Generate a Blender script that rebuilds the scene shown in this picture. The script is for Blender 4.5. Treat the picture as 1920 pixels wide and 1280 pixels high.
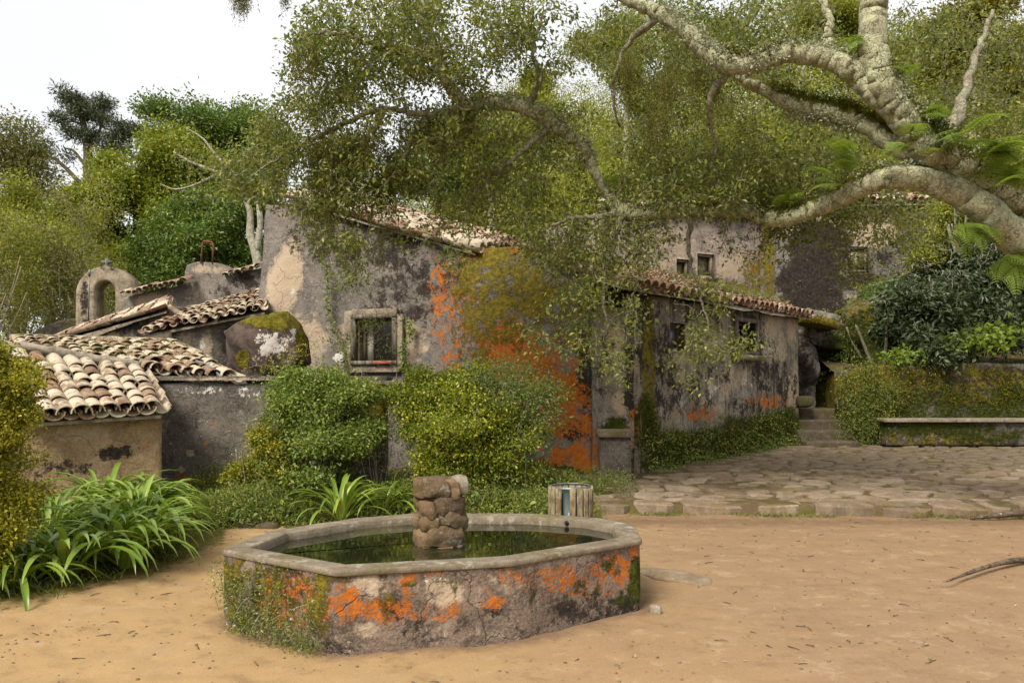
import bpy, math, random
import numpy as np

for o in list(bpy.data.objects):
    bpy.data.objects.remove(o)
SC = bpy.context.scene
COL = SC.collection
rng = np.random.default_rng(11)
random.seed(5)

# ------------------------------------------------------------ camera, sky, sun, exposure
F, CX, HY, EYE = 1500.0, 960.0, 720.0, 1.65      # photo pixels: focal length, centre column, horizon row; eye height
cam = bpy.data.cameras.new('camera')
cam.sensor_width = 36.0
cam.lens = F / 1920.0 * 36.0
cam.shift_y = (HY - 640.0) / 1920.0
cam.clip_start, cam.clip_end = 0.05, 2000.0
cam_o = bpy.data.objects.new('camera', cam)
COL.objects.link(cam_o)
cam_o.location = (0, 0, EYE)
cam_o.rotation_euler = (math.radians(90), 0, 0)
SC.camera = cam_o

SUN_EL, SUN_AZ = math.radians(46), math.radians(212)      # azimuth clockwise from +Y (view direction): behind the camera, to the left
w = bpy.data.worlds.new('World')
SC.world = w
w.use_nodes = True
nt = w.node_tree
nt.nodes.clear()
w_out = nt.nodes.new('ShaderNodeOutputWorld')
w_bg = nt.nodes.new('ShaderNodeBackground')
w_sky = nt.nodes.new('ShaderNodeTexSky')
w_sky.sky_type = 'NISHITA'
w_sky.sun_disc = False
w_sky.sun_elevation = SUN_EL
w_sky.sun_rotation = SUN_AZ
w_sky.dust_density = 3.0
w_mix = nt.nodes.new('ShaderNodeMix')
w_mix.data_type = 'RGBA'
w_tc = nt.nodes.new('ShaderNodeTexCoord')
w_no = nt.nodes.new('ShaderNodeTexNoise')
w_no.inputs['Scale'].default_value = 2.2
w_no.inputs['Detail'].default_value = 5.0
w_mr = nt.nodes.new('ShaderNodeMapRange')
w_mr.inputs['From Min'].default_value = 0.3
w_mr.inputs['From Max'].default_value = 0.6
w_mr.inputs['To Min'].default_value = 0.86
w_mr.inputs['To Max'].default_value = 0.98
nt.links.new(w_tc.outputs['Generated'], w_no.inputs['Vector'])
nt.links.new(w_no.outputs['Fac'], w_mr.inputs['Value'])
nt.links.new(w_mr.outputs['Result'], w_mix.inputs['Factor'])
nt.links.new(w_sky.outputs['Color'], w_mix.inputs['A'])
w_mix.inputs['B'].default_value = (4.5, 4.52, 4.56, 1)         # bright even cloud
nt.links.new(w_mix.outputs['Result'], w_bg.inputs['Color'])
w_bg.inputs['Strength'].default_value = 0.105
nt.links.new(w_bg.outputs['Background'], w_out.inputs['Surface'])

sun = bpy.data.lights.new('sun', 'SUN')
sun.energy = 2.2
sun.angle = math.radians(22)
sun.color = (1.0, 0.93, 0.82)
sun_o = bpy.data.objects.new('sun', sun)
COL.objects.link(sun_o)
sun_o.location = (-8, -10, 20)
sun_o.rotation_euler = (math.pi / 2 - SUN_EL, 0, -SUN_AZ + math.pi)

vs = SC.view_settings
vs.view_transform = 'Standard'
vs.look = 'None'
vs.exposure = 1.14
vs.gamma = 1.0
vs.use_curve_mapping = False
cy = SC.cycles
cy.max_bounces = 9
cy.diffuse_bounces = 8
cy.glossy_bounces = 3
cy.transmission_bounces = 4
cy.transparent_max_bounces = 6
cy.use_denoising = True
cy.caustics_reflective = False
cy.caustics_refractive = False

# ------------------------------------------------------------ maths helpers
def P(px, py, Y):
    """the point at depth Y seen at photo pixel (px, py)"""
    return np.array([(px - CX) / F * Y, Y, EYE - (py - HY) / F * Y])

def pix(V):
    V = np.asarray(V)
    Y = np.maximum(V[:, 1], 0.05)
    return CX + V[:, 0] / Y * F, HY + (EYE - V[:, 2]) / Y * F

def unit(a):
    a = np.asarray(a, float)
    return a / np.maximum(np.linalg.norm(a, axis=-1, keepdims=True), 1e-9)

def _hash(i, j, k, seed):
    h = (i * 374761393 + j * 668265263 + k * 2147483647 + seed * 144665) & 0xFFFFFFFF
    h = ((h ^ (h >> 13)) * 1274126177) & 0xFFFFFFFF
    return ((h ^ (h >> 16)) & 0xFFFF) / 65535.0

def vnoise(p, freq=1.0, seed=0):
    q = np.asarray(p, float) * freq + 100.0
    i = np.floor(q).astype(np.int64)
    f = q - i
    f = f * f * (3 - 2 * f)
    r = 0
    for a in (0, 1):
        for b in (0, 1):
            for c in (0, 1):
                wgt = (f[:, 0] if a else 1 - f[:, 0]) * (f[:, 1] if b else 1 - f[:, 1]) * (f[:, 2] if c else 1 - f[:, 2])
                r = r + wgt * _hash(i[:, 0] + a, i[:, 1] + b, i[:, 2] + c, seed)
    return r

def fbm(p, freq=1.0, octaves=3, seed=0):
    s, a, t = 0, 1.0, 0
    for o in range(octaves):
        s = s + a * vnoise(p, freq * 2 ** o, seed + o)
        t += a
        a *= 0.5
    return s / t

def sstep(x, a, b):
    t = np.clip((np.asarray(x, float) - a) / (b - a), 0, 1)
    return t * t * (3 - 2 * t)

# ------------------------------------------------------------ object helpers
WL = {}

def tag(o, label=None, cat=None, group=None, kind=None):
    if label: o['label'] = label
    if cat: o['category'] = cat
    if group: o['group'] = group
    if kind: o['kind'] = kind
    return o

def thing(name, loc, label, cat, group=None):
    o = bpy.data.objects.new(name, None)
    o.empty_display_size = 0.2
    COL.objects.link(o)
    o.location = tuple(float(v) for v in loc)
    WL[o.name] = np.array(loc, float)
    return tag(o, label, cat, group)

def np_mesh(name, V, faces, attrs=None, smooth=True):
    """faces: one (n,k) index array or a list of them"""
    me = bpy.data.meshes.new(name)
    if not isinstance(faces, list):
        faces = [faces]
    faces = [np.asarray(f, np.int32) for f in faces if len(f)]
    V = np.asarray(V, np.float32)
    me.vertices.add(len(V))
    me.vertices.foreach_set('co', V.ravel())
    idx = np.concatenate([f.ravel() for f in faces])
    tot = np.concatenate([np.full(len(f), f.shape[1], np.int32) for f in faces])
    st = np.concatenate([[0], np.cumsum(tot)[:-1]]).astype(np.int32)
    me.loops.add(len(idx))
    me.loops.foreach_set('vertex_index', idx)
    me.polygons.add(len(tot))
    me.polygons.foreach_set('loop_start', st)
    me.polygons.foreach_set('use_smooth', np.full(len(tot), bool(smooth)))
    me.update(calc_edges=True)
    for k, a in (attrs or {}).items():
        at = me.attributes.new(k, 'FLOAT', 'POINT')
        at.data.foreach_set('value', np.asarray(a, np.float32))
    return me

def obj(name, V, faces, mat, parent=None, attrs=None, smooth=True, kind=None, label=None):
    """world-space vertices -> one mesh object, under its parent when given"""
    V = np.asarray(V, float)
    if parent is not None:
        base = WL[parent.name]
    else:
        base = np.array([V[:, 0].mean(), V[:, 1].mean(), V[:, 2].min()])
    me = np_mesh(name, V - base, faces, attrs, smooth)
    me.materials.append(mat)
    o = bpy.data.objects.new(name, me)
    COL.objects.link(o)
    if parent is not None:
        o.parent = parent
    else:
        o.location = tuple(base)
    WL[o.name] = base
    if kind: o['kind'] = kind
    if label: o['label'] = label
    return o

def inst(name, me, parent, loc, rot=None, scale=(1, 1, 1)):
    """a piece that shares its mesh: loc in world space, rot = 3x3 array of axes as columns"""
    from mathutils import Matrix
    o = bpy.data.objects.new(name, me)
    COL.objects.link(o)
    o.parent = parent
    m = np.eye(4)
    R = np.eye(3) if rot is None else np.asarray(rot, float)
    m[:3, :3] = R * np.asarray(scale, float)[None, :]
    m[:3, 3] = np.asarray(loc) - WL[parent.name]
    o.matrix_basis = Matrix(m.tolist())
    WL[o.name] = np.asarray(loc, float)
    return o

class Bag:
    """collects pieces of geometry for one mesh"""
    def __init__(s):
        s.V, s.q, s.t, s.A, s.n = [], [], [], {}, 0
    def add(s, V, faces, attrs=None):
        V = np.asarray(V, float)
        for f in (faces if isinstance(faces, list) else [faces]):
            f = np.asarray(f, np.int64)
            if not len(f): continue
            (s.q if f.shape[1] == 4 else s.t).append(f + s.n)
        for k, a in (attrs or {}).items():
            s.A.setdefault(k, []).append((s.n, np.asarray(a, float)))
        s.V.append(V)
        s.n += len(V)
        return s
    def data(s):
        V = np.concatenate(s.V)
        fs = [np.concatenate(x) for x in (s.q, s.t) if x]
        A = {}
        for k, L in s.A.items():
            a = np.zeros(len(V))
            for st, v in L:
                a[st:st + len(v)] = v
            A[k] = a
        return V, fs, A
    def build(s, name, mat, parent=None, smooth=True, kind=None, label=None):
        V, fs, A = s.data()
        return obj(name, V, fs, mat, parent, A, smooth, kind, label)

BOXF = np.array([[0, 1, 3, 2], [4, 6, 7, 5], [0, 4, 5, 1], [2, 3, 7, 6], [0, 2, 6, 4], [1, 5, 7, 3]])
def box(c, size, ax=None):
    """box with centre c, full size along axes ax (rows)"""
    ax = np.eye(3) if ax is None else np.asarray(ax, float)
    g = np.array([[x, y, z] for x in (-.5, .5) for y in (-.5, .5) for z in (-.5, .5)]) * np.asarray(size, float)
    return np.asarray(c, float) + g @ ax, BOXF

def tube(pts, rad, sides=8, cap=True, rough=0.0, seed=0, rfreq=6.0, squash=None):
    pts = np.asarray(pts, float)
    n = len(pts)
    rad = np.broadcast_to(np.asarray(rad, float), (n,))
    T = unit(np.gradient(pts, axis=0))
    ref = np.array([0.0, 0, 1]) if abs(T[0, 2]) < 0.9 else np.array([1.0, 0, 0])
    A = np.zeros((n, 3)); B = np.zeros((n, 3))
    a = ref - T[0] * (ref @ T[0])
    for i in range(n):
        a = a - T[i] * (a @ T[i])
        a = a / max(np.linalg.norm(a), 1e-9)
        A[i] = a
        B[i] = np.cross(T[i], a)
    th = np.arange(sides) / sides * 2 * math.pi
    D = A[:, None, :] * np.cos(th)[None, :, None] + B[:, None, :] * np.sin(th)[None, :, None]
    V = pts[:, None, :] + D * rad[:, None, None]
    V = V.reshape(-1, 3)
    D = D.reshape(-1, 3)
    if rough:
        V = V + D * ((fbm(V, rfreq, 3, seed) - 0.5) * 2 * rough * np.repeat(rad, sides))[:, None]
    i = np.arange(n - 1)[:, None] * sides
    j = np.arange(sides)[None, :]
    k = (j + 1) % sides
    Q = np.stack([i + j, i + k, i + sides + k, i + sides + j], -1).reshape(-1, 4)
    fs = [Q]
    if cap:
        V = np.concatenate([V, pts[:1], pts[-1:]])
        c0, c1 = n * sides, n * sides + 1
        jj = np.arange(sides); kk = (jj + 1) % sides
        fs.append(np.concatenate([np.stack([np.full(sides, c0), kk, jj], -1), np.stack([np.full(sides, c1), (n - 1) * sides + jj, (n - 1) * sides + kk], -1)]))
    return V, fs

def spline(pts, n, rad=None):
    """Catmull-Rom through pts, n samples per span"""
    pts = np.asarray(pts, float)
    p = np.concatenate([[2 * pts[0] - pts[1]], pts, [2 * pts[-1] - pts[-2]]])
    out = []
    for i in range(len(pts) - 1):
        a, b, c, d = p[i:i + 4]
        t = np.linspace(0, 1, n, endpoint=False)[:, None]
        out.append(0.5 * ((2 * b) + (c - a) * t + (2 * a - 5 * b + 4 * c - d) * t ** 2 + (3 * b - a - 3 * c + d) * t ** 3))
    out.append(pts[-1:])
    o = np.concatenate(out)
    if rad is None: return o
    return o, np.interp(np.linspace(0, len(pts) - 1, len(o)), np.arange(len(pts)), rad)

# ------------------------------------------------------------ material helpers
class G:
    def __init__(s, name):
        s.m = bpy.data.materials.new(name)
        s.m.use_nodes = True
        s.t = s.m.node_tree
        s.t.nodes.clear()
        s.out = s.t.nodes.new('ShaderNodeOutputMaterial')
    def n(s, typ, props=None, **inp):
        nd = s.t.nodes.new('ShaderNode' + typ)
        for k, v in (props or {}).items():
            setattr(nd, k, v)
        for k, v in inp.items():
            s.set(nd.inputs[k.replace('_', ' ')], v)
        return nd
    def set(s, sock, v):
        if isinstance(v, bpy.types.NodeSocket):
            s.t.links.new(v, sock)
        elif isinstance(v, bpy.types.Node):
            s.t.links.new(v.outputs[0], sock)
        else:
            sock.default_value = (tuple(v) + (1,) if isinstance(v, (tuple, list)) and len(v) == 3 and sock.type == 'RGBA' else v)
    def noise(s, vec, scale, detail=4, rough=0.55, dist=0.0):
        return s.n('TexNoise', Vector=vec, Scale=scale, Detail=detail, Roughness=rough, Distortion=dist).outputs['Fac']
    def scale(s, vec, xyz):
        return s.n('VectorMath', {'operation': 'MULTIPLY'}, Vector=vec).outputs[0] if False else s._vm(vec, xyz)
    def _vm(s, vec, xyz):
        nd = s.t.nodes.new('ShaderNodeVectorMath'); nd.operation = 'MULTIPLY'
        s.set(nd.inputs[0], vec); nd.inputs[1].default_value = xyz
        return nd.outputs[0]
    def addv(s, vec, v):
        nd = s.t.nodes.new('ShaderNodeVectorMath'); nd.operation = 'ADD'
        s.set(nd.inputs[0], vec); s.set(nd.inputs[1], v)
        return nd.outputs[0]
    def math(s, op, a, b=0.0, c=None):
        nd = s.t.nodes.new('ShaderNodeMath'); nd.operation = op
        s.set(nd.inputs[0], a); s.set(nd.inputs[1], b)
        if c is not None: s.set(nd.inputs[2], c)
        return nd.outputs[0]
    def step(s, v, a, b):
        nd = s.t.nodes.new('ShaderNodeMapRange'); nd.interpolation_type = 'SMOOTHSTEP'
        s.set(nd.inputs['Value'], v)
        nd.inputs['From Min'].default_value = a; nd.inputs['From Max'].default_value = b
        return nd.outputs['Result']
    def mix(s, f, a, b, blend='MIX'):
        nd = s.t.nodes.new('ShaderNodeMix'); nd.data_type = 'RGBA'; nd.blend_type = blend
        s.set(nd.inputs['Factor'], f); s.set(nd.inputs['A'], a); s.set(nd.inputs['B'], b)
        return nd.outputs['Result']
    def ramp(s, v, stops):
        nd = s.t.nodes.new('ShaderNodeValToRGB')
        if len(stops) == 1: stops = [stops[0], (1.0, stops[0][1])]
        el = nd.color_ramp.elements
        while len(el) < len(stops): el.new(0.5)
        for e, (p, c) in zip(el, stops):
            e.position = p; e.color = tuple(c) + (1,)
        s.set(nd.inputs[0], v)
        return nd.outputs[0]
    def attr(s, name):
        nd = s.t.nodes.new('ShaderNodeAttribute'); nd.attribute_name = name
        return nd.outputs['Fac']
    def bump(s, h, strength=0.5, dist=0.02, normal=None):
        nd = s.t.nodes.new('ShaderNodeBump')
        nd.inputs['Strength'].default_value = strength; nd.inputs['Distance'].default_value = dist
        s.set(nd.inputs['Height'], h)
        if normal is not None: s.set(nd.inputs['Normal'], normal)
        return nd.outputs[0]
    def obj(s):
        return s.n('TexCoord').outputs['Object']
    def geo(s):
        return s.n('NewGeometry').outputs['Position']
    def rand(s):
        return s.n('ObjectInfo').outputs['Random']
    def bsdf(s, col, rough=0.9, normal=None, spec=0.2, **kw):
        b = s.n('BsdfPrincipled')
        s.set(b.inputs['Base Color'], col); s.set(b.inputs['Roughness'], rough)
        b.inputs['Specular IOR Level'].default_value = spec
        if normal is not None: s.set(b.inputs['Normal'], normal)
        for k, v in kw.items(): s.set(b.inputs[k.replace('_', ' ')], v)
        return b.outputs[0]
    def done(s, sh):
        s.t.links.new(sh, s.out.inputs['Surface'])
        return s.m

def leaf_mat(name, stops, trans=0.42, rough=0.5, spec=0.35):
    g = G(name)
    c = g.ramp(g.attr('rnd'), stops)
    b = g.bsdf(c, rough, None, spec)
    t = g.n('BsdfTranslucent')
    tc = g.mix(1.0, c, (1.0, 1.0, 0.55), 'MULTIPLY')
    g.set(t.inputs['Color'], tc)
    mx = g.n('MixShader')
    mx.inputs[0].default_value = trans
    g.t.links.new(b, mx.inputs[1]); g.t.links.new(t.outputs[0], mx.inputs[2])
    return g.done(mx.outputs[0])

def stain(g, base, pos, name, col, sharp=0.10, scale=4.0, amp=0.8, detail=6, dark=None):
    """colour grown over the base where the attribute is high, its edge broken up by noise"""
    nz = g.noise(pos, scale, detail, 0.68)
    nz2 = g.noise(g.addv(pos, (6.3, 2.1, 4.4)), scale * 4.0, 6, 0.75)
    nz = g.math('ADD', g.math('MULTIPLY', nz, .55), g.math('MULTIPLY', nz2, .45))
    v = g.math('ADD', g.attr(name), g.math('MULTIPLY', g.math('SUBTRACT', nz, 0.5), amp * 5.2))
    v = g.math('MULTIPLY', v, g.step(g.attr(name), 0.0, 0.22))
    f = g.step(v, 0.5 - sharp, 0.5 + sharp)
    if dark is not None:
        col = g.mix(g.step(g.noise(pos, 14.0, 4), 0.35, 0.65), col, dark)
    return g.mix(f, base, col), f

def plaster(name, dark=(.125, .11, .095), mid=(.29, .25, .205), pale=(.47, .385, .285), palemix=0.5, streak=0.0, speck=0.5, osc=6.0):
    g = G(name)
    p = g.geo()
    n1 = g.noise(p, 1.1, 8, 0.65)
    n2 = g.noise(g.addv(p, (7, 3, 1)), 3.0, 8, 0.7)
    n3 = g.noise(g.addv(p, (2, 9, 4)), 11.0, 5, 0.65)
    c = g.mix(g.step(g.math('ADD', g.math('MULTIPLY', n2, .6), g.math('MULTIPLY', g.noise(g.addv(p, (3, 3, 9)), 16.0, 5, .75), .4)), 0.36, 0.60), dark, mid)
    c = g.mix(g.math('MULTIPLY', g.step(n1, 0.5, 0.68), palemix), c, pale)
    c = g.mix(g.math('MULTIPLY', g.step(n3, 0.56, 0.68), 0.55), c, pale)
    hf = g.noise(g.addv(p, (6, 6, 2)), 55.0, 5, 0.8)
    c = g.mix(g.math('MULTIPLY', g.step(hf, 0.52, 0.64), 0.40), c, pale)
    c = g.mix(g.math('MULTIPLY', g.step(hf, 0.47, 0.36), 0.60), c, g.mix(1.0, dark, (.45, .43, .42), 'MULTIPLY'))
    if streak:
        ps = g._vm(p, (2.2, 2.2, 0.33))
        st = g.noise(ps, 1.3, 8, 0.72)
        c = g.mix(g.math('MULTIPLY', g.step(st, 0.53, 0.62), streak), c, (.052, .05, .052))
        st2 = g.noise(g.addv(ps, (5, 5, 5)), 2.3, 6, 0.7)
        c = g.mix(g.math('MULTIPLY', g.step(st2, 0.56, 0.66), streak * 0.8), c, (.42, .39, .34))
    c, _ = stain(g, c, p, 'pale', (.43, .335, .235), 0.2, 3.0, 0.5)
    c, _ = stain(g, c, p, 'dark', (.026, .021, .017), 0.16, 3.5, 0.7, dark=(.052, .041, .033))
    sp = g.step(g.noise(g.addv(p, (1, 1, 8)), 22.0, 4, 0.6), 0.66, 0.72)
    c = g.mix(g.math('MULTIPLY', sp, speck), c, (.50, .46, .40))
    sp2 = g.step(g.noise(g.addv(p, (4, 1, 2)), 34.0, 3, 0.6), 0.64, 0.72)
    c = g.mix(g.math('MULTIPLY', sp2, 0.5), c, (.04, .036, .033))
    c, _ = stain(g, c, p, 'white', (.60, .57, .52), 0.08, 6.0, 0.55)
    c, fo = stain(g, c, p, 'orange', (.46, .135, .018), 0.12, osc, 1.05, 8, (.33, .10, .02))
    c, fm = stain(g, c, p, 'moss', (.20, .155, .02), 0.16, 5.0, 0.75, 7, (.105, .085, .016))
    c, fg = stain(g, c, p, 'green', (.060, .070, .010), 0.16, 4.0, 0.6, 7, (.028, .036, .007))
    h = g.math('ADD', g.math('MULTIPLY', n3, 0.6), g.math('MULTIPLY', g.noise(p, 45.0, 3), 0.25))
    h = g.math('ADD', h, g.math('MULTIPLY', n2, 1.2))
    vo = g.n('TexVoronoi', {'feature': 'DISTANCE_TO_EDGE'}, Vector=g.addv(p, g._vm(g.n('TexNoise', Vector=p, Scale=3.0, Detail=4.0).outputs['Color'], (.7, .7, .7))), Scale=1.1).outputs['Distance']
    crack = g.step(vo, 0.0, 0.012)
    c = g.mix(g.math('MULTIPLY', g.math('SUBTRACT', 1.0, crack), 0.22), c, (.03, .027, .022))
    h = g.math('ADD', h, g.math('MULTIPLY', crack, 0.35))
    h = g.math('ADD', h, g.math('MULTIPLY', g.math('ADD', fm, fg), g.math('MULTIPLY', g.noise(p, 26.0, 4), 1.3)))
    return g.done(g.bsdf(c, 0.95, g.bump(h, 0.75, 0.035), 0.1))

# ------------------------------------------------------------ materials
M_house = plaster('plaster_grey', dark=(.092, .082, .073), mid=(.205, .182, .158), pale=(.40, .335, .265), palemix=0.30, speck=0.5)
M_cottage = plaster('plaster_streaked', dark=(.095, .085, .075), mid=(.265, .23, .182), pale=(.45, .345, .205), palemix=0.55, streak=0.9)
M_upper = plaster('plaster_pink', dark=(.125, .104, .094), mid=(.36, .29, .24), pale=(.46, .37, .30), palemix=0.7, streak=0.35)
M_garden = plaster('plaster_black', dark=(.062, .054, .046), mid=(.17, .147, .12), pale=(.26, .225, .18), palemix=0.5, speck=1.0)
M_shed = plaster('plaster_ochre', dark=(.20, .135, .075), mid=(.36, .25, .135), pale=(.48, .355, .21), palemix=0.6, speck=0.2)
M_chapel = plaster('plaster_cream', dark=(.13, .11, .09), mid=(.33, .265, .185), pale=(.46, .385, .27), palemix=0.6, speck=0.3)
M_basin = plaster('plaster_basin', dark=(.085, .066, .052), mid=(.22, .165, .125), pale=(.36, .285, .225), palemix=0.6, speck=0.5, osc=15.0)

def sand_mat():
    g = G('sand')
    p = g.geo()
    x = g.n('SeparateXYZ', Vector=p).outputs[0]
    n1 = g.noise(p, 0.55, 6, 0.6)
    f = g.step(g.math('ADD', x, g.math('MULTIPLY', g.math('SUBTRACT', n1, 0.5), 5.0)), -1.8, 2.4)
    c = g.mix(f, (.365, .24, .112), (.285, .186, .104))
    n2 = g.noise(g._vm(p, (1, 1.6, 1)), 1.7, 8, 0.68)
    c = g.mix(g.math('MULTIPLY', g.step(n2, 0.55, 0.70), 0.55), c, (.36, .25, .155))
    c = g.mix(g.math('MULTIPLY', g.step(n2, 0.45, 0.30), 0.30), c, (.19, .112, .058))
    n3 = g.noise(p, 60.0, 4, 0.7)
    c = g.mix(g.math('MULTIPLY', g.step(n3, 0.56, 0.70), 0.35), c, (.18, .115, .07))
    c = g.mix(g.math('MULTIPLY', g.step(n3, 0.42, 0.30), 0.40), c, (.44, .33, .22))
    n4 = g.noise(p, 190.0, 2, 0.6)
    c = g.mix(g.math('MULTIPLY', g.step(n4, 0.58, 0.66), 0.35), c, (.15, .10, .07))
    n5 = g.noise(g.addv(p, (4, 1, 7)), 4.5, 7, 0.75)
    c = g.mix(g.math('MULTIPLY', g.step(n5, 0.52, 0.66), 0.35), c, (.17, .105, .058))
    c = g.mix(g.math('MULTIPLY', g.step(n5, 0.46, 0.34), 0.35), c, (.47, .35, .22))
    c, _ = stain(g, c, p, 'moss', (.17, .135, .035), 0.22, 4.0, 0.5, 7, (.12, .095, .03))
    c, _ = stain(g, c, p, 'damp', (.20, .125, .075), 0.35, 3.0, 0.4)
    h = g.math('ADD', g.math('MULTIPLY', n3, 0.5), g.math('MULTIPLY', n4, 0.35))
    h = g.math('ADD', h, g.math('MULTIPLY', g.noise(p, 9.0, 5, 0.6), 0.8))
    return g.done(g.bsdf(c, 0.95, g.bump(h, 0.6, 0.012), 0.1))
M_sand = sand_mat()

def soil_mat(name, a, b, moss=(.10, .10, .02), mossy=0.5):
    g = G(name)
    p = g.geo()
    n = g.noise(p, 6.0, 7, 0.7)
    c = g.mix(g.step(n, 0.38, 0.62), a, b)
    m = g.noise(g.addv(p, (3, 3, 3)), 1.6, 7, 0.7)
    c = g.mix(g.math('MULTIPLY', g.step(m, 0.46, 0.58), mossy), c, moss)
    return g.done(g.bsdf(c, 0.97, g.bump(g.math('ADD', n, g.noise(p, 30.0, 3)), 0.8, 0.04), 0.1))
M_soil = soil_mat('forest_floor', (.075, .055, .03), (.14, .10, .05), (.07, .08, .02), 0.7)
M_joint = soil_mat('trodden_earth', (.12, .085, .05), (.20, .14, .085), (.10, .085, .022), 0.8)

def stone_mat(name, cols, moss=0.4, lichen=0.4, mosscol=(.13, .115, .025), rough=0.92, bd=0.02):
    g = G(name)
    p = g.geo()
    r = g.rand()
    n = g.noise(p, 5.0, 7, 0.7)
    base = g.ramp(r, [(i / max(len(cols) - 1, 1), c) for i, c in enumerate(cols)])
    c = g.mix(g.step(n, 0.3, 0.7), g.mix(1.0, base, (.62, .60, .58), 'MULTIPLY'), base)
    n2 = g.noise(p, 38.0, 4, 0.7)
    c = g.mix(g.math('MULTIPLY', g.step(n2, 0.55, 0.68), 0.5), c, g.mix(1.0, base, (.4, .38, .36), 'MULTIPLY'))
    c = g.mix(g.math('MULTIPLY', g.step(n2, 0.42, 0.30), 0.35), c, (.48, .42, .34))
    ln = g.noise(g.addv(p, (5, 2, 2)), 7.0, 6, 0.7)
    c = g.mix(g.math('MULTIPLY', g.step(ln, 0.56, 0.64), lichen), c, (.42, .40, .32))
    mn = g.noise(g.addv(p, (1, 8, 2)), 3.2, 7, 0.7)
    c = g.mix(g.math('MULTIPLY', g.step(mn, 0.50, 0.60), moss), c, mosscol)
    h = g.math('ADD', g.math('MULTIPLY', n, 1.0), g.math('MULTIPLY', n2, 0.4))
    return g.done(g.bsdf(c, rough, g.bump(h, 0.8, bd), 0.15))
M_paving = stone_mat('paving_granite', [(.19, .14, .095), (.30, .22, .15), (.24, .175, .115), (.38, .295, .21), (.21, .16, .11)], 0.6, 0.25, (.17, .13, .045))
M_step = stone_mat('step_granite', [(.11, .085, .06), (.16, .125, .085)], 0.7, 0.2, (.07, .065, .018))
M_rock = stone_mat('brown_rock', [(.17, .112, .062), (.23, .155, .085), (.15, .105, .065), (.20, .125, .06)], 0.6, 0.4, (.10, .085, .02), 0.9, 0.03)
M_pale_rock = stone_mat('pale_rock', [(.30, .25, .19)], 0.35, 0.4)
M_rim = stone_mat('rim_stone', [(.22, .18, .13), (.27, .225, .16)], 0.6, 0.55, (.12, .095, .035))
M_bench = stone_mat('bench_stone', [(.32, .27, .20)], 0.4, 0.55)
M_mossrock = stone_mat('mossy_rock', [(.10, .08, .055), (.15, .12, .08)], 0.85, 0.15, (.075, .080, .014), 0.95, 0.04)

def boulder_mat():
    g = G('boulder_lichen')
    p = g.geo()
    n = g.noise(p, 3.0, 8, 0.7)
    c = g.mix(g.step(n, 0.35, 0.6), (.045, .035, .03), (.13, .095, .075))
    w = g.noise(g.addv(p, (3, 1, 1)), 2.6, 8, 0.65, 0.6)
    c, _ = stain(g, c, p, 'white', (.60, .55, .50), 0.05, 3.0, 0.7)
    c, fm = stain(g, c, p, 'moss', (.17, .14, .015), 0.1, 4.0, 0.45, 7, (.085, .075, .012))
    h = g.math('ADD', n, g.math('MULTIPLY', fm, g.noise(p, 22.0, 4)))
    return g.done(g.bsdf(c, 0.95, g.bump(h, 0.8, 0.05), 0.1))
M_boulder = boulder_mat()

def tile_mat(name='terracotta', white=0.5):
    g = G(name)
    r = g.rand()
    p = g.addv(g.obj(), g.math('MULTIPLY', r, 61.0))
    base = g.ramp(r, [(0, (.34, .185, .115)), (.25, (.30, .195, .13)), (.5, (.38, .25, .165)), (.75, (.25, .17, .12)), (1, (.38, .28, .19))])
    n = g.noise(p, 9.0, 6, 0.7)
    c = g.mix(g.step(n, 0.35, 0.65), g.mix(1.0, base, (.55, .5, .48), 'MULTIPLY'), base)
    wn = g.noise(g.addv(p, (4, 4, 4)), 5.5, 6, 0.65)
    r2 = g.n('TexWhiteNoise', {'noise_dimensions': '1D'}, W=g.math('MULTIPLY', r, 917.0)).outputs['Value']
    wv = g.math('ADD', wn, g.math('MULTIPLY', g.math('SUBTRACT', r2, 1.0 - white), 0.55))
    c = g.mix(g.math('MULTIPLY', g.step(wv, 0.44, 0.60), 0.8), c, (.56, .485, .36))
    mn = g.noise(g.addv(p, (9, 2, 4)), 7.0, 6, 0.7)
    c = g.mix(g.math('MULTIPLY', g.step(mn, 0.53, 0.64), 0.75), c, (.12, .095, .04))
    dn = g.noise(g.addv(p, (2, 7, 1)), 16.0, 4, 0.7)
    c = g.mix(g.math('MULTIPLY', g.step(dn, 0.58, 0.68), 0.6), c, (.06, .045, .035))
    return g.done(g.bsdf(c, 0.9, g.bump(g.math('ADD', n, dn), 0.5, 0.01), 0.15))
M_tile = tile_mat('terracotta', 0.72)
M_tile_red = tile_mat('terracotta_red', 0.58)
M_tile_moss = tile_mat('terracotta_mossy', 0.15)

def simple(name, a, b, scale=12.0, rough=0.8, spec=0.3, metal=0.0, bump=0.3, stretch=(1, 1, 1)):
    g = G(name)
    p = g._vm(g.addv(g.obj(), g.math('MULTIPLY', g.rand(), 37.0)), stretch)
    n = g.noise(p, scale, 6, 0.7)
    c = g.mix(g.step(n, 0.35, 0.65), a, b)
    return g.done(g.bsdf(c, rough, g.bump(n, bump, 0.01), spec, Metallic=metal))
M_wood = simple('weathered_wood', (.075, .06, .045), (.24, .21, .165), 18, 0.9, 0.15, 0, 0.5, (1, 1, .12))
M_slat = simple('lichened_slat', (.13, .085, .05), (.29, .25, .15), 16, 0.9, 0.1, 0, 0.6, (1, 1, .45))
M_dark = simple('unlit_room', (.012, .011, .010), (.02, .018, .016), 4)
M_red = simple('red_painted_wood', (.30, .06, .04), (.38, .10, .07), 20)
M_shut = simple('pale_painted_board', (.40, .36, .29), (.56, .52, .44), 14)
M_bin = simple('green_plastic_liner', (.012, .03, .024), (.02, .045, .035), 8, 0.45)
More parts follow.
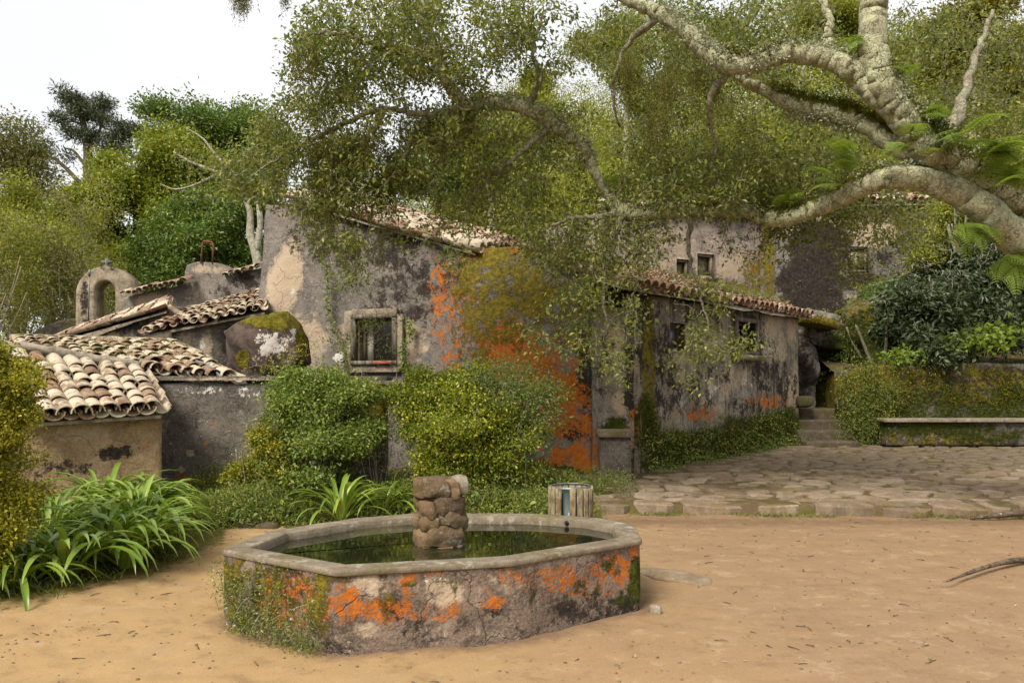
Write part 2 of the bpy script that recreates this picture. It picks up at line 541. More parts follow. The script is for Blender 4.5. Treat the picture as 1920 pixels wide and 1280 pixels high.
M_binbag = simple('pale_bag_plastic', (.30, .33, .38), (.4, .43, .48), 8, 0.4)
M_rust = simple('rusty_iron', (.12, .04, .02), (.22, .085, .04), 25, 0.8)
M_grey_metal = simple('dull_metal', (.12, .12, .12), (.22, .22, .22), 20, 0.5, 0.5, 0.6)
M_hose = simple('blue_grey_plastic', (.12, .17, .22), (.18, .24, .30), 10, 0.5)
M_iron = simple('dark_stone', (.09, .085, .08), (.17, .16, .15), 20)
M_blind = simple('lichened_shutter', (.12, .11, .05), (.30, .27, .16), 9, 0.95)
M_pipe = simple('black_spout', (.01, .01, .01), (.03, .03, .03), 10)

def bark_mat(name, a, b, crack, scale=7.0, lich=(.34, .36, .23), lamt=0.5):
    g = G(name)
    p = g.geo()
    wob = g.n('TexNoise', Vector=p, Scale=5.0, Detail=4.0).outputs['Color']
    q = g.addv(g._vm(p, (1, 1, .85)), g._vm(wob, (.42, .42, .42)))
    vo = g.n('TexVoronoi', {'feature': 'DISTANCE_TO_EDGE'}, Vector=q, Scale=scale).outputs['Distance']
    cr = g.step(g.math('ADD', vo, g.math('MULTIPLY', g.math('SUBTRACT', g.noise(p, 12.0, 4), .5), .22)), -0.05, 0.09)
    n = g.noise(p, 9.0, 7, 0.7)
    c = g.mix(g.step(n, 0.35, 0.65), a, b)
    n2 = g.noise(g.addv(p, (3, 3, 1)), 5.0, 6, 0.7)
    c = g.mix(g.math('MULTIPLY', g.step(n2, 0.48, 0.60), lamt), c, lich)
    n3 = g.noise(g.addv(p, (8, 3, 1)), 13.0, 5, 0.7)
    c = g.mix(g.math('MULTIPLY', g.step(n3, 0.6, 0.68), 0.5), c, (.52, .50, .42))
    c = g.mix(g.math('MULTIPLY', g.math('MULTIPLY', g.math('SUBTRACT', 1.0, cr), g.step(n2, .34, .54)), 0.7), c, crack)
    c, fm = stain(g, c, p, 'moss', (.13, .115, .015), 0.15, 6.0, 0.4, 6, (.065, .065, .012))
    h = g.math('ADD', g.math('MULTIPLY', cr, 1.0), g.math('MULTIPLY', n, 0.7))
    h = g.math('ADD', h, g.math('MULTIPLY', g.noise(p, 34.0, 4), 0.35))
    return g.done(g.bsdf(c, 0.95, g.bump(h, 0.7, 0.03), 0.1))
M_oakbark = bark_mat('oak_bark', (.28, .265, .17), (.43, .42, .26), (.085, .07, .045), 15.0, (.42, .43, .27), 0.7)
M_twig = bark_mat('twig_bark', (.16, .135, .09), (.32, .285, .20), (.08, .07, .05), 20.0)
M_palebark = bark_mat('pale_bark', (.30, .27, .20), (.46, .43, .34), (.14, .12, .09), 9.0)
M_brownbark = bark_mat('brown_bark', (.09, .065, .045), (.16, .12, .085), (.04, .03, .025), 8.0, (.2, .18, .12), 0.3)
M_drytwig = bark_mat('dry_twig', (.34, .26, .16), (.50, .40, .27), (.2, .15, .1), 20.0)

L_oak = leaf_mat('oak_leaf', [(0, (0.072, 0.101, 0.028)), (.4, (0.150, 0.182, 0.044)), (.7, (0.254, 0.267, 0.064)), (1, (0.480, 0.477, 0.110))], 0.45, 0.42, 0.45)
L_wood = leaf_mat('woodland_leaf', [(0, (0.124, 0.152, 0.025)), (.4, (0.237, 0.268, 0.040)), (.75, (0.381, 0.383, 0.055)), (1, (0.606, 0.557, 0.083))], 0.4)
L_bright = leaf_mat('bright_leaf', [(0, (0.074, 0.108, 0.017)), (.45, (0.184, 0.235, 0.024)), (.8, (0.367, 0.371, 0.034)), (1, (0.700, 0.583, 0.051))], 0.35, 0.4, 0.4)
L_deep = leaf_mat('deep_green_leaf', [(0, (0.049, 0.097, 0.021)), (.5, (0.128, 0.200, 0.036)), (1, (0.288, 0.350, 0.054))], 0.3, 0.38, 0.45)
L_pine = leaf_mat('pine_needle', [(0, (0.035, 0.051, 0.027)), (.6, (0.078, 0.101, 0.043)), (1, (0.195, 0.166, 0.058))], 0.15)
L_thin = leaf_mat('thin_grey_leaf', [(0, (0.098, 0.105, 0.031)), (.6, (0.195, 0.193, 0.052)), (1, (0.312, 0.281, 0.073))], 0.35)
L_yellow = leaf_mat('yellowing_leaf', [(0, (0.124, 0.132, 0.025)), (.5, (0.239, 0.218, 0.034)), (.85, (0.362, 0.299, 0.040)), (1, (0.465, 0.287, 0.046))], 0.45)
L_box = leaf_mat('box_leaf', [(0, (0.085, 0.112, 0.015)), (.4, (0.220, 0.231, 0.023)), (.75, (0.437, 0.390, 0.033)), (1, (0.700, 0.612, 0.061))], 0.35, 0.4, 0.4)
L_shrub = leaf_mat('shrub_leaf', [(0, (0.077, 0.125, 0.028)), (.5, (0.190, 0.262, 0.048)), (1, (0.427, 0.443, 0.087))], 0.35, 0.4, 0.45)
L_center = leaf_mat('centre_bush_leaf', [(0, (0.062, 0.107, 0.015)), (.4, (0.160, 0.223, 0.021)), (.75, (0.390, 0.390, 0.030)), (1, (0.700, 0.637, 0.045))], 0.35, 0.35, 0.5)
L_fuchsia = leaf_mat('fuchsia_leaf', [(0, (0.065, 0.111, 0.026)), (.5, (0.150, 0.208, 0.046)), (1, (0.299, 0.325, 0.091))], 0.4)
L_ground = leaf_mat('ground_cover_leaf', [(0, (0.076, 0.118, 0.029)), (.5, (0.186, 0.237, 0.051)), (.85, (0.350, 0.356, 0.072)), (1, (0.613, 0.475, 0.107))], 0.35)
L_grass = leaf_mat('grass_blade', [(0, (0.072, 0.108, 0.024)), (.5, (0.156, 0.192, 0.042)), (1, (0.336, 0.324, 0.084))], 0.4)
L_visc = leaf_mat('glaucous_leaf', [(0, (.030, .048, .020)), (.5, (.070, .10, .042)), (.85, (.14, .17, .085)), (1, (.26, .28, .17))], 0.2, 0.35, 0.4)
L_moss = leaf_mat('moss_tuft', [(0, (0.075, 0.071, 0.011)), (.5, (0.172, 0.149, 0.018)), (1, (0.314, 0.247, 0.030))], 0.25, 0.9, 0.05)
L_gmoss = leaf_mat('green_moss_tuft', [(0, (0.033, 0.045, 0.009)), (.5, (0.083, 0.098, 0.015)), (1, (0.165, 0.173, 0.024))], 0.25, 0.9, 0.05)
L_hang = leaf_mat('hanging_moss', [(0, (.075, .072, .020)), (.5, (.14, .132, .036)), (1, (.22, .205, .06))], 0.3, 0.9, 0.05)
L_lichen = leaf_mat('grey_lichen', [(0, (.20, .22, .14)), (.5, (.31, .33, .21)), (1, (.43, .44, .30))], 0.15, 0.9, 0.05)
L_fern = leaf_mat('fern_frond', [(0, (.14, .21, .03)), (.5, (.22, .31, .045)), (1, (.34, .41, .08))], 0.5, 0.45, 0.3)
L_dry = leaf_mat('dry_leaf', [(0, (.10, .06, .035)), (.35, (.22, .14, .085)), (.7, (.36, .26, .17)), (1, (.50, .41, .31))], 0.1, 0.8, 0.1)
L_flower = leaf_mat('pink_flower', [(0, (.45, .02, .06)), (1, (.60, .05, .13))], 0.3)
L_daisy = leaf_mat('daisy_petal', [(0, (.7, .66, .62)), (1, (.85, .82, .8))], 0.2)

def strap_mat():
    g = G('strap_leaf')
    r = g.rand()
    t = g.attr('along')
    c = g.ramp(r, [(0, (.13, .215, .026)), (.5, (.22, .325, .042)), (1, (.33, .41, .075))])
    n = g.noise(g.obj(), 5.0, 3)
    c = g.mix(g.math('MULTIPLY', g.step(n, .5, .65), .4), c, (.20, .26, .05))
    tip = g.math('MULTIPLY', g.step(t, .93, 1.0), g.step(r, .55, .7))
    c = g.mix(tip, c, (.42, .26, .04))
    b = g.bsdf(c, 0.33, None, 0.5)
    tr = g.n('BsdfTranslucent'); g.set(tr.inputs['Color'], g.mix(1.0, c, (1, 1, .5), 'MULTIPLY'))
    mx = g.n('MixShader'); mx.inputs[0].default_value = .3
    g.t.links.new(b, mx.inputs[1]); g.t.links.new(tr.outputs[0], mx.inputs[2])
    return g.done(mx.outputs[0])
M_strap = strap_mat()

def water_mat():
    g = G('pond_water')
    p = g.geo()
    n = g.noise(p, 5.0, 2, 0.5)
    c = g.mix(g.step(g.noise(p, 2.2, 5, .6), .5, .68), (.012, .014, .006), (.045, .045, .012))
    b = g.bsdf(c, 0.03, g.bump(n, 0.035, 0.02), 0.9, IOR=1.5)
    return g.done(b)
M_water = water_mat()

# ------------------------------------------------------------ ground
BASIN = np.array([(-2.0, 5.47), (-1.07, 4.85), (.007, 5.12), (.95, 5.82), (.98, 6.47), (.72, 6.78), (.2, 7.0), (-.845, 7.02), (-1.34, 6.76), (-1.87, 6.17)])
def plaza_z(x, y):
    z = 0.05 * sstep(x, -1.0, -3.5) * sstep(y, 3.5, 6.5) + 0.0 * x
    q = np.stack([x, y, 0 * x], -1)
    return z + (fbm(q, 0.5, 3, 3) - 0.5) * 0.06 + (fbm(q, 3.0, 3, 9) - 0.5) * 0.018 + sstep(vnoise(q, 4.2, 31), .62, .9) * -.012 + sstep(vnoise(q, 6.5, 37), .6, .9) * -.008
def terrace_z(y):
    return 0.15 + (np.asarray(y, float) - 9.9) * 0.027

def grid_xy(x0, x1, nx, y0, y1, ny):
    X, Y = np.meshgrid(np.linspace(x0, x1, nx), np.linspace(y0, y1, ny))
    i = (np.arange(ny - 1)[:, None] * nx + np.arange(nx - 1)[None, :]).ravel()
    return X.ravel(), Y.ravel(), np.stack([i, i + 1, i + nx + 1, i + nx], -1)

X, Y, Q = grid_xy(-9, 11, 420, -3, 11.5, 330)
Zp = plaza_z(X, Y)
V = np.stack([X, Y, Zp], -1)
ppx, ppy = pix(V)
front = Y > 1
edge_d = (ppy - np.interp(ppx, [-200, 0, 130, 340, 420], [1130, 1125, 1098, 1042, 1000]))   # mossy verge along the strap-leaved bed
mossm = np.where(front & (ppx < 420), np.clip(0.8 - np.abs(edge_d) / 45.0, 0, 1), 0)
mossm = np.maximum(mossm, np.where(front & (ppx < 420) & (edge_d < 0), 0.9, 0))
mossm = np.maximum(mossm, np.where(front & (ppx > 1100), np.clip(0.55 - np.abs(ppy - 978) / 30.0, 0, 1), 0))
dseg = np.full(len(X), 9.0)
for a, b in zip(BASIN, np.roll(BASIN, -1, 0)):
    ab = b - a
    t = np.clip(((X - a[0]) * ab[0] + (Y - a[1]) * ab[1]) / (ab @ ab), 0, 1)
    dseg = np.minimum(dseg, np.hypot(X - a[0] - t * ab[0], Y - a[1] - t * ab[1]))
damp = np.clip(0.75 - dseg / 0.28, 0, 1)
damp = np.maximum(damp, np.where(front & (ppx > 1100), np.clip(0.7 - np.abs(ppy - 978) / 26.0, 0, 1), 0))
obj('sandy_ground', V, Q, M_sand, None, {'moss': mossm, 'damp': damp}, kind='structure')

def hill_z(x, y):
    """the wooded slope behind the buildings: flat on the far left, steep to the right"""
    a = x / np.maximum(y, 4.0)
    s = sstep(a, -0.36, -0.02) * 0.50 + sstep(a, 0.05, 0.45) * 0.10
    up = s * np.minimum(np.maximum(y - 21.5, 0), 28) + 2.2 * sstep(y, 21.5, 25.0) * sstep(a, -0.2, 0.1) - 0.03
    q = np.stack([x, y, 0 * x], -1)
    return up * sstep(y, 400, 60) + (fbm(q, 0.25, 3, 5) - 0.5) * 0.8 * sstep(y, 16, 22)

ux = np.concatenate([-np.geomspace(400, 30, 16), np.linspace(-28, 40, 100), np.geomspace(42, 400, 16)])
uy = np.concatenate([np.linspace(-300, -8, 10), np.linspace(-5, 14, 12), np.linspace(15, 70, 80), np.geomspace(73, 600, 16)])
X, Y = np.meshgrid(ux, uy)
nx = len(ux)
i = (np.arange(len(uy) - 1)[:, None] * nx + np.arange(nx - 1)[None, :]).ravel()
Z = hill_z(X.ravel(), Y.ravel()) - np.where(Y.ravel() < 15, 0.12, 0.0)
obj('hillside', np.stack([X.ravel(), Y.ravel(), Z], -1), np.stack([i, i + 1, i + nx + 1, i + nx], -1), M_soil, kind='structure')

# planted bank between the basin and the buildings
def bank_front(px):
    return np.interp(px, [300, 345, 420, 520, 640, 780, 1000, 1115], [1010, 1004, 1000, 993, 985, 985, 985, 985])
X, Y, Q = grid_xy(-5.2, 1.6, 120, 7.6, 13.2, 90)
def bank_z(x, y):
    px = CX + x / y * F
    yf = EYE * F / (bank_front(px) - HY)
    q = np.stack([x, y, 0 * x], -1)
    r = sstep(y - yf, -0.1, 0.5) * 0.22 + np.clip(y - yf - .4, 0, 4) * 0.035
    r = r * sstep(px, 1125, 1060) * sstep(px, 300, 350)
    return r - 0.06 + (fbm(q, 1.5, 3, 4) - 0.5) * 0.16 * sstep(y - yf, 0, .6)
obj('earth_bank', np.stack([X, Y, bank_z(X, Y)], -1), Q, M_soil, kind='structure')

# ------------------------------------------------------------ paved terrace with its stones
def hitp(px, py, A, B):
    """where the line of sight through (px, py) meets the upright plane through plan points A and B"""
    A = np.asarray(A, float); B = np.asarray(B, float)
    d = B - A
    r = np.array([(px - CX) / F, 1.0])
    t, u = np.linalg.solve(np.array([[r[0], -d[0]], [r[1], -d[1]]]), A)
    return u * np.linalg.norm(d), EYE - (py - HY) / F * t, r * t

C_A, C_B = np.array([2.02, 12.9]), np.array([6.45, 18.0])     # front wall of the cottage on the terrace
def terrace_front(x):
    return 9.95 + 0.10 * np.sin(x * 0.9) + 0.02 * x
TX0, TX1 = 1.05, 11.5
X, Y, Q = grid_xy(TX0, TX1, 110, 0, 1, 100)
yf = terrace_front(X)
Yg = yf + Y * (19.2 - yf)
Zg = terrace_z(Yg) - 0.038 + (fbm(np.stack([X, Yg, 0 * X], -1), 2.0, 3, 2) - 0.5) * 0.06
Zg = np.where(Y < 0.001, -0.1, Zg)
pavement = obj('stone_pavement', np.stack([X, Yg, Zg], -1), Q, M_joint, None, kind='structure')

def clip_cell(c, others):
    """Voronoi cell of c"""
    poly = c + np.array([(-1.2, -1.2), (1.2, -1.2), (1.2, 1.2), (-1.2, 1.2)])
    for o in others:
        m, n = (c + o) / 2, o - c
        d = (poly - m) @ n
        out = []
        for k in range(len(poly)):
            a, b, da, db = poly[k], poly[(k + 1) % len(poly)], d[k], d[(k + 1) % len(poly)]
            if da <= 0: out.append(a)
            if da * db < 0: out.append(a + (b - a) * da / (da - db))
        poly = np.array(out)
        if len(poly) < 3: return None
    return poly

def slab(poly, z, th, dome, tilt, seed):
    """a paving stone: worn outline, bevelled domed top"""
    c = poly.mean(0)
    q = []
    n = len(poly)
    for k in range(n):
        a, b = poly[k], poly[(k + 1) % n]
        if np.linalg.norm(b - a) < 0.02: continue
        q += [a * .78 + b * .22, a * .5 + b * .5, a * .22 + b * .78]
    q = np.array(q)
    q3 = np.concatenate([q, np.full((len(q), 1), float(seed))], 1)
    q = c + (q - c) * (1 + (vnoise(q3, 7.0, seed) - .5) * .34)[:, None]
    n = len(q)
    def lift(pts, h):
        return np.concatenate([pts, (z(pts) + h + ((pts - c) @ tilt))[:, None]], 1)
    rings = [lift(q, -th), lift(q, dome * .15), lift(c + (q - c) * .92, dome * .92), lift(c + (q - c) * .55, dome)]
    V = np.concatenate(rings + [lift(c[None], dome)])
    j = np.arange(n); k = (j + 1) % n
    Qs = np.concatenate([np.stack([r * n + j, r * n + k, (r + 1) * n + k, (r + 1) * n + j], -1) for r in range(3)])
    T = np.stack([3 * n + j, 3 * n + k, np.full(n, 4 * n)], -1)
    return V, [Qs, T]

def off_wall(p):
    d = C_B - C_A
    nrm = np.array([d[1], -d[0]]) / np.linalg.norm(d)
    return (p - C_A) @ nrm
pts = []
tries = 0
sx, sy = 1.0, 1.75
while len(pts) < 560 and tries < 24000:
    tries += 1
    p = np.array([rng.uniform(1.0, 11.6), rng.uniform(10.3, 18.2)])
    if p[1] < terrace_front(p[0]) + 0.32 or (p[1] > 17.3 and not 6.0 < p[0] < 7.4): continue
    if off_wall(p) < 0.35 and p[0] > 1.9: continue
    if p[0] / p[1] < 0.104: continue
    big = rng.choice([.22, .30, .44])
    if pts and min(np.hypot((p[0] - q[0]) / 1.25, (p[1] - q[1]) * 1.15) for q in pts) < big: continue
    pts.append(p)
pts = np.array(pts)
# kerb stones first: a row of long blocks along the terrace's front edge
kx = 1.10
kerb_n = 0
while kx < 10.8:
    L = rng.uniform(.34, .78)
    y = terrace_front(kx + L / 2) + rng.normal() * .05
    if rng.uniform() < .10:
        kx += L * .5
        continue
    D = rng.uniform(.28, .42)
    poly = np.array([(kx, y - .04), (kx + L - .035, y - .04 + rng.uniform(-.07, .05)), (kx + L - .03, y + D), (kx + .02, y + D - .03)])
    h = rng.uniform(-.045, .03)
    V, fs = slab(poly, lambda q: terrace_z(q[:, 1]) - 0.045, .24, .035 + h, np.array([rng.uniform(-.08, .08), rng.uniform(-.05, .16)]), int(rng.integers(1e6)))
    obj('kerb_stone', V, fs, M_paving, pavement, smooth=False)
    kx += L + rng.uniform(.0, .09)
order = np.argsort(pts[:, 1])
stuffb = Bag()
for cnt, k in enumerate(order):
    p = pts[k]
    near = pts[np.argsort(((pts - p) ** 2).sum(1))[1:15]]
    S = np.array([1, 1.45])
    poly = clip_cell(p * S, near * S)
    if poly is None: continue
    poly = poly / S
    poly = p + np.clip((poly - p), -.62, .62)
    poly[:, 1] = np.maximum(poly[:, 1], terrace_front(poly[:, 0]) + .36)
    sz = np.linalg.norm(poly - p, axis=1).mean()
    poly = p + (poly - p) * (1 - rng.uniform(.018, .045) / max(sz, .1))
    if sz < .07: continue
    V, fs = slab(poly, lambda q: terrace_z(q[:, 1]) - 0.046, .08, rng.uniform(.012, .05), rng.uniform(-.09, .09, 2), int(rng.integers(1e6)))
    if cnt < 285:
        obj('paving_stone', V, fs, M_paving, pavement, smooth=False)
    else:
        stuffb.add(V, fs)
if stuffb.n:
    stuffb.build('distant_paving_stone', M_paving, pavement, kind='stuff')

# ------------------------------------------------------------ walls
STAINS = ('dark', 'pale', 'white', 'orange', 'moss', 'green')
def blobs(V, spec):
    """stain masks on a wall: soft ellipses given where the photograph shows them"""
    px, py = pix(V)
    A = {}
    for k in STAINS:
        a = np.zeros(len(V))
        for s in (spec or {}).get(k, ()):
            cx, cy_, rx, ry, st = s[:5]
            an = math.radians(s[5]) if len(s) > 5 else 0
            dx, dy = px - cx, py - cy_
            u = (dx * math.cos(an) + dy * math.sin(an)) / rx
            v = (-dx * math.sin(an) + dy * math.cos(an)) / ry
            a = np.maximum(a, st * np.clip(1.2 - .7 * (u * u + v * v), 0, 1))
        A[k] = a
    return A

def breaks(ends, cuts, res):
    c = sorted(set([ends[0], ends[1]] + [x for x in cuts if ends[0] < x < ends[1]]))
    out = [c[0]]
    for a, b in zip(c[:-1], c[1:]):
        n = max(1, int(math.ceil((b - a) / res)))
        out += list(np.linspace(a, b, n + 1)[1:])
    return np.array(out)

def wall(name, parent, A, B, top, base, mat, spec=None, wins=(), thick=.45, disp=.05, res=.06, back=False, ends=True, lean=0.0, dfreq=1.3, bulge=None, label=None):
    """an upright rendered wall from plan point A to B (left to right); top: [(px, py)] along its crest; wins: [(u0, u1, z0, z1)] openings"""
    A = np.asarray(A, float); B = np.asarray(B, float)
    L = np.linalg.norm(B - A)
    d = (B - A) / L
    n = np.array([d[1], -d[0]])
    tu = [hitp(px, py, A, B) for px, py in top]
    tU = np.array([t[0] for t in tu]); tZ = np.array([t[1] for t in tu])
    us = breaks((0, L), [w[0] for w in wins] + [w[1] for w in wins], res)
    zc = sorted(set([x for w in wins for x in (w[2], w[3])]))
    zs = breaks((base, zc[-1]), zc, res) if zc else np.array([base])
    T = np.interp(us, tU, tZ)
    T = T + (vnoise(np.stack([us, us * 0, us * 0], -1), 2.0, 3) - .5) * .06
    T = np.maximum(T, zs[-1] + .06)
    m = max(1, int(math.ceil((T.max() - zs[-1]) / res)))
    fr = np.linspace(0, 1, m + 1)[1:]
    Zr = np.concatenate([np.repeat(zs[:, None], len(us), 1), zs[-1] + fr[:, None] * (T - zs[-1])[None, :]])
    nr, nu = Zr.shape
    U = np.repeat(us[None, :], nr, 0)
    V = np.stack([A[0] + d[0] * U, A[1] + d[1] * U, Zr], -1).reshape(-1, 3)
    off = (fbm(V, dfreq, 4, 17) - .5) * 2 * disp - lean * (Zr.ravel() - base)
    if bulge is not None:
        off = off + bulge(U.ravel(), Zr.ravel())
    V[:, 0] += n[0] * off; V[:, 1] += n[1] * off
    i = (np.arange(nr - 1)[:, None] * nu + np.arange(nu - 1)[None, :])
    keep = np.ones((nr - 1, nu - 1), bool)
    uc = (us[:-1] + us[1:]) / 2
    zc2 = (Zr[:-1, 0] + Zr[1:, 0]) / 2
    for u0, u1, z0, z1 in wins:
        keep[np.ix_((zc2 > z0) & (zc2 < z1) & (np.arange(nr - 1) < len(zs) - 1), (uc > u0) & (uc < u1))] = False
    k = i[keep]
    Qf = np.stack([k, k + 1, k + nu + 1, k + nu], -1)
    N = len(V)
    Vb = V.copy()
    Vb[:, 0] -= n[0] * (thick + off * 0); Vb[:, 1] -= n[1] * thick
    Qs = [Qf]
    if back:
        Qs.append(np.stack([k, k + nu, k + nu + 1, k + 1], -1) + N)
    c = np.arange(nu - 1); r = np.arange(nr - 1)
    tp = (nr - 1) * nu + c
    Qs.append(np.stack([tp, tp + 1, tp + 1 + N, tp + N], -1))
    if ends:
        l = r * nu
        Qs.append(np.stack([l, l + nu, l + nu + N, l + N], -1))
        l = r * nu + nu - 1
        Qs.append(np.stack([l, l + N, l + nu + N, l + nu], -1))
    h = np.argwhere(~keep)
    for a, b in h:
        v = a * nu + b
        if a > 0 and keep[a - 1, b]: Qs.append(np.array([[v, v + N, v + 1 + N, v + 1]]))
        if a < nr - 2 and keep[a + 1, b]: Qs.append(np.array([[v + nu, v + nu + 1, v + nu + 1 + N, v + nu + N]]))
        if b > 0 and keep[a, b - 1]: Qs.append(np.array([[v, v + nu, v + nu + N, v + N]]))
        if b < nu - 2 and keep[a, b + 1]: Qs.append(np.array([[v + 1, v + 1 + N, v + nu + 1 + N, v + nu + 1]]))
    VV = np.concatenate([V, Vb])
    At = blobs(V, spec)
    At = {q: np.concatenate([a, a]) for q, a in At.items()}
    o = obj(name, VV, [np.concatenate(Qs)], mat, parent, At, True, label=label)
    o['_'] = 0
    del o['_']
    return dict(o=o, A=A, d=d, n=n, V=V, masks=blobs(V, spec), top=(tU, tZ), L=L, thick=thick)

def win(wl_A, wl_B, x0, y0, x1, y1):
    u0, z1, _ = hitp(x0, (y0), wl_A, wl_B)
    u1, z1b, _ = hitp(x1, (y0), wl_A, wl_B)
    _, z0, _ = hitp((x0 + x1) / 2, y1, wl_A, wl_B)
    return (u0, u1, z0, (z1 + z1b) / 2)

def wp(wd, u, z, off=0.0):
    p = wd['A'] + wd['d'] * u + wd['n'] * off
    return np.array([p[0], p[1], z])

def wax(wd):
    return np.array([[wd['d'][0], wd['d'][1], 0], [wd['n'][0], wd['n'][1], 0], [0, 0, 1]])

def quadbox(name, parent, c8, mat):
    """closed box from 4 plan corners (x, y) and z0, z1"""
    (pl, z0, z1) = c8
    V = [(x, y, z0) for x, y in pl] + [(x, y, z1) for x, y in pl]
    fs = np.array([[3, 2, 1, 0], [4, 5, 6, 7], [0, 1, 5, 4], [1, 2, 6, 5], [2, 3, 7, 6], [3, 0, 4, 7]])
    return obj(name, np.array(V), fs, mat, parent, smooth=False)

def frame_bars(wd, w, t, dep, off, mullion=None):
    """four bars round an opening"""
    u0, u1, z0, z1 = w
    ax = wax(wd)
    b = Bag()
    for (cu, cz, su, sz) in (((u0 + u1) / 2, z1 - t / 2, u1 - u0, t), ((u0 + u1) / 2, z0 + t / 2, u1 - u0, t), (u0 + t / 2, (z0 + z1) / 2, t, z1 - z0 - 2 * t), (u1 - t / 2, (z0 + z1) / 2, t, z1 - z0 - 2 * t)):
        b.add(*box(wp(wd, cu, cz, off), (su, dep, sz), ax))
    return b

def rough_box(c, size, ax=None, n=6, amp=.02, seed=1, freq=5.0, round_=.15):
    """a worn block: rounded box of quads"""
    g = np.linspace(-1, 1, n)
    V, Qs, m = [], [], 0
    for axis in range(3):
        for s in (-1, 1):
            u, v = np.meshgrid(g, g)
            p = np.zeros((n * n, 3))
            p[:, axis] = s
            p[:, (axis + 1) % 3] = u.ravel() * s
            p[:, (axis + 2) % 3] = v.ravel()
            i = (np.arange(n - 1)[:, None] * n + np.arange(n - 1)[None, :]).ravel()
            Qs.append(np.stack([i, i + 1, i + n + 1, i + n], -1) + m)
            V.append(p); m += n * n
    V = np.concatenate(V)
    key = np.round(V * 1000).astype(int)
    _, idx, inv = np.unique(key, axis=0, return_index=True, return_inverse=True)
    inv = inv.ravel()
    V = V[idx]; Q = inv[np.concatenate(Qs)]
    r = np.linalg.norm(V, axis=1, keepdims=True)
    V = V * (1 - round_) + V / r * round_ * 1.15
    V = V * np.asarray(size) / 2
    dn = unit(V)
    V = V + dn * ((fbm(V + seed * 3.7, freq, 3, seed) - .5) * 2 * amp)[:, None]
    if ax is not None: V = V @ np.asarray(ax)
    return V + np.asarray(c), Q

def leafset(anchor, k, r, L, ratio=.5, flat=.7, droop=0.0, outward=.5, upn=.8, fold=.12, dirs=None, spread=(.55, 1.25), cl=.5):
    """k folded leaves round every anchor; returns vertices, triangles and a per-leaf random number"""
    anchor = np.asarray(anchor, float)
    n = len(anchor); tot = n * k
    a = np.repeat(anchor, k, 0)
    off = rng.normal(size=(tot, 3)) * np.array([1, 1, flat]) * np.repeat(np.broadcast_to(np.asarray(r, float), (n,)), k)[:, None]
    if dirs is not None:
        off = off + np.repeat(np.asarray(dirs), k, 0) * rng.uniform(-1, .25, (tot, 1))
    C = a + off
    D = unit(unit(off) * outward + rng.normal(size=(tot, 3)) * .55 + np.array([0, 0, -droop]))
    N = unit(rng.normal(size=(tot, 3)) * .55 + np.array([0, 0, upn]))
    N = unit(N - D * (N * D).sum(1, keepdims=True))
    S = np.cross(D, N)
    ln = (L * rng.uniform(spread[0], spread[1], tot))[:, None]
    wd = ln * ratio
    V = np.stack([C, C + D * ln * .48 + S * wd * .5 + N * wd * fold, C + D * ln - N * wd * .15, C + D * ln * .48 - S * wd * .5 + N * wd * fold], 1).reshape(-1, 3)
    i = np.arange(tot) * 4
    T = np.concatenate([np.stack([i, i + 1, i + 2], -1), np.stack([i, i + 2, i + 3], -1)])
    rd = np.clip(cl * np.repeat(rng.uniform(0, 1, n), k) + (1 - cl) * rng.uniform(0, 1, tot), 0, 1)
    return V, [T], {'rnd': np.repeat(rd, 4)}

# ------------------------------------------------------------ barrel tiles
def tile_mesh(name, L=.42, w0=.105, w1=.082, seg=7, th=.014):
    """half-round clay tile: wide end at the bottom (x = along the slope downwards)"""
    V, Qs = [], []
    th_a = np.linspace(0, math.pi, seg + 1)
    for layer, t in ((0, 0.0), (1, -th)):
        for x, wd in ((0.0, w1), (L * .5, (w0 + w1) / 2), (L, w0)):
            for a in th_a:
                V.append((x, (wd + t) * math.cos(a), (wd * .92 + t) * math.sin(a)))
    m = seg + 1
    for layer in (0, 1):
        for r in (0, 1):
            for c in range(seg):
                a = layer * 3 * m + r * m + c
                q = [a, a + m, a + m + 1, a + 1]
                Qs.append(q if layer == 0 else q[::-1])
    for c in range(seg):
        a = 2 * m + c
        Qs.append([a, a + 3 * m, a + 3 * m + 1, a + 1])
        a = c
        Qs.append([a, a + 1, a + 3 * m + 1, a + 3 * m])
    return np_mesh(name, np.array(V), [np.array(Qs)], None, True)
TM = {}
for k, m_ in (('white', M_tile), ('red', M_tile_red), ('moss', M_tile_moss)):
    TM[k] = []
    for v in range(2):
        me = tile_mesh('roof_tile', w0=.108 - .006 * v, w1=.083 + .004 * v)
        me.materials.append(m_)
        TM[k].append(me)

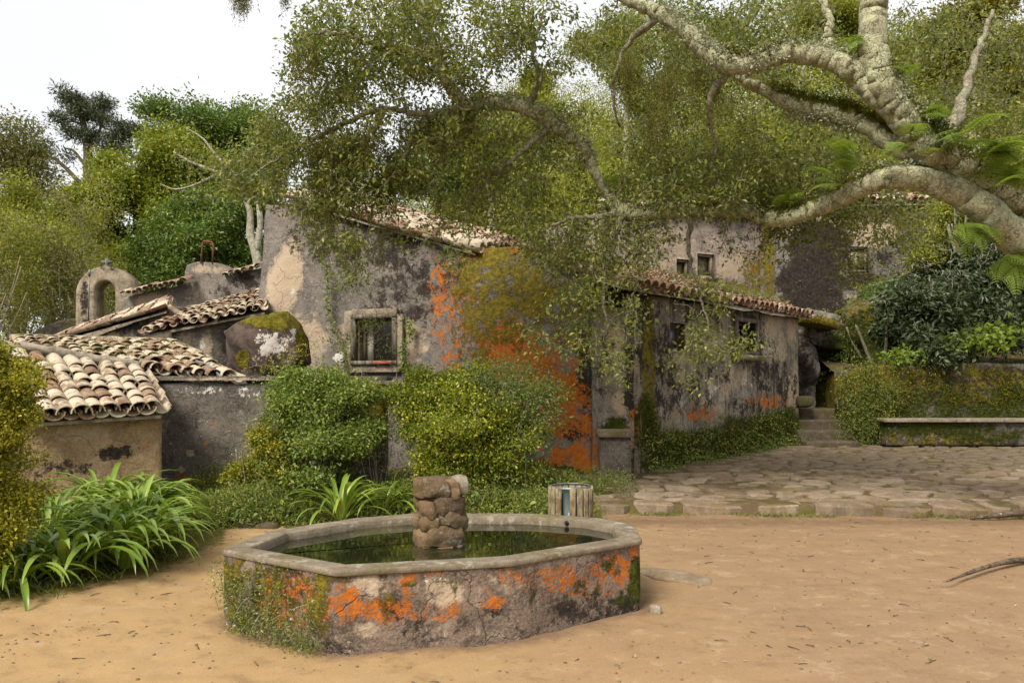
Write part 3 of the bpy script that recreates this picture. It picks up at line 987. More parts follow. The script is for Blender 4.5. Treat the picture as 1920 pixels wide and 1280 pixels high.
def tile_roof(parent, EL, ER, RR, RL, kind='white', pitch=.215, expo=.33, pans=True, rows=None, skip=0.0, jit=1.0, cols=None, sc=1.0):
    """barrel tiles laid over the patch eave-left, eave-right, ridge-right, ridge-left"""
    EL, ER, RR, RL = (np.asarray(v, float) for v in (EL, ER, RR, RL))
    wE = np.linalg.norm(ER - EL)
    ls = (np.linalg.norm(RL - EL) + np.linalg.norm(RR - ER)) / 2
    nc = cols or max(1, int(round(wE / pitch)))
    nrw = rows or max(1, int(math.ceil(ls / expo)))
    def pt(u, v):
        return (EL * (1 - u) + ER * u) * (1 - v) + (RL * (1 - u) + RR * u) * v
    for c in range(nc + (0 if not pans else 1)):
        for r in range(nrw):
            for typ in ((0, 1) if pans else (0,)):
                if typ == 0 and c >= nc: continue
                u = (c + (.5 if typ == 0 else 0.0)) / nc
                u += rng.normal() * .008 * jit / max(nc / 10, .5)
                v1 = min((r + 1.25) * expo / ls, 1.05)
                v0 = r * expo / ls - .02 + rng.normal() * .006 * jit
                if random.random() < skip: continue
                a, b = pt(u, v1), pt(u, v0)
                x = unit(b - a)
                y = unit(pt(min(u + .02, 1.02), v0) - pt(u - .02, v0))
                z = unit(np.cross(x, y))
                if z[2] < 0:
                    z = -z
                y = np.cross(z, x)
                a0 = rng.normal() * .025 * jit
                x = unit(x + y * a0 + z * rng.normal() * .014 * jit + z * (.05 if typ == 0 else .03))
                y = unit(np.cross(z, x)); z = np.cross(x, y)
                R = np.stack([x, y, z], 1)
                me = TM[kind][random.randrange(2)]
                s = rng.uniform(.94, 1.06) * sc
                if typ == 1:
                    R = np.stack([x, -y, -z], 1)
                    loc = a + z * .062
                else:
                    loc = a + z * .035
                inst('roof_tile', me, parent, loc + (b - a) * 0, R, (np.linalg.norm(b - a) / .42 * 1.06, s, s))

def roof_deck(parent, EL, ER, RR, RL, mat, th=.035, name='roof'):
    V = np.array([EL, ER, RR, RL])
    V = np.concatenate([V, V - np.array([0, 0, th])])
    fs = np.array([[0, 1, 2, 3], [7, 6, 5, 4], [0, 4, 5, 1], [1, 5, 6, 2], [2, 6, 7, 3], [3, 7, 4, 0]])
    return obj(name, V, fs, mat, parent, smooth=False)

M_mortar = simple('roof_mortar', (.16, .13, .10), (.36, .31, .24), 9, 0.95, 0.1)

# ---------------- tall grey house with the orange and mossy flank
A, B = np.array([-4.72, 15.1]), np.array([1.34, 12.95])
house = thing('stone_house', (A[0], A[1], 0.2), 'tall grey plastered house, flank covered in orange lichen and moss, with one square open window', 'house')
hw = win(A, B, 671, 597, 737, 682)
def h_bulge(u, z):
    return .28 * np.exp(-((u - 0.1) / .5) ** 2) * sstep(z, 4.6, 2.4) + .22 * sstep(u, 3.4, 4.6) * sstep(z, 4.2, 3.2)
H = wall('wall', house, A, B, [(480, 372), (500, 380), (560, 378), (612, 397), (700, 424), (800, 450), (885, 472), (950, 462), (1010, 468), (1115, 520)], -.3, M_house, {
    'pale': [(535, 520, 32, 70, .95, 12), (560, 640, 60, 60, .62), (690, 640, 60, 56, .72), (770, 640, 40, 50, .5)],
    'white': [(640, 670, 16, 16, .6), (548, 545, 8, 10, .6)],
    'dark': [(640, 450, 90, 60, .62), (740, 470, 60, 50, .6), (760, 540, 90, 90, .52), (590, 430, 60, 60, .45), (1100, 700, 24, 110, .74), (1080, 805, 36, 24, .66), (850, 520, 60, 60, .5)],
    'orange': [(835, 560, 34, 120, .40), (850, 690, 24, 80, .46), (975, 675, 92, 56, .92, 35), (1040, 745, 84, 58, .80, 48), (1072, 868, 60, 38, .84), (1085, 815, 24, 40, .50), (1060, 660, 50, 50, .40), (940, 640, 40, 30, .62), (985, 462, 60, 16, .8), (900, 470, 40, 20, .45), (870, 620, 60, 120, .34)],
    'moss': [(935, 535, 95, 90, .68), (900, 600, 50, 100, .56), (1010, 560, 70, 60, .7), (930, 470, 60, 30, .7), (1075, 600, 60, 60, .55), (960, 620, 40, 40, .55)],
    'green': [(1060, 893, 50, 20, .85), (1000, 880, 60, 24, .6)],
}, [hw], thick=.5, disp=.06, res=.055, lean=.018, bulge=h_bulge)
perp = -H['n']
quadbox('back_wall', house, ([tuple(A + perp * 3.4), tuple(B + perp * 3.4), tuple(B + perp * 3.8), tuple(A + perp * 3.8)], -.3, 4.0), M_house)
quadbox('side_wall', house, ([tuple(A + perp * .45), tuple(A + H['d'] * .4 + perp * .45), tuple(A + H['d'] * .4 + perp * 3.4), tuple(A + perp * 3.4)], -.3, 4.9), M_house)
quadbox('side_wall', house, ([tuple(B - H['d'] * .4 + perp * .45), tuple(B + perp * .45), tuple(B + perp * 3.4), tuple(B - H['d'] * .4 + perp * 3.4)], -.3, 3.2), M_house)
def house_top(px, py, back, rise):
    u, z, xy = hitp(px, py, A, B)
    q = A + H['d'] * u + perp * back
    return np.array([q[0], q[1], z + rise])
vl0, vl1 = house_top(545, 372, -.04, .0), house_top(893, 470, -.04, .0)      # verge on the near wall
vb0, vb1 = house_top(545, 372, 1.7, .43), house_top(893, 470, 1.7, .43)
rf = roof_deck(house, vl1 - [0, 0, .05], vb1 - [0, 0, .05], vb0 - [0, 0, .05], vl0 - [0, 0, .05], M_mortar)
tile_roof(rf, vl1, vb1, vb0, vl0, 'white', .21, .31, True, jit=1.6)
# flat mossy roof over the flank's right end
e0, e1 = house_top(885, 478, .45, 0), house_top(1110, 522, .45, 0)
roof_deck(house, e0, e1, e1 + np.array([perp[0] * 3.3, perp[1] * 3.3, .25]), e0 + np.array([perp[0] * 3.3, perp[1] * 3.3, .25]), M_mossrock)
wf = frame_bars(H, (hw[0] - .10, hw[1] + .10, hw[2] - .02, hw[3] + .07), .075, .12, .03).build('window', M_wood, house)
sb = Bag()
for cu, cz, su, sz in ((hw[0] - .17, (hw[2] + hw[3]) / 2, .16, hw[3] - hw[2] + .3), (hw[1] + .15, (hw[2] + hw[3]) / 2 - .02, .12, hw[3] - hw[2] + .16), ((hw[0] + hw[1]) / 2, hw[3] + .12, hw[1] - hw[0] + .2, .10), ((hw[0] + hw[1]) / 2, hw[2] - .09, hw[1] - hw[0] + .3, .13)):
    V, Q = rough_box(wp(H, cu, cz, .015), (su, .07, sz), wax(H), 8, .012, 5, 5, .03)
    sb.add(V, Q)
sb.build('surround', M_chapel, wf)
fr = frame_bars(H, hw, .04, .08, -.22).build('frame', M_wood, wf)
bx = Bag(); bx.add(*box(wp(H, hw[0] + .09, (hw[2] + hw[3]) / 2, -.28), (.14, .03, hw[3] - hw[2] - .1), wax(H)))
bx.build('shutter', M_shut, wf)
bx = Bag(); bx.add(*box(wp(H, hw[1] - .16, hw[2] + .015, .04), (.36, .16, .05), wax(H)))
bx.build('sill', M_red, wf)

# ---------------- buttress and low stone post at the joint of the two houses
btA, btB = np.array([1.30, 12.72]), np.array([2.10, 12.98])
butt = thing('buttress', (btA[0], btA[1], .1), 'stained grey buttress between the orange wall and the cottage, with a pale round patch', 'buttress')
wall('wall', butt, btA, btB, [(1100, 560), (1160, 575), (1215, 585)], -.2, M_cottage, {
    'dark': [(1190, 700, 26, 120, .6), (1135, 690, 22, 80, .45)], 'pale': [(1165, 755, 20, 24, .9), (1150, 660, 22, 60, .6)],
    'orange': [(1192, 800, 14, 40, .6), (1120, 840, 14, 40, .55)], 'moss': [(1215, 700, 12, 140, .6)], 'green': [(1150, 800, 34, 22, .6), (1205, 860, 24, 60, .7)], 'white': [(1142, 798, 12, 9, .9)]}, thick=.5, disp=.03)
post = thing('stone_post', (1.48, 12.30, .15), 'short lichened stone post with a squared cap, standing against the buttress', 'post')
b = Bag()
ps = P(1152, 862, 12.3)
obj('shaft', *rough_box((ps[0], 12.3, .47), (.46, .40, .80), None, 8, .02, 3, 5, .06), mat=M_garden, parent=post)
obj('cap', *rough_box((ps[0], 12.28, .90), (.54, .48, .11), None, 7, .015, 5, 5, .1), mat=M_rim, parent=post)

# ---------------- cottage on the terrace
cot = thing('stone_cottage', (C_A[0], C_A[1], .2), 'low streaky plastered cottage with two small openings, its roof buried in fallen leaves', 'house')
cw = [win(C_A, C_B, 1257, 606, 1284, 656), win(C_A, C_B, 1379, 604, 1416, 664)]
CW = wall('wall', cot, C_A, C_B, [(1190, 548), (1300, 566), (1400, 582), (1510, 598)], 0.0, M_cottage, {
    'dark': [(1240, 690, 30, 120, .55), (1440, 700, 40, 40, .6), (1470, 720, 30, 40, .55), (1400, 630, 46, 60, .55), (1290, 740, 60, 40, .5), (1210, 620, 20, 90, .7), (1340, 700, 50, 40, .4), (1320, 600, 60, 20, .45), (1420, 760, 70, 24, .45)],
    'pale': [(1460, 620, 40, 60, .6), (1490, 730, 18, 50, .7), (1300, 650, 60, 60, .45), (1370, 710, 40, 30, .5), (1345, 740, 40, 50, .5)],
    'moss': [(1216, 700, 14, 150, .7), (1216, 800, 20, 60, .6)],
    'green': [(1260, 850, 60, 46, .9), (1340, 838, 70, 36, .9), (1440, 818, 70, 40, .95), (1385, 800, 40, 22, .6), (1475, 790, 30, 30, .7), (1210, 800, 22, 60, .7)],
    'orange': [(1310, 775, 40, 16, .45), (1440, 752, 40, 14, .5), (1200, 800, 14, 40, .5)],
    'white': [(1335, 730, 18, 24, .36), (1400, 720, 14, 22, .36), (1440, 640, 30, 30, .3)]}, cw, thick=.45, disp=.05, res=.055)
cperp = -CW['n']
quadbox('side_wall', cot, ([tuple(C_B - CW['d'] * .4 + cperp * .4), tuple(C_B + cperp * .4), tuple(C_B + cperp * 3.2), tuple(C_B - CW['d'] * .4 + cperp * 3.2)], 0, 3.2), M_cottage)
quadbox('side_wall', cot, ([tuple(C_A + cperp * .4), tuple(C_A + CW['d'] * .4 + cperp * .4), tuple(C_A + CW['d'] * .4 + cperp * 3.2), tuple(C_A + cperp * 3.2)], 0, 3.2), M_cottage)
quadbox('back_wall', cot, ([tuple(C_A + cperp * 2.8), tuple(C_B + cperp * 2.8), tuple(C_B + cperp * 3.2), tuple(C_A + cperp * 3.2)], 0, 3.4), M_cottage)
def cot_pt(u, back, z):
    q = C_A + CW['d'] * u + cperp * back
    return np.array([q[0], q[1], z])
cL = CW['L']
ce0, ce1 = cot_pt(-.75, -.22, 3.16), cot_pt(cL + .12, -.22, 3.16)
cr0, cr1 = cot_pt(-.75, 2.9, 4.20), cot_pt(cL + .12, 2.9, 4.20)
crf = roof_deck(cot, ce0 - [0, 0, .03], ce1 - [0, 0, .03], cr1 - [0, 0, .03], cr0 - [0, 0, .03], M_mortar)
def lerp(a, b, t): return a * (1 - t) + b * t
tile_roof(crf, ce0, ce1, lerp(ce1, cr1, .40), lerp(ce0, cr0, .40), 'moss', .235, .34, True, jit=1.0)
# openings of the cottage
wd = frame_bars(CW, cw[0], .035, .07, -.16).build('window', M_wood, cot)
bx = Bag(); bx.add(*box(wp(CW, cw[0][1] - .14, (cw[0][2] + cw[0][3]) / 2, -.18), (.22, .03, cw[0][3] - cw[0][2] - .08), wax(CW))); bx.build('shutter', M_grey_metal, wd)
wd = frame_bars(CW, (cw[1][0] - .07, cw[1][1] + .07, cw[1][2] - .02, cw[1][3] + .08), .085, .07, .02).build('window', M_wood, cot)
frame_bars(CW, cw[1], .045, .06, -.2).build('frame', M_wood, wd)
bx = Bag(); bx.add(*box(wp(CW, (cw[1][0] + cw[1][1]) / 2, cw[1][2] - .075, .04), (cw[1][1] - cw[1][0] + .26, .2, .11), wax(CW))); bx.build('sill', M_rim, wd)
bx = Bag()
for q in (.3, .6, .85):
    bx.add(*box(wp(CW, cw[1][0] + (cw[1][1] - cw[1][0]) * q, (cw[1][2] + cw[1][3]) / 2, -.2), (.03, .03, cw[1][3] - cw[1][2]), wax(CW)))
bx.build('window_bar', M_wood, wd)

# ---------------- upper house behind the cottage: pinkish wall, mossy corner, black-stained end
uA, uB = np.array([2.05, 18.0]), np.array([6.28, 20.15])
upp = thing('upper_house', (uA[0], uA[1], 1.5), 'pinkish plastered house above the cottage with two small square windows side by side', 'house')
uw = [win(uA, uB, 1268, 486, 1292, 524), win(uA, uB, 1308, 476, 1339, 520)]
UW = wall('wall', upp, uA, uB, [(1120, 392), (1200, 396), (1300, 396), (1445, 398)], .3, M_upper, {
    'dark': [(1220, 450, 60, 50, .45), (1380, 430, 50, 40, .4)], 'pale': [(1240, 470, 60, 50, .5), (1380, 500, 50, 30, .6)],
    'moss': [(1415, 520, 30, 40, .65), (1350, 540, 90, 16, .7), (1432, 480, 9, 110, .8)], 'orange': [(1420, 500, 16, 24, .5)]}, uw, thick=.5, disp=.05)
uperp = -UW['n']
for k, wv in enumerate(uw):
    wd = frame_bars(UW, wv, .055, .08, -.10).build('window', M_bench, upp)
    bx = Bag(); bx.add(*box(wp(UW, wv[0] + (wv[1] - wv[0]) * .68, (wv[2] + wv[3]) / 2, -.22), ((wv[1] - wv[0]) * .55, .03, wv[3] - wv[2] - .1), wax(UW))); bx.build('shutter', M_blind, wd)
    bx = Bag(); bx.add(*box(wp(UW, (wv[0] + wv[1]) / 2, wv[2] - .03, .02), (wv[1] - wv[0] + .12, .14, .06), wax(UW))); bx.build('sill', M_rim, wd)
quadbox('back_wall', upp, ([tuple(uA + uperp * 2.2), tuple(uB + uperp * 2.2), tuple(uB + uperp * 2.6), tuple(uA + uperp * 2.6)], .3, 5.6), M_upper)
quadbox('side_wall', upp, ([tuple(uA + uperp * .5), tuple(uA + UW['d'] * .4 + uperp * .5), tuple(uA + UW['d'] * .4 + uperp * 2.2), tuple(uA + uperp * 2.2)], .3, 5.5), M_upper)
quadbox('side_wall', upp, ([tuple(uB - UW['d'] * .4 + uperp * .5), tuple(uB + uperp * .5), tuple(uB + uperp * 2.2), tuple(uB - UW['d'] * .4 + uperp * 2.2)], .3, 5.5), M_upper)
def up_pt(u, back, z, A_=uA, d_=UW['d'], p_=uperp):
    q = A_ + d_ * u + p_ * back
    return np.array([q[0], q[1], z])
ue = [up_pt(.3, -.15, 5.62), up_pt(UW['L'] + .1, -.15, 5.85), up_pt(UW['L'] + .1, 1.0, 6.25), up_pt(.5, 1.0, 6.0)]
urf = roof_deck(upp, *[v - [0, 0, .04] for v in ue], M_mortar)
tile_roof(urf, ue[0], ue[1], ue[2], ue[3], 'red', .225, .34, False, jit=1.3)

sA, sB = np.array([6.25, 20.05]), np.array([10.9, 20.6])
end = thing('end_house', (sA[0], sA[1], 1.5), 'rendered end building with a big black stain beside its boarded window, partly on living rock', 'house')
ew = [win(sA, sB, 1592, 462, 1628, 510)]
EW = wall('wall', end, sA, sB, [(1432, 388), (1500, 384), (1620, 378), (1750, 380), (1800, 400)], .2, M_house, {
    'dark': [(1535, 470, 56, 60, 1.3, 30), (1520, 540, 60, 66, 1.3, -12), (1500, 470, 34, 40, .7), (1565, 580, 30, 40, .7), (1610, 528, 46, 14, .9, -14), (1560, 385, 130, 10, .7), (1660, 480, 24, 40, .6), (1500, 600, 30, 26, .6), (1720, 440, 20, 60, .5)],
    'pale': [(1480, 420, 50, 24, .55), (1640, 430, 50, 40, .7), (1590, 590, 40, 40, .7), (1560, 420, 60, 20, .5)],
    'moss': [(1440, 490, 14, 110, .7), (1660, 560, 60, 60, .5), (1690, 430, 14, 70, .6)], 'green': [(1680, 600, 80, 60, .9), (1640, 650, 90, 50, .8)],
    'orange': [(1560, 640, 60, 30, .4), (1600, 610, 30, 20, .4)]}, ew, thick=.5, disp=.10, dfreq=.9, bulge=lambda u, z: .55 * sstep(z, 3.2, 1.6) * sstep(u, .9, 1.6))
wd = frame_bars(EW, ew[0], .06, .08, -.10).build('window', M_wood, end)
bx = Bag(); bx.add(*box(wp(EW, (ew[0][0] + ew[0][1]) / 2, (ew[0][2] + ew[0][3]) / 2, -.14), (ew[0][1] - ew[0][0] - .1, .03, ew[0][3] - ew[0][2] - .1), wax(EW))); bx.build('shutter', M_blind, wd)
eperp = -EW['n']
quadbox('back_wall', end, ([tuple(sA + eperp * 2.2), tuple(sB + eperp * 2.2), tuple(sB + eperp * 2.6), tuple(sA + eperp * 2.6)], .2, 5.8), M_upper)
ee = [up_pt(-.1, -.22, 6.12, sA, EW['d'], eperp), up_pt(EW['L'], -.22, 6.28, sA, EW['d'], eperp), up_pt(EW['L'], 2.7, 7.2, sA, EW['d'], eperp), up_pt(-.1, 2.7, 7.0, sA, EW['d'], eperp)]
erf = roof_deck(end, *[v - [0, 0, .04] for v in ee], M_mortar)
tile_roof(erf, ee[0], ee[1], lerp(ee[1], ee[2], .62), lerp(ee[0], ee[3], .62), 'red', .225, .34, False, jit=1.3)

# ---------------- rocks, steps, retaining wall and bench at the right
def blob_rock(c, size, seed, n=14, amp=.12, freq=1.2, ax=None, round_=.6):
    return rough_box(c, size, ax, n, amp, seed, freq, round_)

def rock_thing(name, c, size, seed, mat, label, cat='rock', group=None, n=14, amp=.12, freq=1.2, round_=.6, spec=None):
    V, Q = blob_rock(c, size, seed, n, amp, freq, None, round_)
    o = obj(name, V, Q, mat, None, blobs(V, spec) if spec else None)
    return tag(o, label, cat, group)
def crag(name, c, size, seed, mat, label, ax=None, spec=None, moss=0, mm=None, amp=.2, rd=.3):
    V, Q = rough_box(c, size, ax, 26, amp, seed, 1.5, rd)
    V = V + unit(V - np.asarray(c)) * ((fbm(V, 5.0, 3, seed + 5) - .5) * .14)[:, None]
    o = tag(obj(name, V, Q, mat, None, blobs(V, spec) if spec else None), label, 'rock')
    if moss:
        k = V[rng.choice(len(V), moss)]
        k = k[fbm(k, 1.6, 3, seed) > .44]
        Vm, fm, Am = leafset(k, 10, .05, .055, .5, .8, .2, .6, .5, cl=.5)
        obj('moss', Vm, fm, mm, o, Am, False, kind='stuff')
    return o
GRN = {'green': [(1560, 690, 200, 120, .75)], 'moss': [(1620, 600, 120, 50, .6)]}
crag('mossy_boulder', P(1560, 725, 20.2), (2.0, 1.2, 1.4), 4, M_house, 'green mossy boulder in the dark hollow at the head of the stone steps', None, GRN, 500, L_deep)
crag('rock_outcrop', P(1652, 640, 19.3) + [.2, 0, 0], (2.2, 1.8, 2.2), 9, M_house, 'broad mossy rock face above the retaining wall beside the steps', np.array([[.95, 0, .3], [0, 1, 0], [-.3, 0, .95]]), GRN, 900, L_deep)
crag('stained_rock', P(1560, 628, 19.6), (1.7, 1.3, .9), 21, M_house, 'stained bare rock over the dark hollow, under the black stain', np.array([[.97, 0, -.22], [0, 1, 0], [.22, 0, .97]]), {'dark': [(1530, 650, 60, 16, .7), (1560, 610, 70, 14, .5)], 'green': [(1600, 645, 60, 40, .75)]}, 420, L_deep)
V, Q = rough_box(P(1530, 606, 18.75), (.85, .9, .17), np.array([[.96, .1, -.26], [-.1, 1, 0], [.26, 0, .96]]), 14, .07, 6, 3.5, .3)
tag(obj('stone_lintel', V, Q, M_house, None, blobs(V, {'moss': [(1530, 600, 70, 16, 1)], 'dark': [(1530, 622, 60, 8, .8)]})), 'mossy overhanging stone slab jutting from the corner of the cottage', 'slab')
lt = V[rng.choice(len(V), 420)]
lt = lt[lt[:, 2] > np.median(V[:, 2])]
crag('rock_jamb', P(1496, 700, 19.7), (.45, 1.4, 2.0), 16, M_house, 'narrow stained rock behind the corner of the cottage at the passage', None, {'dark': [(1500, 700, 40, 90, .6)]})

steps = thing('stone_stairs', (6.6, 17.1, .35), 'four worn stone steps climbing between the cottage and the mossy retaining wall', 'stairs')
for (x0, x1, py, Yf, dep) in ((1512, 1612, 827, 16.95, .55), (1497, 1602, 807, 17.3, .6), (1499, 1592, 787, 17.7, .65), (1499, 1590, 766, 18.15, 1.6)):
    a, b_ = P(x0, py, Yf), P(x1, py, Yf)
    w_ = b_[0] - a[0]
    V, Q = rough_box(((a[0] + b_[0]) / 2, Yf + dep / 2, a[2] - .2), (w_, dep, .4), None, 9, .03, int(Yf * 10), 3.0, .05)
    obj('step', V, Q, M_step, steps)
for (px, py, Y_, s_) in ((1508, 752, 17.9, .36), (1578, 755, 18.0, .30)):
    V, Q = blob_rock(P(px, py, Y_), (s_, s_ * .9, s_ * .7), int(px), 8, .05, 3)
    tag(obj('mossy_stone', V, Q, M_mossrock), 'mossy loose stone on the %s end of the top step' % ('cottage' if px < 1540 else 'retaining wall'), 'stone')

rA, rB = np.array([7.28, 17.5]), np.array([14.2, 17.35])
ret = thing('retaining_wall', (rA[0], rA[1], .35), 'long mossy dark retaining wall behind the stone bench', 'wall')
RW = wall('wall', ret, rA, rB, [(1580, 692), (1620, 686), (1700, 684), (1800, 682), (1920, 680), (2150, 680)], 0.1, M_garden, {
    'moss': [(1640, 730, 70, 50, 1.0), (1720, 700, 60, 16, .7), (1850, 725, 180, 50, .55)], 'green': [(1640, 780, 80, 60, .9), (1760, 760, 90, 60, .62), (1880, 770, 80, 60, .7), (1780, 800, 160, 20, .8), (1960, 740, 120, 60, .6)], 'dark': [(1800, 740, 160, 40, .55), (1880, 710, 120, 24, .7), (1760, 690, 80, 12, .7)],
    'pale': [(1795, 700, 16, 10, .7), (1755, 715, 12, 10, .5)]}, thick=.6, disp=.09, res=.08)
# the wall's returning end beside the steps
rend = wall('wall_end', ret, rA + [.35, 2.0], rA + [.02, .04], [(1560, 700), (1600, 690)], .1, M_garden, {'moss': [(1590, 740, 60, 60, 1.0)]}, thick=.4, disp=.06)
X, Y, Q = grid_xy(7.4, 14.5, 40, 17.7, 21.0, 24)
obj('raised_bed', np.stack([X, Y, 1.96 + (Y - 17.7) * .12 + (fbm(np.stack([X, Y, 0 * X], -1), 1.2, 3, 7) - .5) * .3], -1), Q, M_soil, kind='structure')

bench = thing('stone_bench', (8.0, 17.0, .35), 'long low stone bench with a thin pale seat slab against the mossy wall', 'bench')
V, Q = rough_box((11.2, 17.18, .60), (6.55, .36, .52), None, 14, .03, 8, 2.0, .02)
obj('base', V, Q, M_garden, bench, blobs(V, {'green': [(1720, 800, 140, 20, .75), (1850, 815, 100, 20, .6)], 'dark': [(1800, 830, 150, 16, .6)], 'pale': [(1740, 820, 40, 12, .6), (1905, 810, 20, 20, .8)], 'moss': [(1760, 820, 160, 20, .55)]}))
x = 7.86
k = 0
while x < 14.2:
    L_ = (1.55, 1.0, 1.25, 1.4, 1.1)[k % 5]
    V, Q = rough_box((x + L_ / 2, 17.14, .885), (L_ - .015, .50, .075), None, 8, .012, 20 + k, 4.0, .04)
    obj('seat_slab', V, Q, M_bench, bench)
    x += L_; k += 1

# ------------------------------------------------------------ left-hand buildings
# ochre shed with the big tiled roof
sE, sR = P(303, 770, 9.4), P(264, 692, 11.0)
sEl, sRl = P(40, 786, 8.6), P(-20, 652, 10.2)
shed = thing('stone_shed', (-4.6, 9.5, 0), 'low ochre plastered shed under a roof of large whitened barrel tiles', 'shed')
shA, shB = sEl[:2] + [-.4, .05], sE[:2] + [-.06, .14]
SW = wall('wall', shed, shA, shB, [(0, 782), (295, 768)], -.2, M_shed, {'dark': [(210, 850, 30, 14, .7), (240, 846, 14, 14, .6), (120, 880, 60, 20, .5)], 'pale': [(150, 810, 70, 20, .5)], 'orange': [(276, 830, 8, 6, .6)]}, thick=.3, disp=.04, res=.05)
sp = -SW['n']
quadbox('back_wall', shed, ([tuple(shA + sp * 1.2), tuple(shB + sp * 1.2), tuple(shB + sp * 1.5), tuple(shA + sp * 1.5)], -.2, 1.4), M_shed)
quadbox('side_wall', shed, ([tuple(shB - SW['d'] * .3 + sp * .3), tuple(shB + sp * .3), tuple(shB + sp * 1.2), tuple(shB - SW['d'] * .3 + sp * 1.2)], -.2, 1.38), M_shed)
dn = np.array([0, 0, .05])
srf = roof_deck(shed, sEl - dn, sE - dn, sR - dn, sRl - dn, M_mortar)
tile_roof(srf, sEl, sE, sR, sRl, 'white', .2, .31, True, rows=6, cols=9)
# hip of mortar along its upper edge
b = Bag()
pp = spline([sRl + [0, 0, .06], lerp(sRl, sR, .35) + [0, 0, .07], lerp(sRl, sR, .7) + [0, 0, .05], sR + [0, 0, .05]], 10)
b.add(*tube(pp, .065, 8, True, .35, 3, 9))
b.build('mortar_ridge', M_mortar, srf)

# second roof behind it, weedy
low = thing('low_roofed_annex', (-5, 12, 0), 'low annex behind the shed, its old tile roof half hidden by weeds', 'building')
q0, q1, q2, q3 = P(40, 672, 11.2), P(440, 712, 11.5), P(330, 648, 13.6), P(20, 640, 12.8)
lrf = roof_deck(low, q0 - dn, q1 - dn, q2 - dn, q3 - dn, M_mortar)
tile_roof(lrf, q0, q1, q2, q3, 'red', .20, .32, True, jit=1.6)
b = Bag(); b.add(*tube(spline([q3 + [0, 0, .05], lerp(q3, q2, .5) + [0, 0, .06], q2 + [0, 0, .05]], 10), .07, 8, True, .3, 4, 8)); b.build('mortar_ridge', M_mortar, lrf)
quadbox('wall', low, ([(q0[0] + .3, q0[1] + .2), (q1[0] - .2, q1[1] + .1), (q2[0] - .3, q2[1] - .3), (q3[0] + .2, q3[1] - .3)], -.2, 1.75), M_garden)

# black garden wall
gA, gB = np.array([-5.3, 10.95]), np.array([-1.735, 10.75])
gar = thing('garden_wall', (gA[0], gA[1], .1), 'blackened garden wall with a worn coping, speckled with pale lichen, moss on its free end', 'wall')
GW = wall('wall', gar, gA, gB, [(240, 718), (500, 716), (620, 716), (722, 718)], -.1, M_garden, {
    'white': [(470, 735, 40, 14, .42), (380, 730, 60, 12, .42)], 'moss': [(705, 750, 24, 60, .85), (600, 735, 60, 16, .5)], 'green': [(500, 790, 20, 14, .7)],
    'orange': [(402, 801, 4, 3, .9), (432, 800, 3, 3, .9), (385, 830, 5, 4, .5), (370, 900, 60, 16, .5)], 'pale': [(358, 850, 10, 7, .9), (340, 880, 8, 7, .9), (300, 790, 20, 60, .4)]}, thick=.35, disp=.05, res=.05, back=True)
V, Q = rough_box(((gA[0] + gB[0]) / 2, 10.85 + .16, 1.73), (3.72, .44, .06), np.array([[.9984, -.056, 0], [.056, .9984, 0], [0, 0, 1]]), 24, .02, 6, 3.0, .02)
obj('coping', V, Q, M_garden, gar, blobs(V, {'pale': [(420, 714, 160, 8, .6)], 'moss': [(640, 714, 60, 8, .8)]}))

# wall with tiled edge above it and the roof that climbs behind
mA, mB = P(322, 700, 13.9)[:2], P(500, 700, 14.4)[:2]
mid = thing('tiled_wall', (mA[0], mA[1], .5), 'dark stained wall with a row of red tiles on its sloping top, beside the boulder', 'wall')
MW = wall('wall', mid, mA, mB, [(315, 612), (400, 606), (450, 598), (500, 582)], .5, M_garden, {'pale': [(385, 650, 14, 40, .62), (350, 630, 20, 20, .6)], 'dark': [(450, 640, 40, 40, .7)], 'white': [(380, 645, 8, 26, .5)]}, thick=.4, disp=.05)
r0, r1, r2, r3 = P(268, 624, 13.7), P(497, 580, 14.2), P(494, 546, 16.8), P(352, 585, 16.2)
mrf = roof_deck(mid, r0 - dn, r1 - dn, r2 - dn, r3 - dn, M_mortar)
tile_roof(mrf, r0, r1, r2, r3, 'red', .175, .30, True, jit=1.6, sc=.72)

# gabled slab roof in front of the chapel
kA, kB = P(120, 640, 15.6)[:2], P(322, 640, 15.0)[:2]
gab = thing('gabled_outhouse', (kA[0], kA[1], .8), 'outhouse with one long red tiled slope rising to a blunt gable above a black wall', 'building')
wall('wall', gab, kA, kB, [(100, 638), (190, 628), (308, 578), (318, 572)], .6, M_garden, {'pale': [(215, 628, 16, 8, .7)], 'dark': [(260, 615, 50, 20, .6)]}, thick=.4, disp=.04)
g0, g1, g2, g3 = P(95, 640, 15.4), P(312, 578, 14.9), P(316, 564, 17.0), P(150, 618, 17.4)
grf = roof_deck(gab, g0 - dn, g1 - dn, g2 - dn, g3 - dn, M_mortar)
tile_roof(grf, g1, g2, g3, g0, 'red', .18, .30, True, jit=1.4, sc=.72)
b = Bag(); b.add(*tube(spline([g2 + [.03, 0, .03], lerp(g2, g3, .5) + [0, 0, .05], g3 + [0, 0, .03]], 8), .05, 8, True, .3, 4, 7)); b.build('mortar_ridge', M_mortar, grf)
b = Bag(); b.add(*tube(spline([P(318, 575, 14.8), P(340, 590, 14.6), P(365, 603, 14.4)], 6), .05, 6, True, .3)); b.build('ridge_cap', M_tile_red, gab)

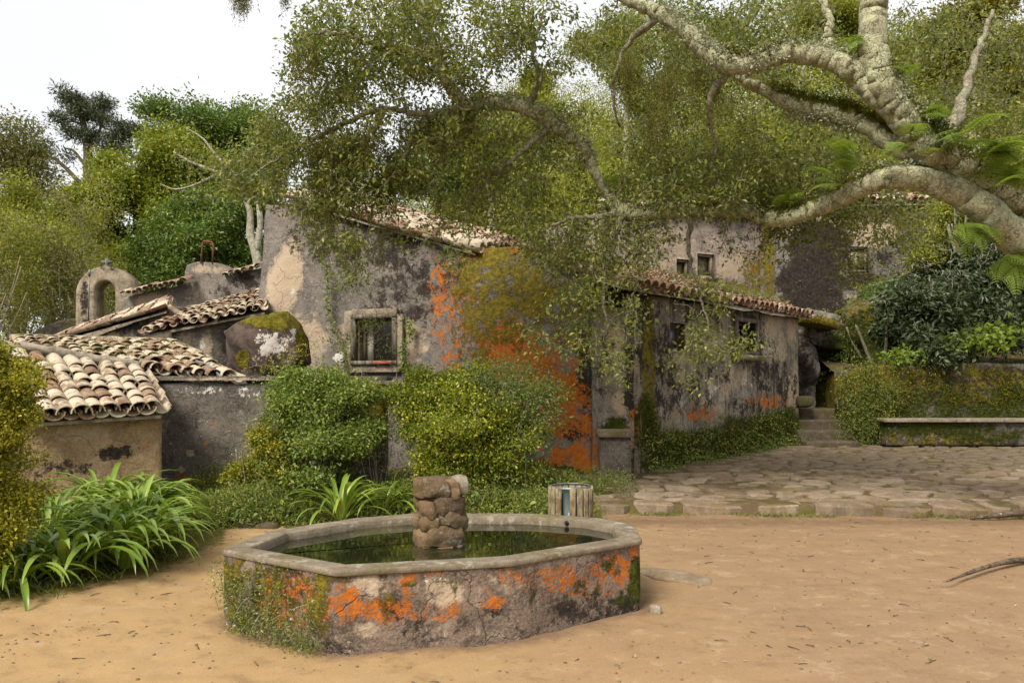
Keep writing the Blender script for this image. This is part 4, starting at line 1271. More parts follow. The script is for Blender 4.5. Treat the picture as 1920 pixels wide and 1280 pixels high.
# chapel: belfry arch, parapet with raised block
aA, aB = P(150, 600, 20.0)[:2], P(258, 600, 20.0)[:2]
bel = thing('belfry', ((aA[0] + aB[0]) / 2, 20.0, .8), 'round-topped cream belfry wall with an empty arched bell opening and small cross', 'belfry')
def arch_profile(cx, z0, half, zs, n=18):
    a = np.linspace(0, math.pi, n)
    return np.concatenate([[(cx + half, z0)], np.stack([cx + half * np.cos(a), zs + half * .96 * np.sin(a)], -1), [(cx - half, z0)]])
cx_, hz = (aA[0] + aB[0]) / 2 + .01, 20.0
zb, zt = .8, P(0, 501, 20)[2]
outer = arch_profile(cx_, zb, .72, zt - .70, 28)
ocx = P(204, 0, 20)[0]
inner = arch_profile(ocx, P(0, 600, 20)[2] - .2, .265, P(0, 528, 20)[2] - .25, 28)
n_ = len(outer)
def ringV(y, jt):
    o_ = np.stack([outer[:, 0], np.full(n_, y), outer[:, 1]], -1)
    i_ = np.stack([inner[:, 0], np.full(n_, y), inner[:, 1]], -1)
    L_ = [o_ * (1 - t) + i_ * t for t in np.linspace(0, 1, 7)]
    return np.concatenate(L_)
Vf, Vk = ringV(19.8, 0), ringV(20.28, 0)
Vf = Vf + np.stack([0 * Vf[:, 0], (fbm(Vf, 2.5, 3, 2) - .5) * .06, 0 * Vf[:, 0]], -1)
j = np.arange(n_ - 1)
Qs = []
for r in range(6):
    q = np.stack([r * n_ + j, (r + 1) * n_ + j, (r + 1) * n_ + j + 1, r * n_ + j + 1], -1)
    Qs += [q, q[:, ::-1] + 7 * n_]
Qs.append(np.stack([j, j + 1, j + 1 + 7 * n_, j + 7 * n_], -1))
Qs.append(np.stack([6 * n_ + j + 1, 6 * n_ + j, 13 * n_ + j, 13 * n_ + j + 1], -1))
Va = np.concatenate([Vf, Vk])
obj('arch_wall', Va, [np.concatenate(Qs)], M_chapel, bel, blobs(Va, {'dark': [(158, 570, 10, 40, .75), (175, 585, 16, 20, .4), (205, 503, 50, 5, .5)], 'pale': [(200, 520, 30, 10, .4)]}))
quadbox('sill', bel, ([(inner[-1, 0] - .02, 19.78), (inner[0, 0] + .02, 19.78), (inner[0, 0] + .02, 20.3), (inner[-1, 0] - .02, 20.3)], .82, inner[0, 1] + .06), M_chapel)
b = Bag(); b.add(*box(P(201, 493, 20.05), (.07, .08, .24))); b.add(*box(P(201, 492, 20.05) + [0, 0, .01], (.26, .075, .07))); b.add(*box(P(201, 500, 20.05), (.13, .13, .06)))
b.build('cross', M_iron, bel)
b = Bag(); b.add(*tube([P(166, 606, 19.6), P(166.5, 560, 19.6), P(168, 506, 19.6)], .016, 6)); b.add(*tube([P(167.8, 518, 19.6), P(168, 505, 19.6)], .03, 6)); b.add(*tube([P(160, 547, 19.7), P(172, 547, 19.7)], .012, 6))
o = b.build('metal_rod', M_grey_metal); tag(o, 'thin dark metal rod standing up the front of the belfry', 'rod')

pA, pB = P(232, 600, 19.6)[:2], P(496, 600, 19.0)[:2]
par = thing('chapel_parapet', (pA[0], pA[1], .8), 'chapel parapet wall with a raised blunt block and broken red tiles along the top', 'wall')
wall('wall', par, pA, pB, [(228, 556), (322, 538), (346, 530), (348.5, 496), (372, 490), (410, 493), (422, 503), (432, 514), (498, 500)], .6, M_house, {'pale': [(290, 565, 40, 16, .8), (390, 505, 36, 10, .6), (365, 560, 30, 30, .4)], 'dark': [(460, 530, 30, 20, .6), (420, 545, 40, 20, .4)]}, thick=.55, disp=.04, res=.05)
for k, (xa, ya, xb, yb, nt_) in enumerate(((240, 549, 352, 523, 12), (428, 513, 490, 499, 6))):
    for t in np.linspace(0, 1, nt_):
        p = P(xa + (xb - xa) * t, ya + (yb - ya) * t + rng.normal() * .8, 19.0 + (.5 if k == 0 else .2) * (1 - t))
        x = unit(np.array([rng.normal() * .1 + .1, -1, -.3]))
        y = unit(np.cross([0, 0, 1], x)); z = np.cross(x, y)
        inst('roof_tile', TM['red'][random.randrange(2)], par, p - x * .2, np.stack([x, y, z], 1), (1.1, .95, .9))
b = Bag(); f0 = [P(377, 494, 19.2), P(380, 455, 19.2), P(382, 452, 19.2), P(397, 454, 19.2), P(400, 458, 19.2), P(398, 494, 19.2)]
b.add(*tube(f0, .022, 6)); tag(b.build('iron_hoop', M_rust), 'rusty iron hoop standing on the raised block of the chapel parapet', 'iron hoop')

lA, lB = P(30, 640, 21)[:2], P(150, 640, 21.5)[:2]
lw = thing('boundary_wall', (lA[0], lA[1], .3), 'dark curved-topped boundary wall at the foot of the belfry among bare bushes', 'wall')
wall('wall', lw, lA, lB, [(35, 640), (60, 624), (90, 608), (125, 598), (150, 595)], .2, M_garden, {'moss': [(130, 605, 20, 8, .7)]}, thick=.4, disp=.04)

# the lichened boulder leaning on the house
V, Q = rough_box(P(507, 652, 12.9), (1.12, 1.0, 1.02), np.array([[.93, 0, .36], [0, 1, 0], [-.36, 0, .93]]), 26, .15, 5, 1.9, .62)
o = obj('lichened_boulder', V, Q, M_boulder, None, blobs(V, {'moss': [(515, 598, 64, 24, .9), (565, 640, 12, 50, .8), (455, 672, 14, 20, .9)], 'white': [(510, 640, 34, 34, .52), (498, 655, 16, 16, .7), (470, 680, 24, 18, .5), (545, 630, 14, 20, .45)]}))
tag(o, 'big boulder with white lichen blotches and a cap of moss against the grey house', 'boulder')
hose_pts = spline([P(343, 665, 12.3), P(362, 674, 12.0), P(385, 682, 11.7), P(403, 695, 11.45), P(416, 709, 11.25)], 8)
V, fs = tube(hose_pts, .014, 8)
tag(obj('water_hose', V, fs, M_hose), 'thin blue hose lying down the old tiles behind the garden wall', 'hose')

# ------------------------------------------------------------ fountain basin
bc = BASIN.mean(0)
fount = thing('fountain_basin', (bc[0], bc[1], 0), 'elongated many-sided stone water basin with orange lichen on its plastered sides', 'fountain')
def rounded(poly, r, step):
    out = []
    n = len(poly)
    for k in range(n):
        p0, p1, p2 = poly[k - 1], poly[k], poly[(k + 1) % n]
        a = p1 + unit(p0 - p1) * r; c = p1 + unit(p2 - p1) * r
        t = np.linspace(0, 1, 5)[:, None]
        out.append((1 - t) ** 2 * a + 2 * t * (1 - t) * p1 + t ** 2 * c)
        e = p2 + unit(p1 - p2) * r
        L_ = np.linalg.norm(e - c); m = max(2, int(L_ / step))
        tt = np.linspace(0, 1, m + 1)[1:-1, None]
        out.append(c * (1 - tt) + e * tt)
    return np.concatenate(out)
ring = rounded(BASIN, .05, .035)
m_ = len(ring)
tan = unit(np.roll(ring, -1, 0) - np.roll(ring, 1, 0))
nin = np.stack([-tan[:, 1], tan[:, 0]], -1)
if ((bc - ring) * nin).sum() < 0: nin = -nin
for _ in range(6): nin = unit(nin + np.roll(nin, 1, 0) + np.roll(nin, -1, 0))
HB = .52
def sweep(profile, name, mat, spec=None, amp=.012, closed=False, seed=3, freq=6):
    """profile: [(inset, z)] swept round the basin"""
    k = len(profile)
    V = np.concatenate([np.concatenate([ring + nin * i_, np.full((m_, 1), z)], 1) for i_, z in profile])
    dd = fbm(V, freq, 4, seed) - .5
    V = V + np.concatenate([-np.tile(nin, (k, 1)), np.ones((len(V), 1)) * .4], 1) * (dd * 2 * amp)[:, None]
    j = np.arange(m_); jn = (j + 1) % m_
    rng_ = range(k) if closed else range(k - 1)
    Q = np.concatenate([np.stack([r * m_ + j, r * m_ + jn, ((r + 1) % k) * m_ + jn, ((r + 1) % k) * m_ + j], -1) for r in rng_])
    return obj(name, V, [Q], mat, fount, blobs(V, spec) if spec else None)
zs_ = np.linspace(-.12, HB - .034, 18)
spec_b = {
    'moss': [(470, 1110, 90, 70, .60), (560, 1110, 60, 50, .56), (430, 1080, 40, 40, .62), (600, 1160, 24, 60, .55), (730, 1120, 16, 50, .6), (620, 1085, 50, 14, .7), (820, 1090, 90, 8, .5)],
    'green': [(1195, 1090, 16, 50, .8), (1100, 1100, 50, 20, .45), (1140, 1060, 30, 24, .45), (1180, 1120, 40, 24, .6), (440, 1070, 30, 30, .4), (1000, 1110, 10, 30, .5), (850, 1100, 8, 30, .6), (720, 1110, 14, 40, .6)],
    'orange': [(650, 1130, 26, 40, 0.67), (720, 1145, 50, 26, 0.60), (760, 1110, 18, 40, 0.52), (925, 1130, 26, 14, 0.65), (860, 1140, 24, 12, 0.52), (1050, 1080, 50, 24, 0.52), (1150, 1070, 40, 30, 0.62), (540, 1120, 60, 60, 0.52), (800, 1075, 40, 12, 0.39), (1190, 1050, 14, 40, 0.60), (600, 1140, 30, 40, 0.52), (1110, 1090, 70, 30, 0.41), (980, 1090, 90, 30, 0.31), (800, 1150, 60, 20, 0.36)],
    'pale': [(690, 1100, 50, 24, .5), (830, 1110, 50, 34, .6), (680, 1185, 40, 20, .5), (950, 1090, 50, 24, .4)],
    'dark': [(900, 1180, 200, 40, .36), (1120, 1140, 110, 34, .5), (640, 1210, 60, 20, .5), (480, 1130, 90, 60, .52), (560, 1070, 60, 14, .5), (740, 1130, 20, 40, .5)],
    'white': [(830, 1085, 40, 10, .42), (700, 1085, 50, 8, .42)]}
sweep([(0.015, z) for z in zs_], 'basin_wall', M_basin, spec_b, .022, seed=5, freq=4)
RW_ = .17
rim_prof = [(.018, HB - .042), (.004, HB - .038), (.0, HB - .034), (.0, HB - .008), (.006, HB)] + [(x_, HB + .002) for x_ in np.linspace(.02, RW_ - .02, 7)] + [(RW_ - .006, HB - .002), (RW_, HB - .008), (RW_ + .006, HB - .05), (RW_ + .006, HB - .32)]
sweep(rim_prof, 'rim', M_rim, None, .007, seed=7, freq=12)
WZ = HB - .062
inner_ring = ring + nin * (RW_ + .012)
Vw = np.concatenate([np.concatenate([inner_ring, np.full((m_, 1), WZ)], 1), [[bc[0], bc[1], WZ]]])
j = np.arange(m_)
obj('water', Vw, [np.stack([j, (j + 1) % m_, np.full(m_, m_)], -1)], M_water, kind='structure')
o = bpy.data.objects['water']
b = Bag()
for px, py in ((604, 991), (1062, 979)):
    p = P(px, py, 6.45 if px < 800 else 6.72)
    b = Bag().add(*tube([p + [0, .06, 0], p - [0, .035, 0]], .018, 10))
    b.build('spout', M_pipe, fount)

# pillar of rough stones rising from the water
pc = np.array([-.545, 6.0])
pil = obj('rock_pillar', *rough_box((pc[0], pc[1], .46), (.19, .19, .84), None, 8, .03, 3, 6, .2), mat=M_rock, parent=fount)
def course(z0, z1, rad, n, seed, a0):
    ws = rng.uniform(.7, 1.35, n); ws = ws / ws.sum() * 2 * math.pi
    a = a0
    for k in range(n):
        am = a + ws[k] / 2; a += ws[k]
        wd_ = ws[k] * rad * rng.uniform(.98, 1.12)
        dz = rng.uniform(-.022, .022)
        c = (pc[0] + math.cos(am) * (rad - .06), pc[1] + math.sin(am) * (rad - .06), (z0 + z1) / 2 + dz)
        tl = rng.normal() * .14
        ax = np.array([[-math.sin(am), math.cos(am), 0], [math.cos(am), math.sin(am), 0], [0, 0, 1]])
        ax = np.array([ax[0] * math.cos(tl) + ax[2] * math.sin(tl), ax[1], ax[2] * math.cos(tl) - ax[0] * math.sin(tl)])
        V, Q = rough_box(c, (wd_, .2, (z1 - z0) * rng.uniform(.95, 1.2)), ax, 14, .030, seed + k, 9, .50)
        obj('stone', V, Q, M_rock, pil)
course(.30, .475, .165, 5, 10, .3)
course(.46, .60, .145, 5, 20, .95)
course(.585, .70, .15, 5, 30, .2)
course(.69, .815, .145, 5, 40, .8)
for dx, dy, z_, sx_, sy_, sz_, mt in ((-.015, -.12, .885, .25, .20, .155, M_rock), (-.165, -.06, .88, .13, .2, .15, M_rock), (.125, -.07, .87, .12, .18, .13, M_rock), (.185, .02, .895, .15, .2, .14, M_pale_rock), (.02, .10, .88, .24, .18, .14, M_rock), (-.14, .12, .875, .18, .18, .13, M_rock), (.13, .13, .87, .16, .16, .12, M_rock), (0, 0, .90, .22, .18, .1, M_rock)):
    V, Q = rough_box((pc[0] + dx * .82, pc[1] + dy * .82, z_), (sx_ * .86, sy_ * .82, sz_ * rng.uniform(.9, 1.08)), np.array([[.98, .1, rng.normal() * .1], [-.1, .98, 0], [0, 0, 1]]), 14, .030, int(z_ * 1000 + dx * 500), 9, .50)
    obj('stone', V, Q, mt, pil)

# ------------------------------------------------------------ slatted litter bin
lb = P(1070, 0, 7.9)[:2]
bin_ = thing('litter_bin', (lb[0], lb[1], 0), 'round litter bin of lichened upright wooden slats behind the basin', 'bin')
NS = 19
for k in range(NS):
    a = k / NS * 2 * math.pi + .10
    if abs(((a + math.pi / 2 + .29 + math.pi) % (2 * math.pi)) - math.pi) < .16: continue       # the missing slat shows the liner
    ax = np.array([[-math.sin(a), math.cos(a), 0], [math.cos(a), math.sin(a), 0], [0, 0, 1]])
    V, Q = rough_box((lb[0] + .212 * math.cos(a), lb[1] + .212 * math.sin(a), .335 + rng.uniform(-.006, .006)), (.056, .022, .62), ax, 6, .004, k, 12, .04)
    obj('slat', V, Q, M_slat, bin_)
a = np.linspace(0, 2 * math.pi, 25)[:-1]
def cyl(r0, r1, z0, z1, name, mat, parent, th=.006):
    V = np.concatenate([np.stack([lb[0] + r * np.cos(a), lb[1] + r * np.sin(a), np.full(24, z)], -1) for r, z in ((r0, z0), (r1, z1), (r1 - th, z1), (r0 - th, z0 + .01))])
    j = np.arange(24); jn = (j + 1) % 24
    return obj(name, V, [np.concatenate([np.stack([r * 24 + j, r * 24 + jn, (r + 1) * 24 + jn, (r + 1) * 24 + j], -1) for r in range(3)])], mat, parent)
cyl(.17, .175, .05, .60, 'liner', M_bin, bin_)
cyl(.198, .198, .12, .15, 'hoop', M_rust, bin_)
cyl(.198, .198, .635, .655, 'hoop', M_grey_metal, bin_)
V, Q = rough_box((lb[0] - .03, lb[1] - .185, .23), (.02, .012, .36), None, 5, .004, 3)
obj('bag_edge', V, Q, M_binbag, bin_)

# loose flat slab and root on the sand
V, Q = rough_box((1.36, 6.92, -.008), (.72, .27, .055), np.array([[.72, -.69, 0], [.69, .72, 0], [0, 0, 1]]), 20, .07, 31, 3.2, .55)
tag(obj('sunken_stone', V, Q, M_paving), 'pale worn stone sunk flat in the sand beside the basin', 'stone')
V, fs = tube(*(lambda s: (s[0], s[1]))(spline([P(1775, 1098, 6.55) , P(1830, 1077, 6.9), P(1880, 1062, 7.2), P(1925, 1056, 7.4), P(1990, 1050, 7.6)], 8, [.008, .018, .026, .03, .03])), sides=8, rough=.4)
V[:, 2] -= V[:, 2].min() + .012
tag(obj('bare_root', V, fs, M_brownbark), 'bare grey tree root crossing the sand', 'root')
V, fs = tube(*spline([P(1820, 968, 9.75), P(1870, 962, 9.8), P(1925, 958, 9.8), P(2000, 955, 9.9)], 8, [.02, .035, .04, .04]), sides=8, rough=.4)
V[:, 2] += .0 - V[:, 2].min()
tag(obj('bare_root', V, fs, M_brownbark), 'brown root running along the foot of the kerb stones', 'root')
V, Q = blob_rock((1.03, 5.78, .015), (.08, .06, .08), 3, 8, .02, 6)
tag(obj('small_stone', V, Q, M_pale_rock), 'small pale stone leaning at the corner of the basin', 'stone')

# ------------------------------------------------------------ plants: generators
def grow(nodes, rads, anchors, start=.5, tip=.004, sag=.0, sides=4, wig=.12, rmax=.03, per=4):
    """twigs from the nearest part of a skeleton to every anchor, new twigs joining the skeleton as it grows"""
    nodes = np.asarray(nodes, float); rads = np.asarray(rads, float)
    anchors = np.asarray(anchors, float)
    cap_ = len(nodes) + len(anchors) * (per + 1)
    NP = np.zeros((cap_, 3)); NR = np.zeros(cap_)
    n = len(nodes); NP[:n] = nodes; NR[:n] = rads
    d0 = np.array([((nodes - a) ** 2).sum(1).min() for a in anchors])
    bag = Bag(); dirs = np.zeros((len(anchors), 3))
    for ai in np.argsort(d0):
        a = anchors[ai]
        dd = ((NP[:n] - a) ** 2).sum(1)
        b = int(dd.argmin())
        p0 = NP[b]; L = math.sqrt(dd[b])
        if L < .02:
            continue
        r0 = min(NR[b] * start + .002, rmax, .004 + L * .02)
        t = np.linspace(0, 1, per + 1)[:, None]
        pts = p0 * (1 - t) + a * t
        w_ = np.sin(t * math.pi)
        pts = pts + rng.normal(size=pts.shape) * w_ * L * wig + np.array([0, 0, -1.0]) * w_ * sag * L
        rr = np.linspace(r0, tip, per + 1)
        bag.add(*tube(pts, rr, sides, False))
        dirs[ai] = pts[-1] - pts[-2]
        NP[n:n + per] = pts[1:]; NR[n:n + per] = rr[1:]
        n += per
    return bag, dirs

def lobe_pts(lobes, n, gap=.42, gfreq=1.0, lo=.55, up=-.6, seed=0, sub=0):
    """anchor points through the outer part of crown lobes [(centre, (rx, ry, rz))], with gaps between clumps"""
    if sub:
        new = []
        for c, r in lobes:
            c = np.asarray(c, float); r = np.asarray(r, float)
            for _ in range(sub):
                d = unit(rng.normal(size=3) + [0, 0, .25])
                f = rng.uniform(.2, .48)
                new.append((c + d * r * rng.uniform(.3, .9), r * f * .92 * np.array([1.15, 1.15, .8])))
        lobes = new
    wts = np.array([l[1][0] * l[1][2] for l in lobes]); wts = wts / wts.sum()
    out = []; need = n
    while need > 0:
        k = rng.choice(len(lobes), need * 2, p=wts)
        c = np.array([lobes[q][0] for q in k]); r = np.array([lobes[q][1] for q in k])
        d = unit(rng.normal(size=(len(k), 3)))
        p = c + d * r * rng.uniform(lo, 1.05, (len(k), 1)) ** .7
        ok = (d[:, 2] > up) & (vnoise(p, gfreq, 40 + seed) > gap)
        p = p[ok][:need]
        out.append(p); need -= len(p)
    return np.concatenate(out)

def oval(px, py, rx, ry, Y0, Y1, n):
    """n points in a slab of air, its outline an ellipse of photo pixels, depth Y0..Y1"""
    a = rng.uniform(0, 2 * math.pi, n); r = np.sqrt(rng.uniform(0, 1, n))
    x = px + rx * r * np.cos(a); y = py + ry * r * np.sin(a)
    Y = rng.uniform(Y0, Y1, n)
    return np.stack([(x - CX) / F * Y, Y, EYE - (y - HY) / F * Y], -1)

def L3(px, py, Y, rx, ry=None, dy=None):
    """a crown lobe: centre seen at (px, py) at depth Y, radii given in photo pixels"""
    k = Y / F
    ry = ry or rx
    return (P(px, py, Y), (rx * k, (dy if dy else rx * k), ry * k))

def plant(name, base, label, cat, lobes, n, k, r, L, lmat, bmat=None, stems=((0, 0, .5),), srad=.03, group=None, ratio=.5, gap=.40, gfreq=1.5, crown='foliage', trunk='stem', flat=.7, droop=0., upn=.8, per=4, tip=.004, rmax=.03, trunk_pts=None, seed=0, lo=.55, up=-.6, outward=.6, kind=None, cl=.5, sub=0):
    """a shrub or tree: stems or a trunk with its limbs, and a crown of separate leaves in lobes"""
    t = thing(name, base, label, cat, group)
    an = lobe_pts(lobes, n, gap, gfreq, lo, up, seed, sub)
    sk, sr = [], []
    bag = Bag()
    base = np.asarray(base, float)
    if sub:
        cen = np.array([l[0] for l in lobes]); rad = np.array([np.mean(l[1]) for l in lobes])
        m = max(3, n // 7)
        pick = an[rng.choice(len(an), m, replace=False)]
        dd = ((pick[:, None, :] - cen[None]) ** 2).sum(-1); q_ = dd.argmin(1)
        dv = unit(pick - cen[q_] + np.array([0, 0, .3]) * rad[q_][:, None])
        ex = [pick + dv * (rad[q_] * f_)[:, None] * rng.uniform(.6, 1.2, (m, 1)) for f_ in (.18, .38, .58)]
        an = np.concatenate([an] + ex)
    if trunk_pts is None:
        for dx, dy, h in stems:
            pts = spline([base + [dx * .3, dy * .3, -.05], base + [dx * .7 + rng.normal() * .02, dy * .7, h * .5], base + [dx, dy, h]], 5)
            rr = np.linspace(srad, srad * .5, len(pts))
            bag.add(*tube(pts, rr, 6)); sk.append(pts); sr.append(rr)
    else:
        for pts, rr in trunk_pts:
            pts, rr = spline(pts, 7, rr)
            bag.add(*tube(pts, rr, 9, True, .18, seed + 2, 2.5 / max(rr[0], .03) * .2)); sk.append(pts); sr.append(rr)
    gb, dirs = grow(np.concatenate(sk), np.concatenate(sr), an, tip=tip, sides=4, rmax=rmax, per=per, wig=.10)
    if gb.n:
        V, fs, _ = gb.data(); bag.add(V, fs)
    bag.build(trunk, bmat or M_twig, t)
    V, fs, A = leafset(an, k, r, L, ratio, flat, droop, outward, upn, cl=cl)
    obj(crown, V, fs, lmat, t, A, False)
    return t, an

# ------------------------------------------------------------ the wood on the slope, one mass of undergrowth
cl_pts = []
for _ in range(1050):
    Y_ = 22.0 + 31 * rng.uniform(0, 1) ** 1.2
    a_ = rng.uniform(-.26, .72)
    x_ = a_ * Y_
    z_ = hill_z(np.array([x_]), np.array([Y_]))[0]
    R = rng.uniform(.8, 1.8)
    h_ = rng.uniform(.3, 3.8) + (2.0 * rng.uniform() if a_ > .25 else 0) if a_ > -.12 else rng.uniform(-.5, 1.2)
    cl_pts.append(((x_, Y_, z_ + h_), (R, R, R * rng.uniform(.7, 1.15))))
for _ in range(170):
    Y_ = rng.uniform(25, 42)
    x_ = rng.uniform(-1.15, -.30) * Y_
    R = rng.uniform(.9, 1.7)
    cl_pts.append(((x_, Y_, rng.uniform(.2, 1.9)), (R, R, R * rng.uniform(.7, 1.1))))
an = lobe_pts(cl_pts, 18500, .26, .8, .75, -.2, 3)
V, fs, A = leafset(an, 30, .25, .125, .5, .7, .1, .5, .7, cl=.6)
woodb = Bag()
tw = an[rng.choice(len(an), 1500, replace=False)]
for p in tw:
    q = p + rng.normal(size=3) * [.25, .25, .2] + [0, 0, -rng.uniform(.5, 1.3)]
    woodb.add(*tube(np.stack([q, lerp(q, p, .5) + rng.normal(size=3) * .1, p]), [.016, .011, .006], 3, False))
wood = obj('hillside_wood', V, fs, L_wood, None, A, False, kind='stuff')
tag(wood, 'olive green undergrowth and small trees covering the slope behind the houses', 'woodland')
woodb.build('branch', M_palebark, wood, kind='stuff')

# trees one can tell apart, behind
def tr(*p): return [np.asarray(q, float) for q in p]
def gz(px, Y):
    return hill_z(np.array([(px - CX) / F * Y]), np.array([float(Y)]))[0]
plant('broadleaf_tree', P(265, 640, 30) * [1, 1, 0], 'bright yellow-green dense broadleaf tree behind the chapel, in front of the pine', 'tree',
      [L3(238, 385, 30, 62, 46), L3(285, 335, 31, 72, 52), L3(300, 285, 31.5, 60, 32), L3(170, 400, 30, 40, 40), L3(320, 345, 31, 80, 60), L3(240, 440, 30, 80, 60), L3(200, 460, 30, 60, 60), L3(290, 400, 30.5, 90, 60), L3(268, 280, 31, 20, 20), L3(260, 510, 29.5, 90, 50), L3(265, 400, 29.6, 80, 50), L3(290, 450, 29.3, 70, 50), L3(200, 410, 29.6, 60, 40)], 4600, 34, .25, .145, L_bright, M_brownbark,
      trunk_pts=[(tr(P(265, 640, 30) * [1, 1, 0], P(262, 520, 30.2), P(258, 400, 30.6), P(265, 330, 31)), [.3, .22, .14, .06])], gap=.47, gfreq=.8, crown='crown', trunk='trunk', rmax=.06, seed=1, sub=16, up=-.5, lo=.5)
plant('broadleaf_tree', P(380, 640, 28) * [1, 1, 0], 'deep green bushy tree rising directly above the chapel parapet and iron hoop', 'tree',
      [L3(370, 470, 27, 70, 42), L3(420, 430, 27, 66, 46), L3(330, 505, 27, 50, 36), L3(300, 480, 28, 40, 50), L3(450, 490, 27, 50, 36), L3(400, 520, 27, 90, 30), L3(300, 530, 27, 60, 40), L3(350, 430, 27.5, 60, 50), L3(470, 420, 27, 40, 60)], 2700, 36, .21, .125, L_deep, M_brownbark,
      trunk_pts=[(tr(P(380, 640, 28) * [1, 1, 0], P(385, 540, 27.6), P(392, 460, 27.2), P(398, 420, 27)), [.25, .2, .12, .05])], gap=.47, gfreq=.9, crown='crown', trunk='trunk', rmax=.06, seed=2, sub=16, up=-.5, lo=.5)
plant('broadleaf_tree', P(420, 640, 36) * [1, 1, 0], 'dark round-topped tree behind, tallest of the green trees by the house corner', 'tree',
      [L3(405, 250, 36, 90, 45), L3(390, 300, 36, 75, 50), L3(455, 270, 36, 66, 50), L3(350, 265, 36, 40, 30), L3(470, 350, 35, 60, 60), L3(400, 380, 35, 90, 60), L3(440, 430, 35, 80, 60)], 2800, 32, .30, .16, L_deep, M_brownbark,
      trunk_pts=[(tr(P(420, 640, 36) * [1, 1, 0], P(418, 480, 36), P(412, 360, 36), P(408, 280, 36)), [.35, .28, .18, .08])], gap=.45, gfreq=.8, crown='crown', trunk='trunk', rmax=.07, seed=3, sub=14, up=-.5, lo=.5)
def pine_limb(*p): return tr(*[P(*q) for q in p])
plant('pine_tree', P(168, 640, 44) * [1, 1, 0], 'tall leaning dark pine with bare lower limbs, against the pale sky', 'tree',
      [L3(118, 172, 44, 16, 11), L3(142, 190, 44, 22, 14), L3(160, 215, 44, 31, 14), L3(192, 195, 44, 17, 14), L3(205, 235, 44, 27, 15), L3(215, 260, 44, 28, 15), L3(245, 245, 44, 19, 10), L3(110, 222, 44, 16, 6), L3(165, 255, 44, 31, 11), L3(130, 245, 44, 14, 6), L3(190, 285, 44, 28, 10), L3(230, 285, 44, 22, 9), L3(262, 248, 44, 8, 9), L3(88, 272, 44, 12, 6), L3(122, 292, 44, 9, 4), L3(75, 285, 44, 11, 6)], 620, 20, .20, .26, L_pine, M_brownbark,
      trunk_pts=[(pine_limb((168, 640, 44), (166, 480, 44), (166, 330, 44), (163, 270, 44), (150, 210, 44), (122, 165, 44)), [.42, .36, .30, .22, .13, .05]),
                 (pine_limb((152, 345, 44), (120, 312, 44), (96, 295, 44), (72, 288, 44)), [.14, .10, .07, .04]), (pine_limb((166, 330, 44), (190, 295, 44), (205, 270, 44), (225, 240, 44)), [.14, .10, .08, .05]),
                 (pine_limb((166, 320, 44), (140, 285, 44), (122, 278, 44)), [.10, .07, .04]), (pine_limb((164, 280, 44), (185, 250, 44), (196, 205, 44)), [.12, .08, .05]), (pine_limb((155, 235, 44), (125, 222, 44), (98, 218, 44)), [.08, .05, .03])],
      gap=.35, gfreq=.9, crown='crown', trunk='trunk', ratio=.22, rmax=.06, seed=4, upn=.3, lo=.2)
plant('slender_tree', P(35, 640, 40) * [1, 1, 0], 'thin open-crowned grey-green tree with sky showing through it', 'tree',
      [L3(22, 245, 40, 34, 26), L3(45, 240, 40, 26, 20), L3(20, 290, 40, 44, 30), L3(58, 285, 40, 28, 24), L3(70, 320, 40, 36, 20), L3(30, 340, 40, 50, 26), L3(-10, 300, 40, 40, 50), L3(80, 365, 40, 40, 24)], 800, 16, .34, .17, L_thin, M_brownbark,
      trunk_pts=[(tr(*[P(*q) for q in ((35, 640, 40), (30, 460, 40), (22, 350, 40), (28, 260, 40))]), [.3, .24, .16, .05]), (tr(*[P(*q) for q in ((24, 370, 40), (52, 310, 40), (66, 270, 40))]), [.12, .08, .03])],
      gap=.40, gfreq=.8, crown='crown', trunk='trunk', rmax=.05, seed=5)
plant('grey_tree', P(95, 640, 36) * [1, 1, 0], 'hazy olive tree crown below the slender tree, above the bare bushes', 'tree',
      [L3(90, 385, 36, 60, 34), L3(40, 410, 36, 50, 36), L3(140, 400, 36, 40, 30), L3(60, 450, 35, 80, 40), L3(130, 450, 35, 50, 36)], 1100, 22, .30, .16, L_wood, M_brownbark,
      trunk_pts=[(tr(*[P(*q) for q in ((95, 640, 36), (92, 500, 36), (90, 400, 36))]), [.25, .2, .08])], gap=.42, gfreq=.8, crown='crown', trunk='trunk', rmax=.05, seed=6, sub=9, up=-.25, lo=.7)
# bare yellowish bushes at the far left
for q, (px, Y, h, lab) in enumerate(((35, 22, 330, 'tallest bare-twigged yellowish bush, by the edge of the boundary wall'), (115, 23, 380, 'bare-twigged yellowish bush right behind the belfry'), (190, 25, 440, 'bare-twigged brownish bush between the belfry and the green tree'), (-40, 20, 380, 'sparse yellowish bush beyond the end of the boundary wall'))):
    base = P(px, 660, Y)
    lobes = [L3(px + rng.normal() * 20, 640 - h * f * .62, Y, 62 - 14 * f, 50) for f in (.2, .5, .8, 1.0)]
    t, an = plant('bare_bush', base, lab, 'bush', lobes, 900, 7, .17, .09, L_thin if q % 2 else L_wood, M_drytwig,
          stems=tuple((rng.normal() * .9, rng.normal() * .4, rng.uniform(1.0, 2.6)) for _ in range(14)), srad=.022, group='bare bushes round the belfry', gap=.3, gfreq=1.2, tip=.006, rmax=.02, lo=.1, up=-1, per=5, seed=10 + q)
plant('shrub', P(40, 640, 24.5), 'low yellowing undergrowth mass among the bare bushes', 'shrub', [L3(20, 560, 26, 70, 60), L3(110, 560, 26.5, 80, 60), L3(70, 480, 27, 90, 50), L3(180, 560, 27, 60, 70), L3(0, 470, 27, 60, 60), L3(215, 510, 28, 40, 50)], 1500, 26, .22, .11, L_wood, M_drytwig, stems=((0, 0, 1), (1, 0, 1.2), (-1, 0, 1.)), gap=.36, gfreq=1.0, seed=15)
